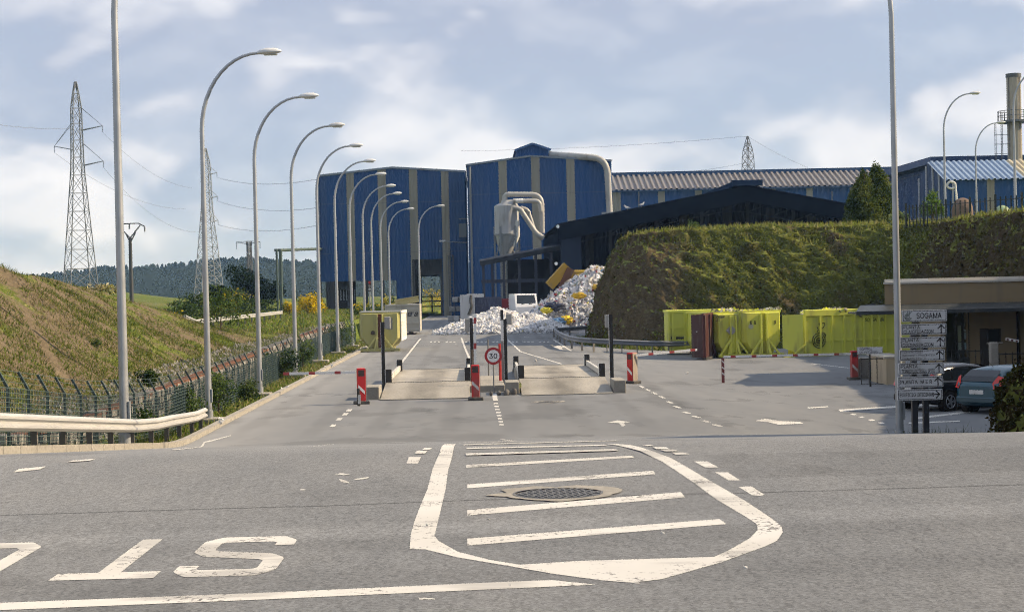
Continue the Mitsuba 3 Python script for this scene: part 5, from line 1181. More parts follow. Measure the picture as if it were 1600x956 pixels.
# open skip side-on with emblem and the name
key = thing('skip', 'long yellow skip side-on with ribs, a black spiral emblem and the name SOGAMA', 'skip', 'yellow skips by the bank')
Yk2 = 95.0; X0, X1 = yq_(1258.5, Yk2), yq_(1393.5, Yk2) + 1.6
zb0, zb1 = P(1300, 556, Yk2)[2], P(1300, 493, Yk2)[2]
yc = np.array(ycol)
put(key + '__side_wall', MB(yc).box(((X0 + X1) / 2, Yk2 + .06, (zb0 + zb1) / 2), (X1 - X0, .06, zb1 - zb0)), 'paint')
put(key + '__rear_side_wall', MB(yc).box(((X0 + X1) / 2, Yk2 + 2.4, (zb0 + zb1) / 2), (X1 - X0, .06, zb1 - zb0)), 'paint')
for x in (X0, X1): put(key + '__end_wall', MB(yc).box((x, Yk2 + 1.23, (zb0 + zb1) / 2), (.06, 2.4, zb1 - zb0)), 'paint')
put(key + '__floor', MB(yc * .6).box(((X0 + X1) / 2, Yk2 + 1.23, zb0 + .05), (X1 - X0, 2.3, .1)), 'paint')
for cxx in (460, 665, 825, 985, 1125, 1245, 1355, 1455, 1540):
    xx = yq_(1200 + cxx / 7.965, Yk2); put(key + '__side_rib', MB(yc).box((xx, Yk2 - .02, (zb0 + zb1) / 2), (.085, .26, zb1 - zb0)), 'paint')
zr_ = P(1300, 531.5, Yk2)[2]
put(key + '__middle_rail', MB(yc * 1.05).box(((X0 + X1) / 2, Yk2 - .0, zr_), (X1 - X0, .09, .11)), 'paint')
put(key + '__top_rim', MB(yc).box(((X0 + X1) / 2, Yk2 + .02, zb1 + .16), (X1 - X0 + .08, .2, .38), bevel=.04), 'paint')
put(key + '__bottom_rail', MB(yc * .8).box(((X0 + X1) / 2, Yk2 - .0, zb0 - .04), (X1 - X0, .14, .14)), 'paint')
put(key + '__bevel_panel', MB(yc * 1.05).raw([[yq_(1224, Yk2), Yk2 + .25, zb0 + .5], [X0 - .15, Yk2 - .12, zb0 + .1], [X0 - .15, Yk2 - .12, zb1 + .1], [yq_(1224, Yk2), Yk2 + .25, zb1 + .1]], [[0, 1, 2, 3]]), 'paint')
put(key + '__nose_strut', MB(yc * 1.1).bar((X0 - 1.1, Yk2 - .25, zb0 - .2), (X0 - .1, Yk2 - .15, zb0 + .65), .1, .1), 'paint')
put(key + '__foot', MB(yc * 1.05).poly([(-.35, 0), (.35, .0), (.22, -.42), (-.12, -.42)], .2, (X0 - 1.05, Yk2 - .1, zb0 + .1), (1, 0, 0), (0, 0, 1)), 'paint')
for s in (.5, 1.9): put(key + '__runner', MB(DARK).box(((X0 + X1) / 2, Yk2 + s, (zb0 + zy) / 2), (X1 - X0, .16, zb0 - zy)), 'paint')
mb = MB((.015, .018, .012)); ex, ez2 = yq_(1280.5, Yk2), P(1280, 532, Yk2)[2]; yo = Yk2 - .09
for rr, a0, a1 in ((.385, .9, 6.6), (.27, -.6, 4.9), (.15, 1.2, 6.9), (.06, 0, 6.3)):
    mb.poly(LineString([(rr * .96 * math.cos(a), rr * 1.05 * math.sin(a)) for a in np.linspace(a0, a1, 28)]).buffer(.026), .004, (ex, yo, ez2), (1, 0, 0), (0, 0, 1))
for pts in ([(-.1, .47), (-.02, .60), (-.09, .74)], [(.05, .5), (.12, .62), (.27, .72), (.37, .84), (.33, .97), (.22, .95)], [(.1, .45), (.26, .43), (.36, .36), (.42, .26), (.36, .18), (.28, .22), (.31, .31)], [(.06, .82), (.03, .94)]):
    mb.poly(LineString(pts).buffer(.024), .004, (ex, yo, ez2), (1, 0, 0), (0, 0, 1))
put(key + '__emblem', mb, 'paint')
mb = MB()
for t, pa, pb_ in (('SO', 1360.5, 1368), ('GA', 1372, 1380), ('MA', 1384.5, 1392)): txt(mb, t, .2, (yq_(pa, Yk2), Yk2 + .026, P(1375, 502.5, Yk2)[2]), (1, 0, 0), (0, 0, 1), (.02, .025, .015), .006, True, width=yq_(pb_, Yk2) - yq_(pa, Yk2))
put(key + '__lettering', mb, 'paint')
for kk in [kk for kk in scene if kk.startswith(key + '__')]: scene[kk]['to_world'] = T().translate([X0, Yk2, 0]).rotate([0, 0, 1], 12).translate([-X0, -Yk2, 0])
# yellow ribbed skip at the back left and the maroon one in front of it
key = thing('skip', 'yellow skip standing furthest left by the bank, its ribbed end towards the road', 'skip', 'yellow skips by the bank')
Ya = 101.0; xa, xb = P(1045.5, 550, Ya)[0], P(1137, 550, Ya)[0]; za, zc = -.3, P(1080, 487, Ya)[2]
put(key + '__body', MB(yc * .95).box(((xa + xb) / 2, Ya + 1.2, (za + zc) / 2 + .1), (xb - xa, 2.4, zc - za - .2)), 'paint')
for px in (1046.5, 1052, 1070.5, 1084, 1110): put(key + '__rib', MB(yc).box((P(px, 550, Ya)[0], Ya - .04, (za + zc) / 2 + .1), (.12, .14, zc - za - .2)), 'paint')
for pz_ in (511, 522, 541): put(key + '__cross_rail', MB(yc * .97).box(((xa + xb) / 2, Ya - .03, P(1070, pz_, Ya)[2]), (xb - xa, .1, .12)), 'paint')
for px, w_ in ((1048.5, .18), (1063, .5), (1079, .32)): put(key + '__lifting_slot', MB(BLACK).box((P(px, 528, Ya)[0], Ya - .005, P(px, 528, Ya)[2]), (w_, .03, .14)), 'paint')
put(key + '__top_rim', MB(yc * 1.1).box(((xa + xb) / 2, Ya + 1.2, zc + .03), (xb - xa + .12, 2.6, .12)), 'paint')
put(key + '__side_panel', MB(yc * 1.15).box((P(1087, 520, Ya - 1.4)[0], Ya - 1.2, .95), (.3, 1.9, 2.2)), 'paint')
key = thing('skip', 'dark maroon skip between the yellow ones, seen on its corner', 'skip')
MAR = (.040, .007, .010); q = P(1099.5, 560, 93.2)
A = mat4(q[0], 93.2, -.32, 0)
def pcm(name, mb): v, f, c = mb.get(); return moved(key + '__' + name, v, f, c, A)
c0, c1, c2 = np.array([0, 0]), np.array([-.45, 1.1]), np.array([1.0, 1.6])
def wallp(a, b, z0, z1, th=.06): m = MB(MAR); a3, b3 = np.array([*a, (z0 + z1) / 2]), np.array([*b, (z0 + z1) / 2]); return m.bar(a3, b3, th, z1 - z0)
pcm('end_wall', wallp((-.5, .9), (0, 0), .1, 2.42)); pcm('side_wall', wallp((0, 0), (1.15, 3.4), .1, 2.4)); pcm('rear_wall', wallp((-.5, .9), (.6, 4.3), .1, 2.4))
for t in (.02, .4, .8): pcm('rib', MB(np.array(MAR) * 1.3).bar((1.15 * t + .05, 3.4 * t, .1), (1.15 * t + .05, 3.4 * t, 2.42), .1, .1))
pcm('top_rim', MB(np.array(MAR) * 1.5).bar((-.02, -.03, 2.44), (1.15, 3.4, 2.44), .12, .1)); pcm('foot', MB(DARK).bar((.05, 0, .05), (1.1, 3.2, .05), .2, .12))
mb = MB((.6, .6, .6)); mb.tube([(-.3, .42, 1.5), (-.27, .47, 1.5)], .035, 8); pcm('rivet', mb)

# -- rubbish
WHT = [(.80, .80, .80), (.70, .71, .74), (.84, .84, .82), (.62, .63, .67), (.76, .74, .70)]
MIXC = WHT + [(.34, .34, .36), (.42, .36, .28), (.20, .20, .22), (.30, .33, .40), (.45, .44, .40), (.06, .07, .10), (.10, .20, .38), (.62, .45, .02), (.62, .55, .04), (.45, .06, .06), (.10, .24, .12), (.55, .30, .35)]
MIXP = np.array([14, 12, 12, 10, 9, 6, 4, 3, 4, 5, 2.2, 2.0, 1.2, 1.0, 1.2, .8, 1.0]); MIXP = MIXP / MIXP.sum()
def scraps(c, n_, s, col, rs):
    """crumpled scraps: squashed, twisted five-sided lumps"""
    m = len(c); base = np.array([[1, 0, 0], [0, 1, 0], [-1, 0, 0], [0, -1, 0], [.3, .2, .45], [-.3, -.1, -.4]])
    v = base[None] * rs.uniform(.5, 1.3, (m, 6, 3)) * np.array([1, .75, .8]) * np.broadcast_to(s, (m,))[:, None, None]
    ax = rs.normal(size=(m, 3, 3)); Q, _ = np.linalg.qr(ax)
    v = np.einsum('nij,nkj->nki', Q, v) + c[:, None]
    f = np.array([[0, 1, 4], [1, 2, 4], [2, 3, 4], [3, 0, 4], [1, 0, 5], [2, 1, 5], [3, 2, 5], [0, 3, 5]])
    f = (np.arange(m)[:, None, None] * 6 + f[None]).reshape(-1, 3)
    cc = np.clip(np.repeat(col, 6, 0) * rs.uniform(.8, 1.1, (m * 6, 1)), 0, .85)
    return v.reshape(-1, 3), f, cc
def heap(name, label, hf, x0, x1, y0, y1, n, size, pal, pp, seed):
    rs = np.random.default_rng(seed); key = thing(name, label, 'waste heap'); labels[key]['kind'] = 'stuff'
    gx, gy = np.linspace(x0, x1, 50), np.linspace(y0, y1, 40)
    v, f = grid(gx, gy, lambda x, y: hf(x, y) - .12)
    X, Y = rs.uniform(x0, x1, n * 4), rs.uniform(y0, y1, n * 4); Z = hf(X, Y); ok = np.nonzero(Z > .06)[0][:n]
    c = np.c_[X, Y, Z + rs.normal(0, .07, n * 4)][ok]; cols = pick(pal, len(ok), rs, pp)
    big = rs.random(len(ok)) < .05
    a = scraps(c, 0, rs.uniform(*size, len(ok)) * np.where(big, 1.9, 1), cols, rs)
    base = (v, np.vstack([f[:, [0, 1, 2]], f[:, [0, 2, 3]]]), np.broadcast_to(np.array(pal[3]) * .6, (len(v), 3)))
    del labels[key]; USED.discard(key)
    return put(name, cat([a, base]), 'matte', kind='stuff', label=label)
def bump(x, y, cx, cy, rx, ry, h, p=1.0): 
    d = np.hypot((x - cx) / rx, (y - cy) / ry); return h * np.clip(1 - d, 0, None) ** p
def nz(x, y, s, a, seed): return (meshkit.fbm(np.stack([x * s, y * s, x * 0], -1), 3, seed=seed) - .5) * a
W1 = lambda x, y: (lambda b: np.where(b > 0, b + nz(x, y, .8, .5, 1) * np.clip(b * 2, 0, 1), -.3))(np.maximum.reduce([bump(x, y, 1.5, 147.5, 5.0, 3.6, 1.95, .75), bump(x, y, 3.9, 147, 4.0, 3.4, 1.55, .8), bump(x, y, -.6, 147, 3.6, 2.6, .95, .9)]))
heap('white_waste_heap', 'heap of mostly white plastic waste spread on the yard in the middle', W1, -4.2, 7.6, 143.5, 151.5, 7500, (.08, .22), WHT + [(.7, .6, .1), (.4, .4, .42), (.35, .3, .25)], np.array([30, 22, 26, 10, 12, .8, 3, 2]) / 105.8, 4)
W2 = lambda x, y: (lambda b: np.where(b > 0, b + nz(x, y, .6, .9, 2) * np.clip(b, 0, 1), -.3))(np.maximum.reduce([bump(x, y, 10.9, 157.5, 7.6, 7.5, 5.5, .72), bump(x, y, 7.6, 155, 4.6, 4.5, 3.4, .8), bump(x, y, 12.8, 158, 6, 6, 5.0, .7)]))
heap('mixed_waste_heap', 'tall heap of mixed household waste with yellow and blue bags, against the shed', W2, 2.5, 19.5, 149.5, 166, 13000, (.09, .27), MIXC, MIXP, 6)
for i, (px, py, Y, s, col, lab) in enumerate(((905, 462, 152.2, .45, (.66, .44, .02), 'yellow bag high on the mixed waste heap'), (884, 499, 150.6, .48, (.70, .50, .02), 'yellow bag at the foot of the mixed waste heap'), (854, 485, 151.2, .4, (.62, .56, .05), 'yellow-green bag on the left flank of the mixed waste heap'), (868, 479, 151.5, .6, (.03, .04, .08), 'dark blue bag on the mixed waste heap'), (873, 502, 150.4, .5, (.09, .2, .38), 'blue bag low on the mixed waste heap'), (937, 449, 154.0, .5, (.66, .46, .05), 'orange-yellow bag at the upper right of the mixed waste heap'))):
    q = P(px, py, Y); m = trimesh.creation.icosphere(3, s); n_ = meshkit.fbm(m.vertices * 3 / s, 3, seed=i)[:, None]; m.vertices *= (.25 + 1.5 * n_) * np.array([1.25, .8, .62]); m.vertices += q
    k = put('rubbish_bag', MB(col).tm(m), 'paint', True); tag(k, lab, 'bag')
# tipped yellow skip on the heap's back
k = thing('tipped_skip', 'orange-yellow skip body tipped at an angle on top of the mixed heap', 'skip'); q = P(885, 436, 160)
mb = MB((.42, .25, .02)); o = q - (1.6, 0, 1.0); mb.bar(o + (0, 0, .4), o + (1.7, 0, 2.2), 2.2, .9, up=(0, 0, 1)); put(k + '__body', mb, 'paint')
mb = MB((.13, .05, .025)); mb.bar(q + (-1.0, -1.3, -1.8), q + (.35, -1.3, .95), .35, .7); put(k + '__rust_arm', mb, 'paint'); mb = MB((.45, .29, .03)); mb.box(q + (1.3, -.2, .1), (2.0, 1.6, 1.4), bevel=.1); put(k + '__hopper', mb, 'paint')
def load(name, label, x0, x1, y0, y1, zf, n, seed):
    rs = np.random.default_rng(seed); X, Y = rs.uniform(x0, x1, n), rs.uniform(y0, y1, n); c = np.c_[X, Y, zf(X, Y) + rs.normal(0, .05, n)]
    cols = pick([(.55, .56, .12), (.45, .45, .40), (.30, .28, .22), (.62, .60, .50), (.16, .15, .12), (.60, .62, .05)], n, rs); put(name, scraps(c, 0, rs.uniform(.08, .22, n), cols, rs), 'matte', kind='stuff', label=label)
load('skip_load', 'waste heaped above the rims of the two end-on yellow skips', yq_(1124, 96), yq_(1222, 96), 96, 100, lambda x, y: 2.05 + .14 * np.sin((x - yq_(1124, 91)) * 1.1) ** 2, 700, 8)
load('skip_load', 'waste showing above the rim of the long lettered skip', X0 + .1, X1 - .2, Yk2 + .3, Yk2 + 2.2, lambda x, y: zb1 + .20 + .08 * np.sin(x * 2.3), 500, 9)
# bales stacked behind
rs = np.random.default_rng(21); nb = 0
for row, (zz, n_) in enumerate(((.55, 9), (1.6, 8), (2.65, 5))):
    for i in range(n_):
        x = P(703 + row * 4 + i * 9.6 + rs.uniform(-1, 1), 450, 196)[0]; m = trimesh.creation.box((.62, .9, .55)).subdivide().subdivide().subdivide(); g = rs.uniform(.22, .5)
        m.vertices += .13 * (meshkit.noise(m.vertices * 6 + i * 7 + row, i)[:, None] - .5) * np.sign(m.vertices); m.vertices *= 1.0
        k = put('waste_bale', MB((g, g * .98, g * .95)).tm(m, M=mat4(x, 196 + rs.uniform(-.3, .3), zz, rs.uniform(-.2, .2))), 'matte', True); tag(k, f'pale waste bale, {["first", "second", "third", "fourth", "fifth", "sixth", "seventh", "eighth", "ninth"][i]} from the left in the {["bottom", "middle", "top"][row]} row of the stack', 'bale', f'bales in the {["bottom", "middle", "top"][row]} row')
# grey steel cabinet, blue container, red trailer and white van behind the white heap
Y = 166.0; k = thing('steel_cabinet', 'light grey steel cabinet with a dark pipe, standing left of the white waste heap', 'cabinet')
xa, xb = P(719, 480, Y)[0], P(742, 480, Y)[0]; zt = P(730, 460.5, Y)[2]
put(k + '__body', MB((.50, .51, .52)).box(((xa + xb) / 2, Y + .5, zt / 2 + .2), (xb - xa, 1.0, zt - .4)), 'paint'); put(k + '__top_beam', MB((.52, .53, .54)).box(((xa + P(753.5, 460, Y)[0]) / 2 + .4, Y + .4, zt - .1), (P(753.5, 460, Y)[0] - xa - .5, .5, .34)), 'paint')
put(k + '__pipe', MB((.06, .06, .06)).tube(bend([P(736, 461, Y - .1), P(735, 471, Y - .15), P(737.5, 478, Y - .15), P(732, 492, Y - .1)], .5), .13, 8), 'paint', 40)
for s in (.15, .85): put(k + '__leg', MB(DARK).box((xa + (xb - xa) * s, Y + .5, .1), (.2, .9, .5)), 'paint')
k = thing('blue_container', 'dark slate-blue container between the steel cabinet and the red trailer', 'container'); xa, xb = P(741, 480, 168)[0], P(784, 480, 168)[0]; zt = P(760, 465, 168)[2]
put(k + '__side', corr(MB(), (xa, 168), (xb, 168), .2, zt, .28, .04, (.055, .065, .115), (0, -1)), 'cladding'); put(k + '__box', MB((.05, .06, .10)).box(((xa + xb) / 2, 169.3, zt / 2 + .1), (xb - xa, 2.4, zt - .2)), 'paint'); put(k + '__top_rail', MB((.07, .08, .13)).box(((xa + xb) / 2, 167.97, zt), (xb - xa, .12, .12)), 'paint')
k = thing('red_trailer', 'dull red tipping trailer half hidden behind the white heap', 'trailer'); Y = 172.0; xa, xb = P(784, 480, Y)[0], P(815, 480, Y)[0]; z0, z1 = P(800, 482, Y)[2], P(800, 466.5, Y)[2]
put(k + '__body', MB((.30, .025, .03)).box(((xa + xb) / 2, Y + 1.2, (z0 + z1) / 2), (xb - xa, 2.3, z1 - z0)), 'paint')
for x in np.linspace(xa, xb, 5): put(k + '__rib', MB((.32, .03, .035)).box((x, Y + .0, (z0 + z1) / 2), (.1, .12, z1 - z0)), 'paint')
put(k + '__pale_band', MB((.55, .22, .22)).box(((xa + xb) / 2 + .25, Y + .03, z1 - .28), (1.1, .04, .16)), 'paint')
for x in (xa + .4, xb - .4):
    w = put(k + '__wheel', MB((.02, .02, .02)).tube([(x, Y + .1, .42), (x, Y + .4, .42)], .42, 18), 'paint', 40)
k = thing('white_van', 'white van with a dark windscreen, half buried behind the waste heap', 'van'); Y = 163.0; q = P(823, 480, Y); A = mat4(q[0], Y, 0, .12); wv = 1.05
def pv(name, mb, mat='gloss', parent=None): v, f, c = mb.get(); return moved((parent or k) + '__' + name, v, f, c, A, mat)
zt = P(829, 458.8, Y)[2]; zw0 = P(829, 475, Y)[2]
body = [(0, .35), (0, zw0 - .25), (.12, zw0), (.62, zt - .06), (.8, zt), (4.6, zt), (4.7, zt - .2), (4.7, .35)]
pv('body', MB((.74, .75, .76)).poly([(a, b) for a, b in body], 2 * wv, (-wv, 0, 0), (0, 1, 0), (0, 0, 1)), 'gloss')
mb = MB((.02, .03, .05)); a, b = np.array([0, .12, zw0]), np.array([0, .62, zt - .06]); d = (b - a); nrm = np.array([0, -d[2], d[1]]); nrm /= np.linalg.norm(nrm)
mb.raw([a + d * .06 + nrm * .012 + (-wv * .86, 0, 0), a + d * .06 + nrm * .012 + (wv * .86, 0, 0), a + d * .92 + nrm * .012 + (wv * .80, 0, 0), a + d * .92 + nrm * .012 + (-wv * .80, 0, 0)], [[0, 1, 2, 3]]); pv('windscreen', mb, 'dark_glass')
mb = MB((.02, .03, .05)); mb.raw([[wv + .01, .35, zw0], [wv + .01, 1.3, zw0], [wv + .01, 1.3, zt - .16], [wv + .01, .72, zt - .16]], [[0, 1, 2, 3]]); pv('side_window', mb, 'dark_glass')
mb = MB((.02, .03, .05)); mb.raw([[wv + .01, 1.4, zw0], [wv + .01, 2.4, zw0], [wv + .01, 2.4, zt - .16], [wv + .01, 1.4, zt - .16]], [[0, 1, 2, 3]]); pv('side_window', mb, 'dark_glass')
for s in (-1, 1): pv('headlight', MB((.6, .62, .65)).box((s * .75, -.02, .8), (.38, .06, .2), bevel=.02)); pv('wiper', MB(BLACK).box((s * .35, .1, zw0 + .02), (.3, .04, .05)))
pv('bumper', MB((.1, .1, .1)).box((0, -.05, .45), (2.1, .16, .25), bevel=.03))
for x in (-.95, .95):
    for y in (.8, 3.7): pv('wheel', MB((.02, .02, .02)).tube([(x - .12, y, .34), (x + .12, y, .34)], .34, 18), 'paint')

# -- gatehouse
gh = thing('gatehouse', 'low beige gatehouse with a flat roof and a dark canopy, behind the direction signs', 'building'); Yg2 = 70.0; zg = -.42
X = lambda px, Y=Yg2: P(px, 500, Y)[0]; Zp = lambda px, py, Y=Yg2: P(px, py, Y)[2]
bx0, bx1 = X(1383), X(1700); zr1, zr0 = Zp(1400, 444), Zp(1400, 477)
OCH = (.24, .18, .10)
foot_ = lambda e: [(bx0 - e, Yg2 - e), (bx1 + e, Yg2 - e), (bx1 + e, Yg2 + 8.4 + e), (bx0 + 2.5 - e, Yg2 + 8.4 + e)]
put(gh + '__parapet', MB(OCH).poly(foot_(0), zr1 - zr0, (0, 0, zr0), (1, 0, 0), (0, 1, 0)), 'paint')
put(gh + '__coping', MB((.45, .43, .38)).poly(foot_(.07), .08, (0, 0, zr1 + .002), (1, 0, 0), (0, 1, 0)), 'paint')
put(gh + '__upper_coping', MB((.52, .49, .43)).box((X(1457) + 4, Yg2 + 4.4, zr1 + .14), (8, 7.6, .14)), 'paint')
mb = MB((.022, .030, .036)); xa, xb = X(1337, 68.6), X(1640, 68.6); zc = Zp(1400, 488, 68.6)
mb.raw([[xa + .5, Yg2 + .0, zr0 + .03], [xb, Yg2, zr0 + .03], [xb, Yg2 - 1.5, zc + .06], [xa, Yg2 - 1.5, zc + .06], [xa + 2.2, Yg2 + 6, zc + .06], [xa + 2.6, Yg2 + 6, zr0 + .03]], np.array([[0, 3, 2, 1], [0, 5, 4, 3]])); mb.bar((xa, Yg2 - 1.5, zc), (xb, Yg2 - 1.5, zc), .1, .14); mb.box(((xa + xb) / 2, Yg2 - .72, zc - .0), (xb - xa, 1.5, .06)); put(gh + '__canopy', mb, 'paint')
wy = Yg2 + .6
put(gh + '__front_wall', MB(OCH).box(((X(1516) + X(1595)) / 2, wy + .15, (zr0 + zg) / 2), (X(1595) - X(1516), .3, zr0 - zg)), 'paint')
put(gh + '__front_wall', MB(OCH).box(((X(1605) + X(1700)) / 2, wy + .5, (zr0 + zg) / 2), (X(1700) - X(1605), .3, zr0 - zg)), 'paint')
put(gh + '__side_wall', MB(OCH).box((X(1482), wy + 1.8, (zr0 + zg) / 2), (.25, 3.4, zr0 - zg)), 'paint')
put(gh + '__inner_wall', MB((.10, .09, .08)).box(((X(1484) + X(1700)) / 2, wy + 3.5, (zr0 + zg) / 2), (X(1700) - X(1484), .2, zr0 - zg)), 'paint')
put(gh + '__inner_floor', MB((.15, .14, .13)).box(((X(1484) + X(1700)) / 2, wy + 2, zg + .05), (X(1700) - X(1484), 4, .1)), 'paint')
scene['pane'] = {'type': 'thindielectric', 'int_ior': 1.5}
for pa, pb_ in ((1478, 1493), (1494.5, 1503.5), (1504, 1514)):
    a, b = X(pa, wy), X(pb_, wy); w = put(gh + '__window', MB((.03, .035, .035)).box(((a + b) / 2, wy + .02, zg + .45), (b - a, .08, .9)), 'paint')
    fr = sbox(a, zg + .9, b, zr0); put(w + '__frame', MB((.03, .035, .035)).poly(fr.difference(fr.buffer(-.045)), .06, (0, wy + .05, 0), (1, 0, 0), (0, 0, 1)), 'paint')
    put(w + '__pane', MB().raw([[a, wy + .02, zg + .9], [b, wy + .02, zg + .9], [b, wy + .02, zr0], [a, wy + .02, zr0]], [[0, 1, 2, 3]]), 'pane')
for (pa, pb_, ya, yb_, col) in ((1495.5, 1502, 509, 534, (.32, .36, .22)), (1505, 1512, 515, 517.5, (.45, .55, .5)), (1505.5, 1511.5, 519, 530, (.30, .38, .38)), (1496.5, 1503, 535, 547, (.34, .40, .34)), (1507, 1511.5, 535, 546, (.30, .45, .50))):
    a, b = X(pa, wy), X(pb_, wy); put(gh + '__notice', MB(col).box(((a + b) / 2, wy + .06, (Zp(1500, ya, wy) + Zp(1500, yb_, wy)) / 2), (b - a, .01, Zp(1500, ya, wy) - Zp(1500, yb_, wy))), 'paint')
a, b = X(1542.5, wy), X(1562.5, wy); z0, z1 = Zp(1550, 534.5, wy), Zp(1550, 513.5, wy)
w = put(gh + '__wall_window', MB((.02, .02, .02)).poly(sbox(a, z0, b, z1).difference(sbox(a + .05, z0 + .05, b - .05, z1 - .05)), .06, (0, wy + .0, 0), (1, 0, 0), (0, 0, 1)), 'paint'); put(w + '__glazing', MB().box(((a + b) / 2, wy - .006, (z0 + z1) / 2), (b - a - .06, .02, z1 - z0 - .06)), 'dark_glass'); put(w + '__sill', MB((.45, .42, .38)).box(((a + b) / 2, wy - .05, z0 - .03), (b - a + .1, .14, .06)), 'paint')
put(gh + '__door', MB((.04, .035, .03)).box((X(1537, wy), wy - .01, zg + 1.05), (.35, .04, 2.1)), 'paint')
k = put('grey_pillar', MB((.15, .15, .15)).box((X(1551.5, 66), 66, .4), (.3, .3, 1.75), bevel=.03), 'concrete'); tag(k, 'squat grey pillar in front of the gatehouse window', 'pillar')
k = put('tape_board', MB((.62, .6, .58)).bar(P(1571.5, 529.5, 66), P(1592, 533, 66), .03, .1), 'paint'); tag(k, 'white striped boom tip in front of the gatehouse wall', 'barrier tip'); 
for i, px in enumerate((1574.5, 1581.5, 1588.5)): put(k + '__band', MB((.12, .05, .05)).bar(P(px - 1.5, 529.6 + (px - 1571.5) * .17, 65.97), P(px + 1.5, 530.1 + (px - 1571.5) * .17, 65.97), .03, .07), 'paint')
k = put('low_wall', MB((.42, .34, .22)).box(((X(1383, 67.5) + X(1402, 67.5)) / 2 + .15, 69, .15), (X(1402, 67.5) - X(1383, 67.5) + .3, 3, 1.1), bevel=.02), 'paint'); tag(k, 'low beige wall end left of the lamp post by the sign column', 'wall'); put(k + '__coping', MB((.5, .46, .38)).box(((X(1383, 67.5) + X(1402, 67.5)) / 2 + .15, 69, .73), (X(1402, 67.5) - X(1383, 67.5) + .45, 3.1, .07)), 'paint')
def railing(label, a, b, z0, z1, step, name='railing', r=.03):
    k = thing(name, label, 'railing'); a, b = np.array(a), np.array(b); L = np.linalg.norm(b - a); n = int(L / step)
    for z in (z0 + .1, z1 - .06): put(k + '__rail', MB(BLACK).bar((*a, z), (*b, z), r * 1.3), 'paint')
    for i in range(n + 1): q = a + (b - a) * i / n; put(k + '__bar', MB(BLACK).bar((*q, z0), (*q, z1), r), 'paint')
railing('short black railing between the right barrier and the low beige wall', (X(1344, 68), 68), (X(1381, 68), 68), -.45, .72, .24)
railing('black railing in front of the gatehouse door', (X(1448, 67.5), 67.5), (X(1536, 67.5), 67.5), -.4, .95, .3)
railing('black railing at the far right, beside the bank', (X(1560, 66.5), 66.5), (X(1612, 66.5), 66.5), -.4, .85, .22)
# white low concrete blocks of the planter seen through the railing
k = put('planter', MB((.5, .5, .48)).box((X(1364, 72), 72.5, .05), (1.3, 1, .9)), 'concrete'); tag(k, 'pale planter box seen through the short black railing', 'planter')

# terrace fence
k = thing('terrace_fence', 'dark green bar fence along the top of the right-hand bank', 'fence'); pts = [P(1416, 350, 113)[:2], P(1450, 350, 110)[:2], P(1600, 345, 101)[:2], (40, 95)]; ln = LineString(pts)
for t in np.arange(0, ln.length, .5):
    q = ln.interpolate(t); big = int(t / .5) % 5 == 0; put(k + '__bar', MB((.012, .022, .018)).bar((q.x, q.y, 7.15), (q.x, q.y, 8.75 if big else 8.6), .11 if big else .065), 'paint')
for z in (7.5, 8.4):
    for a, b in zip(pts[:-1], pts[1:]): put(k + '__rail', MB((.012, .022, .018)).bar((*a, z), (*b, z), .04), 'paint')
k = put('standing_stone', MB((.22, .17, .13)).tm(trimesh.creation.icosphere(3, 1.0), M=mat4(0, 0, 0)), 'matte'); del scene[k]; USED.discard(k)
m = trimesh.creation.icosphere(4, 1.0); m.vertices = np.sign(m.vertices) * np.abs(m.vertices) ** .8 * np.array([.72, .5, 1.1]); m.vertices += .12 * (meshkit.fbm(m.vertices * 2.2, 3)[:, None] - .5); m.vertices += P(1504, 335, 118) ; k = put('standing_stone', MB((.20, .15, .12)).tm(m), 'matte', True); tag(k, 'rounded brown standing stone behind the terrace fence', 'stone')
q = P(1486, 345, 132); z0 = 7.3; cz = P(1484, 289.5, 132); a = np.linspace(math.pi * 1.6, -.35, 22); r_ = .30
cur = [np.array([q[0] + .55, 132, z0])] + [np.array([q[0] + .52 - .05 * t, 132, z0 + (cz[2] - z0) * t * .85]) for t in (.4, .7)] + [np.array([cz[0] + .12 + .33 * math.cos(t), 132, cz[2] + .26 * math.sin(t)]) for t in np.linspace(-.2, math.pi * 1.75, 16)]
k = put('curled_vent', MB((.72, .72, .70)).tube(bend(cur, .2, 3), .085, 8), 'paint', 40); tag(k, 'white vent pipe curled over at its top, by the terrace hall', 'vent pipe')
q = P(1566, 334, 108); m = trimesh.creation.icosphere(3, .55); m.vertices = m.vertices * [1, 1, 1.15] + [q[0], 108, q[2] - .1]; k = put('igloo_bin', MB((.30, .42, .24)).tm(m), 'paint', True); tag(k, 'pale green dome-shaped bin behind the terrace fence', 'bin'); put(k + '__base', MB((.5, .42, .25)).tube([(q[0], 108, q[2] - 1), (q[0], 108, q[2] - .1)], .57, 18), 'paint')
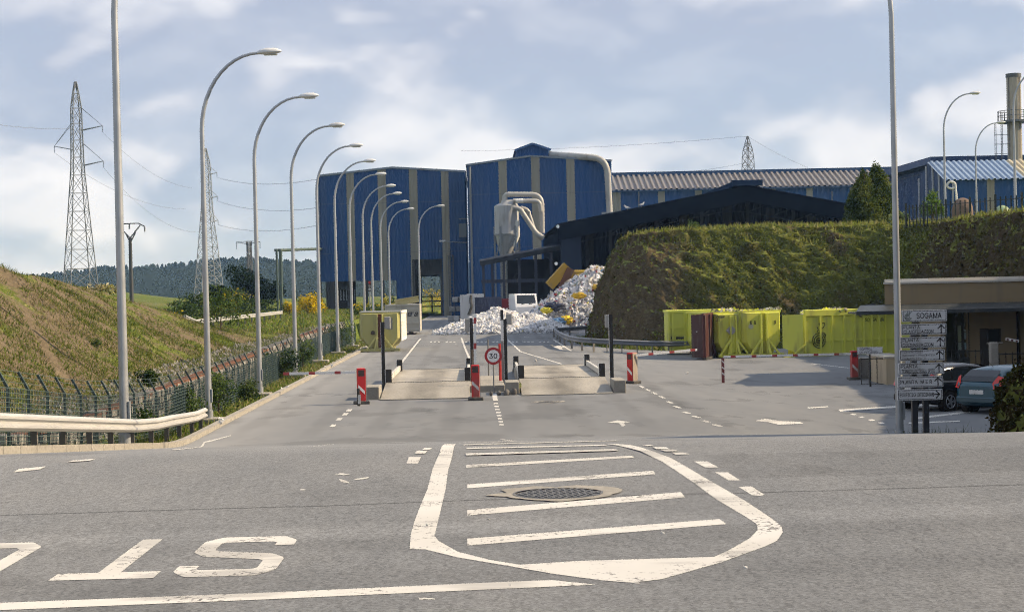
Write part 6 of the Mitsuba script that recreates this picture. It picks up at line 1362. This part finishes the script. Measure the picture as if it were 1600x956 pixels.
# gulls on the shed roof
for i, (px, py) in enumerate(((980, 328.5), (1002.5, 324))):
    q = P(px, py + 2, Ys - 1.4); q = np.array([q[0], Ys - 1.4, float(top_s(q[0])) + .12]); k = thing('gull', f'white gull standing on the shed roof edge, the {["left", "right"][i]} of the two', 'gull')
    prof_ = [(-.30, .02, .30), (-.16, .07, .30), (.0, .105, .31), (.13, .09, .35), (.20, .055, .44), (.24, .065, .50), (.30, .045, .51), (.35, .01, .49)]
    mb = MB((.75, .75, .75)); mb.tube([q + (a * (.9 if i else -.9), 0, c) for a, r, c in prof_], [r for a, r, c in prof_], 10); put(k + '__body', mb, 'matte', 50)
    for s in (-1, 1): put(k + '__wing', MB((.42, .44, .47)).tube([q + (a * (.9 if i else -.9), s * .085, c) for a, r, c in ((-.36, 0, .29), (-.1, 0, .33), (.1, 0, .34))], [.012, .05, .03], 6), 'matte'); put(k + '__leg', MB((.5, .35, .15)).bar(q + (0, s * .04, 0), q + (0, s * .04, .26), .02), 'matte')
    put(k + '__beak', MB((.6, .4, .05)).bar(q + (.33 * (.9 if i else -.9), 0, .495), q + (.42 * (.9 if i else -.9), 0, .47), .025), 'matte')
# ------------------------------------------------------------------ parked cars
def car(name, label, x, y, z, rz, col, L=4.15, H=1.47, tail=(.45, .02, .02)):
    """hatchback; local +x is its nose"""
    key = thing(name, label, 'car'); A = mat4(x, y, z, rz); col = np.array(col)
    def pc(nm, mb, mat='gloss', smooth=False, parent=None): v, f, c = mb.get(); return moved((parent or key) + '__' + nm, v, f, c, A, mat, smooth)
    xs_ = np.array([-2.06, -2.02, -1.92, -1.7, -1.3, -.8, -.2, .4, .9, 1.2, 1.55, 1.85, 2.0, 2.07]) * L / 4.13
    hw = np.array([.60, .72, .80, .85, .875, .885, .89, .89, .885, .875, .85, .80, .70, .55])
    zb = np.array([.46, .38, .30, .24, .22, .22, .22, .22, .22, .22, .24, .28, .36, .44])
    zt = np.array([.86, .95, .99, 1.0, .985, .97, .955, .945, .93, .90, .85, .76, .68, .60])
    def sec(w, b, t): return [(0, b), (w * .8, b), (w * .97, b + .06), (w, b + .5 * (t - b) - .05), (w * .985, t - .09), (w * .93, t), (w * .6, t + .012), (0, t + .02)]
    rings = []
    for X_, w, b, t in zip(xs_, hw, zb, zt):
        s = sec(w, b, t); r = [(X_, -p, q) for p, q in s] + [(X_, p, q) for p, q in s[-2:0:-1]]; rings.append(r)
    v = np.array(rings).reshape(-1, 3); n = len(rings[0])
    f = [[i * n + j, i * n + (j + 1) % n, (i + 1) * n + (j + 1) % n, (i + 1) * n + j] for i in range(len(rings) - 1) for j in range(n)]
    mb = MB(col); mb.raw(v, f); c0 = np.array(rings[0]); c1 = np.array(rings[-1])
    for c_ in (c0, c1): mb.raw(np.vstack([c_, c_.mean(0)]), [[j, (j + 1) % n, n] for j in range(n)])
    pc('body', mb, 'gloss', 35)
    gx = np.array([-1.98, -1.80, -1.45, -.9, -.2, .35, .75, 1.22]) * L / 4.13; gt = np.array([.97, 1.18, 1.40, 1.46, 1.47, 1.42, 1.28, .92]) * H / 1.47; gb = np.interp(gx, xs_, zt) - .02
    gw0 = np.interp(gx, xs_, hw) * .93; gw1 = np.array([.70, .66, .62, .61, .61, .61, .63, .74])
    rings = []
    for X_, b, t, w0, w1 in zip(gx, gb, gt, gw0, gw1):
        s = [(w0, b), (w1 + (w0 - w1) * .25, b + .8 * (t - b)), (w1 * .96, t - .03 * (t > b + .1)), (w1 * .6, t), (0, t + .012)]; rings.append([(X_, -p, q) for p, q in s] + [(X_, p, q) for p, q in s[-2::-1]])
    n = len(rings[0]); v = np.array(rings).reshape(-1, 3); f = [[i * n + j, i * n + j + 1, (i + 1) * n + j + 1, (i + 1) * n + j] for i in range(len(rings) - 1) for j in range(n - 1)]
    pc('cabin', MB(col).raw(v, f), 'gloss', 40)
    def sp_(X_, t, s, off=.008):     # a point on the cabin's side
        b, tt, w0, w1 = (np.interp(X_, gx, q) for q in (gb, gt, gw0, gw1)); return np.array([X_, s * (w0 + (w1 + (w0 - w1) * .25 - w0) * t + off), b + .8 * (tt - b) * t])
    for s in (-1, 1):
        for a0, a1, u0, u1 in ((-1.62, -1.12, -1.40, -1.08), (-1.04, -.18, -1.0, -.2), (-.1, .92, -.12, .52)):
            q0, q1 = np.linspace(a0, a1, 6), np.linspace(u0, u1, 6)
            v = np.array([sp_(X_, .10, s) for X_ in q0] + [sp_(X_, .93, s) for X_ in q1]); pc('side_window', MB().raw(v, [[j, j + 1, j + 7, j + 6] for j in range(5)]), 'dark_glass')
        pc('sill_trim', MB((.03, .03, .03)).bar((-1.15, s * .885, .27), (1.0, s * .885, .27), .03, .1), 'paint')
        for X_ in (-.35, -1.05): pc('door_handle', MB(col * .9).box((X_, s * .895, .84), (.18, .03, .035), bevel=.01))
        pc('mirror', MB(col).box((.62, s * .98, 1.0), (.12, .2, .14), bevel=.03))
        pc('headlight', MB((.55, .57, .6)).box((1.88, s * .60, .70), (.22, .34, .14), bevel=.03)); 
        m_ = MB(tail); m_.raw([[-2.06, s * .62, .80], [-1.94, s * .83, .82], [-1.80, s * .80, 1.14], [-1.86, s * .66, 1.20], [-2.03, s * .56, .98]], [[0, 1, 2], [0, 2, 3], [0, 3, 4]]); v, f, c = m_.get(); v = v * [1.012, 1.012, 1]; pc('tail_light', MB(tail).raw(v, f))
        for X_ in (-1.28, 1.28):
            pc('wheel_arch', MB((.006, .006, .006)).tube([(X_, s * .70, .33), (X_, s * .892, .33)], .385, 24), 'paint')
            q = np.linspace(0, math.tau, 25)[:-1]; mb = MB((.018, .018, .018)); pr_ = [(.20, .72), (.29, .715), (.325, .74), (.325, .88), (.29, .905), (.20, .90)]
            v = np.array([[X_ + r * math.cos(a), s * w, .325 + r * math.sin(a)] for a in q for r, w in pr_]); m_ = len(pr_)
            f = [[i * m_ + j, i * m_ + (j + 1) % m_, ((i + 1) % 24) * m_ + (j + 1) % m_, ((i + 1) % 24) * m_ + j] for i in range(24) for j in range(m_)]
            w = pc('wheel', mb.raw(v, f), 'paint', 40)
            mb = MB((.46, .47, .48)); 
            for i in range(5):
                a = i * math.tau / 5; mb.bar((X_ + .03 * math.cos(a), s * .893, .325 + .03 * math.sin(a)), (X_ + .20 * math.cos(a), s * .893, .325 + .20 * math.sin(a)), .06, .025, up=(0, 1, 0))
            mb.tube([(X_ + .2 * math.cos(a), s * .895, .325 + .2 * math.sin(a)) for a in np.linspace(0, math.tau, 25)], .016, 6, caps=False); mb.tube([(X_, s * .87, .325), (X_, s * .90, .325)], .05, 10); pc('rim', mb, 'galvanised', False, w)
            pc('brake_disc', MB((.05, .05, .05)).tube([(X_, s * .80, .325), (X_, s * .86, .325)], .19, 18), 'paint', False, w)
    q = [(-.58, .10), (.58, .10), (.50, .86), (-.50, .86)]
    def rear(u, t): return np.array([np.interp(t, [0, .45, 1], [-1.985, -1.815, -1.49]) * L / 4.13 - .012, u, np.interp(t, [0, .45, 1], [.99, 1.18, 1.40]) * H / 1.47 + .012])
    pc('rear_window', MB().raw([rear(-.60, .08), rear(.60, .08), rear(.60, .45), rear(-.60, .45), rear(.54, .9), rear(-.54, .9)], np.array([[0, 1, 2, 3], [3, 2, 4, 5]])), 'dark_glass')
    def fr(u, t): return np.array([np.interp(t, [0, .56, 1], [1.22, .75, .36]) * L / 4.13 + .012, u, np.interp(t, [0, .56, 1], [.93, 1.285, 1.42]) * H / 1.47 + .012])
    pc('windscreen', MB().raw([fr(-.64, .1), fr(.64, .1), fr(.60, .56), fr(-.60, .56), fr(.56, .95), fr(-.56, .95)], np.array([[0, 1, 2, 3], [3, 2, 4, 5]])), 'dark_glass')
    pc('number_plate', MB((.62, .63, .62)).box((-2.075, 0, .70), (.02, .5, .12)), 'paint'); mb = MB(); txt(mb, '0000', .08, (-2.087, .21, .66), (0, -1, 0), (0, 0, 1), (.03, .03, .03), .003, True, width=.42) if False else None
    pc('rear_bumper', MB(col * .8).box((-2.03, 0, .46), (.14, 1.5, .22), bevel=.05)); pc('front_bumper', MB(col * .8).box((2.02, 0, .44), (.14, 1.4, .2), bevel=.05))
    pc('roof_aerial', MB((.02, .02, .02)).bar((-1.2, 0, H - .02), (-1.5, 0, H + .18), .012), 'paint')
    return key
an = math.radians(33); c, s = math.cos(an), math.sin(an)
q = P(1484, 637, 53.3); z = -.38
wx, wy_ = -1.28, -.85
car('parked_car', 'black hatchback with alloy wheels parked behind the direction signs', q[0] - (c * wx - s * wy_), 53.3 - (s * wx + c * wy_), z, an, (.012, .012, .014))
q = P(1588, 641, 51.6)
an = math.radians(38); c, s = math.cos(an), math.sin(an)
car('parked_car', 'blue hatchback with a tall red tail light, half hidden by the dark bank', q[0] - (c * wx - s * wy_) , 51.6 - (s * wx + c * wy_), z, an, (.018, .072, .105), H=1.44, tail=(.62, .03, .02))

# ------------------------------------------------------------------ trees and shrubs
def tree(name, label, cat_, base, H, blobs, n, size, pal, seed, group=None, trunk=.12, limbs=6, jit=.3, flat=1.0, thr=.40):
    """blobs: (x, y, z, rx, ry, rz) relative to the base; leaves crowd towards each blob's skin and leave gaps"""
    rs = np.random.default_rng(seed); key = thing(name, label, cat_, group); base = np.asarray(base, float); B = np.array(blobs, float)
    vol = B[:, 3] * B[:, 4] * B[:, 5]; pick_ = rs.choice(len(B), n, p=vol ** .75 / (vol ** .75).sum())
    d = rs.normal(size=(n, 3)); d /= np.linalg.norm(d, axis=1, keepdims=True); r = rs.random(n) ** .38
    c = B[pick_, :3] + d * B[pick_, 3:] * r[:, None]
    nz_ = meshkit.fbm(c * (2.2 / max(.6, vol.mean() ** (1 / 3))) + seed, 3, seed=seed); keep = nz_ > thr; c = c[keep] + rs.normal(0, .04, (keep.sum(), 3))
    c = c[c[:, 2] > .02]; tone = meshkit.fbm(c * 1.1 + 5, 2, seed=seed + 3)
    pal = np.array(pal); col = pal[np.clip((tone * 2.4 - .7) * len(pal) + rs.normal(0, .6, len(c)), 0, len(pal) - 1).astype(int)]
    put(key + '__crown', leaf_cards(c + base, rs.uniform(*size, len(c)), col, jit, rs, flat=flat), 'leaf')
    mb = MB((.10, .075, .05)); top = B[:, :3].mean(0)
    if trunk:
        mb.tube([base + (0, 0, -.15), base + top * .5, base + top], [trunk, trunk * .75, trunk * .4], 7)
        for i in range(limbs):
            e = B[rs.integers(len(B)), :3] + rs.normal(0, .3, 3) * B[0, 3:] * .8; st = top * rs.uniform(.25, .8); mb.tube([base + st, base + (st + e) / 2 + (0, 0, .1), base + e], [trunk * .45, trunk * .3, trunk * .12], 5)
        put(key + '__trunk', mb, 'matte')
    return key
def shrub(label, px, py, Y, w, h, n, seed, pal, size=(.08, .22), zb=None, group=None, name='shrub', cat_='shrub'):
    q = P(px, py, Y); z = zb if zb is not None else q[2]; rs = np.random.default_rng(seed)
    bl = [(rs.uniform(-.35, .35) * w, rs.uniform(-.3, .3) * w, h * rs.uniform(.3, .7), w * rs.uniform(.22, .36), w * rs.uniform(.2, .34), h * rs.uniform(.25, .42)) for _ in range(7)]
    return tree(name, label, cat_, (q[0], Y, z), h, bl, n, size, pal, seed, group, trunk=.04, limbs=7)
DKG = [(.018, .035, .012), (.030, .055, .018), (.045, .075, .024), (.07, .10, .03)]
MDG = [(.04, .07, .018), (.06, .095, .025), (.085, .13, .035), (.12, .16, .05)]
GOR = [(.06, .085, .02), (.09, .11, .02), (.45, .33, .01), (.62, .46, .015), (.70, .52, .02)]
# cypresses on the terrace
for i, (px, top, w, lab) in enumerate(((1349, 268, 1.7, 'left'), (1371, 255, 2.0, 'right'))):
    q = P(px, 356, 124 + i); H = P(px, top, 124)[2] - 7.3; B = []
    for t in np.linspace(0, 1, 16): B.append((.12 * math.sin(t * 9 + i), .12 * math.cos(t * 7), H * t * .97 + .1, w * (1 - t) ** .72 * (1 if t > .08 else .9) + .10, w * (1 - t) ** .72 + .10, H * .085))
    tree('cypress', f'dense dark cypress on the terrace edge, {lab} of the pair', 'tree', (q[0], 124 + i, 7.3), H, B, 26000, (.10, .22), [(.035, .058, .015), (.06, .09, .022), (.095, .125, .028), (.13, .155, .038)], 50 + i, 'cypresses on the terrace', trunk=.14, limbs=2, thr=.26)
q = P(1456, 350, 116); tree('young_tree', 'young light green tree behind the terrace fence', 'tree', (q[0], 116, 7.3), 2.6, [(0, 0, 1.5, .62, .6, .6), (-.35, 0, 1.15, .5, .5, .5), (.45, .1, 1.3, .45, .45, .5), (.1, 0, 2.1, .35, .35, .45), (.5, 0, .9, .4, .4, .35)], 1500, (.10, .22), [(.08, .14, .02), (.12, .20, .03), (.18, .26, .05)], 61)
shrub('sprawling pale green plant beside the cypress on the terrace', 1405, 352, 116, 1.6, 1.0, 700, 62, [(.09, .14, .03), (.16, .21, .06), (.22, .26, .10)], (.1, .3), 7.3)
shrub('small bush alone on the flat top of the cut bank', 1083, 363, 117, .8, .7, 420, 63, MDG, (.07, .16), 7.4)
# shrubs along the wire fence
for lab, px, py, X_, h, w, n, sd, pal in (('dark green shrub at the fence left of the second street lamp', 302, 640, -9.15, 1.45, 1.5, 1500, 70, MDG), ('leafy shrub at the fence right of the second street lamp', 342, 640, -9.0, 1.7, 1.4, 1500, 71, MDG), ('dark shrub at the fence just left of the third street lamp', 383, 628, -9.05, 1.0, 1.2, 1000, 72, DKG),
        ('large shrub at the fence between the third and fourth lamps', 440, 605, -9.2, 1.7, 2.3, 2300, 73, DKG + MDG[2:]), ('upright green shrub at the fence just past the fourth lamp', 474, 580, -9.1, 1.75, 1.0, 1300, 74, MDG), ('grey-green shrub at the fence before the kerbside skip', 533, 552, -9.3, 2.0, 2.0, 1500, 75, MDG), ('climbing weeds on the fence near the first street lamp', 212, 690, -9.3, 1.2, .9, 700, 76, MDG)):
    Y = -X_ * 2700 / (749 - px); shrub(lab, px, py, Y, w, h, n, sd, pal, (.06, .17), float(V(Y)) - .05)
def bank_shrub(lab, px, py, Y, w, h, n, sd, pal, **k):
    q = P(px, py, Y); return shrub(lab, px, py, Y, w, h, n, sd, pal, zb=float(TZ(q[0], Y)) - .08, **k)
bank_shrub('round green bush low on the sunlit bank', 228, 583, 58, .75, .75, 600, 80, DKG, size=(.05, .14))
bank_shrub('tiny green bush on the bare middle of the sunlit bank', 151, 541, 60, .4, .4, 220, 81, MDG, size=(.05, .12))
bank_shrub('leafy bush on the end of the bank below the far guard rail', 345, 545, 93, 2.4, 2.6, 1500, 82, MDG)
bank_shrub('dry straw-coloured tuft on the bank crest', 158, 462, 83, 1.6, .6, 700, 83, [(.34, .30, .16), (.42, .38, .24), (.26, .25, .10)], size=(.06, .3), name='dry_tuft', cat_='grass tuft')
# gorse and trees of the field
def ftree(lab, px, Y, w, h, n, sd, pal, size=(.2, .5), zb=None, name='bush', cat_='bush'):
    q = P(px, 480, Y); return shrub(lab, px, 480, Y, w, h, n, sd, pal, size, float(TZ(q[0], Y)) - .1 if zb is None else zb, None, name, cat_)
ftree('bright yellow gorse beside the pipe bridge, between two lamp posts', 478, 186, 3.6, 2.9, 1700, 90, GOR[1:], (.15, .36), name='gorse_bush', cat_='gorse')
ftree('low yellow gorse just left of the larger one', 452, 190, 1.8, 1.7, 700, 91, GOR, (.13, .32), name='gorse_bush', cat_='gorse')
ftree('half green gorse below the dark trees on the left', 372, 200, 4.2, 3.2, 1400, 92, GOR[:3] + MDG[:2], (.16, .4), name='gorse_bush', cat_='gorse')
ftree('small yellow-green gorse at the far end of the left bank', 262, 112, 2.2, 1.5, 900, 93, GOR[:3] + MDG, (.10, .26), name='gorse_bush', cat_='gorse')
ftree('dark bush beside the small gorse at the end of the left bank', 243, 106, 1.7, 1.5, 800, 94, DKG, (.10, .26))
ftree('long dark hedge-like bush behind the far guard rail', 318, 172, 6.5, 2.9, 2200, 95, DKG, (.16, .4))
ftree('low green bush behind the far guard rail, right part', 405, 182, 5.0, 2.2, 1500, 96, DKG + MDG[:2], (.16, .38))
ftree('olive bush at the left end of the far guard rail', 288, 150, 3.0, 2.2, 1000, 97, MDG[:3], (.14, .34))
for lab, px, Y, w, h, sd in (('large dark round-headed tree left of the pipe bridge', 374, 262, 6.6, 7.6, 100), ('dark tree just right of the third lamp, lower than its neighbour', 413, 265, 6.0, 5.6, 101), ('dark low tree under the second pylon', 343, 270, 5.0, 4.6, 102)):
    q = P(px, 480, Y); rs = np.random.default_rng(sd); bl = [(rs.uniform(-.36, .36) * w, rs.uniform(-.3, .3) * w, h * rs.uniform(.35, .82), w * rs.uniform(.16, .27), w * .25, h * rs.uniform(.13, .22)) for _ in range(13)]
    tree('field_tree', lab, 'tree', (q[0], Y, 1.0), h, bl, 2600, (.3, .7), DKG, sd, trunk=.25)
for lab, px, Y, w, h, n, sd, pal, b in (('green bush with yellow flowers right of the kerbside skip, left one', 561, 178, 2.6, 2.6, 900, 110, MDG + GOR[2:3], 0), ('green bush with yellow flowers behind the kerbside skip', 577, 182, 3.2, 3.0, 1100, 111, MDG + GOR[2:3], 0), ('pale green bush left of the pale grey skip', 598, 172, 2.4, 2.2, 900, 112, MDG, 0), ('yellow bush beyond the pale grey skip lid', 606, 205, 2.0, 3.6, 700, 113, GOR, 0), ('yellow gorse seen through the truck door of the left hall', 678, 316, 4.2, 5.0, 900, 114, GOR[1:], -.3)):
    ftree(lab, px, Y, w, h, n, sd, pal, (.15, .38), b)
# the big signal by the left hall and the rail seen through the truck door
k = thing('traffic_signal', 'small traffic signal showing red, between lamp posts before the left hall', 'traffic signal'); q = P(577.5, 452, 186); zt = P(577.5, 440, 186)[2]
put(k + '__pole', MB(STEEL).tube([(q[0], 186, 0), (q[0], 186, zt - .6)], .06, 8), 'paint'); hd = put(k + '__head', MB(BLACK).box((q[0], 186, zt - .45), (.38, .3, 1.15), bevel=.04), 'paint')
for i, col in enumerate(((.5, .02, .02), (.25, .22, .20), (.5, .5, .5))): put(hd + '__lens', MB(col).tube([(q[0], 185.83, zt - .1 - i * .36), (q[0], 185.86, zt - .1 - i * .36)], .14, 14), 'paint')
k = thing('gate_rail', 'dark barred rail standing behind the truck door opening of the left hall', 'railing'); Y = 300.0
for z in (1.0, 1.9, 2.7): put(k + '__rail', MB(BLACK).bar((P(655, 470, Y)[0], Y, z), (P(697, 470, Y)[0], Y, z), .22), 'paint')
for px in (657, 675, 694): put(k + '__post', MB(BLACK).bar((P(px, 470, Y)[0], Y, 0), (P(px, 470, Y)[0], Y, 2.9), .25), 'paint')
# weeds and litter
rs = np.random.default_rng(77)
c = np.array([on(813 + rs.normal(0, 1.2), 612 + rs.normal(0, 1)) for _ in range(140)]) + np.c_[np.zeros(140), np.zeros(140), rs.uniform(0, .3, 140)]
k = put('weed', leaf_cards(c, .09, pick([(.12, .17, .03), (.3, .32, .06)], 140, rs), .3, rs), 'leaf'); tag(k, 'yellow-green weed at the left foot of the right weighbridge ramp', 'weed', kind='stuff')
q = P(1460, 680, 33); c = np.c_[rs.normal(q[0], .45, 500), rs.normal(33, .3, 500), rs.uniform(0, .5, 500) * rs.random(500) + float(G(q[0], 33))]
k = put('weed_tuft', blades(np.c_[rs.normal(9.0, .30, 300), rs.normal(33.5, .3, 300), np.full(300, 0.0)] , rs.uniform(.3, .95, 300), pick(DKG, 300, rs), rs, .35, .03), 'leaf'); tag(k, 'dark weed tuft at the foot of the direction sign posts', 'weed', kind='stuff')
for i in range(32):
    px, py = rs.uniform(420, 1250), rs.uniform(524, 600) if i < 24 else rs.uniform(700, 930)
    try: p = on(px, py)
    except Exception: continue
    if p[0] < -7.3 or p[1] > 140 or (p[1] > 55 and -3.8 < p[0] < 4.9 and p[1] < 80): continue
    s = rs.uniform(.012, .03) if py > 650 else rs.uniform(.05, .14)
    v, f, c = scraps(np.array([[p[0], p[1], p[2] + s * .25]]), 0, s, np.array([[.6, .6, .58]]) * rs.uniform(.6, 1.15), rs); k = put('litter', (v, f, c), 'matte'); tag(k, 'small pale scrap of litter lying on the asphalt', 'litter', 'scraps on the asphalt')
for i, (px, py) in enumerate(((375, 661), (364, 664), (368, 667), (423, 613), (430, 610), (520, 575), (517, 577))):
    p = on(px, py); p = np.array([-7.62 + .1 * (i % 3), p[1], float(prof(p[1])) + .14]); v, f, c = scraps(p[None], 0, .13, np.array([[.62, .62, .60]]), rs); k = put('litter', (v, f, c), 'matte'); tag(k, 'crumpled pale litter lying on the kerb of the entrance road', 'litter', 'litter on the left kerb')
# ------------------------------------------------------------------ the air over the valley
scene['haze_air'] = {'type': 'homogeneous', 'albedo': {'type': 'rgb', 'value': [.95, .955, .96]}, 'sigma_t': {'type': 'rgb', 'value': [.000055, .00009, .00015]}}
scene['haze'] = {'type': 'cube', 'to_world': T().translate([0, 1600, 40]).scale([2400, 1720, 62]), 'bsdf': {'type': 'null'}, 'interior': {'type': 'ref', 'id': 'haze_air'}}
tag('haze', 'thin bluish haze over the valley and hills', kind='stuff')
scene['camera']['medium'] = {'type': 'ref', 'id': 'haze_air'}
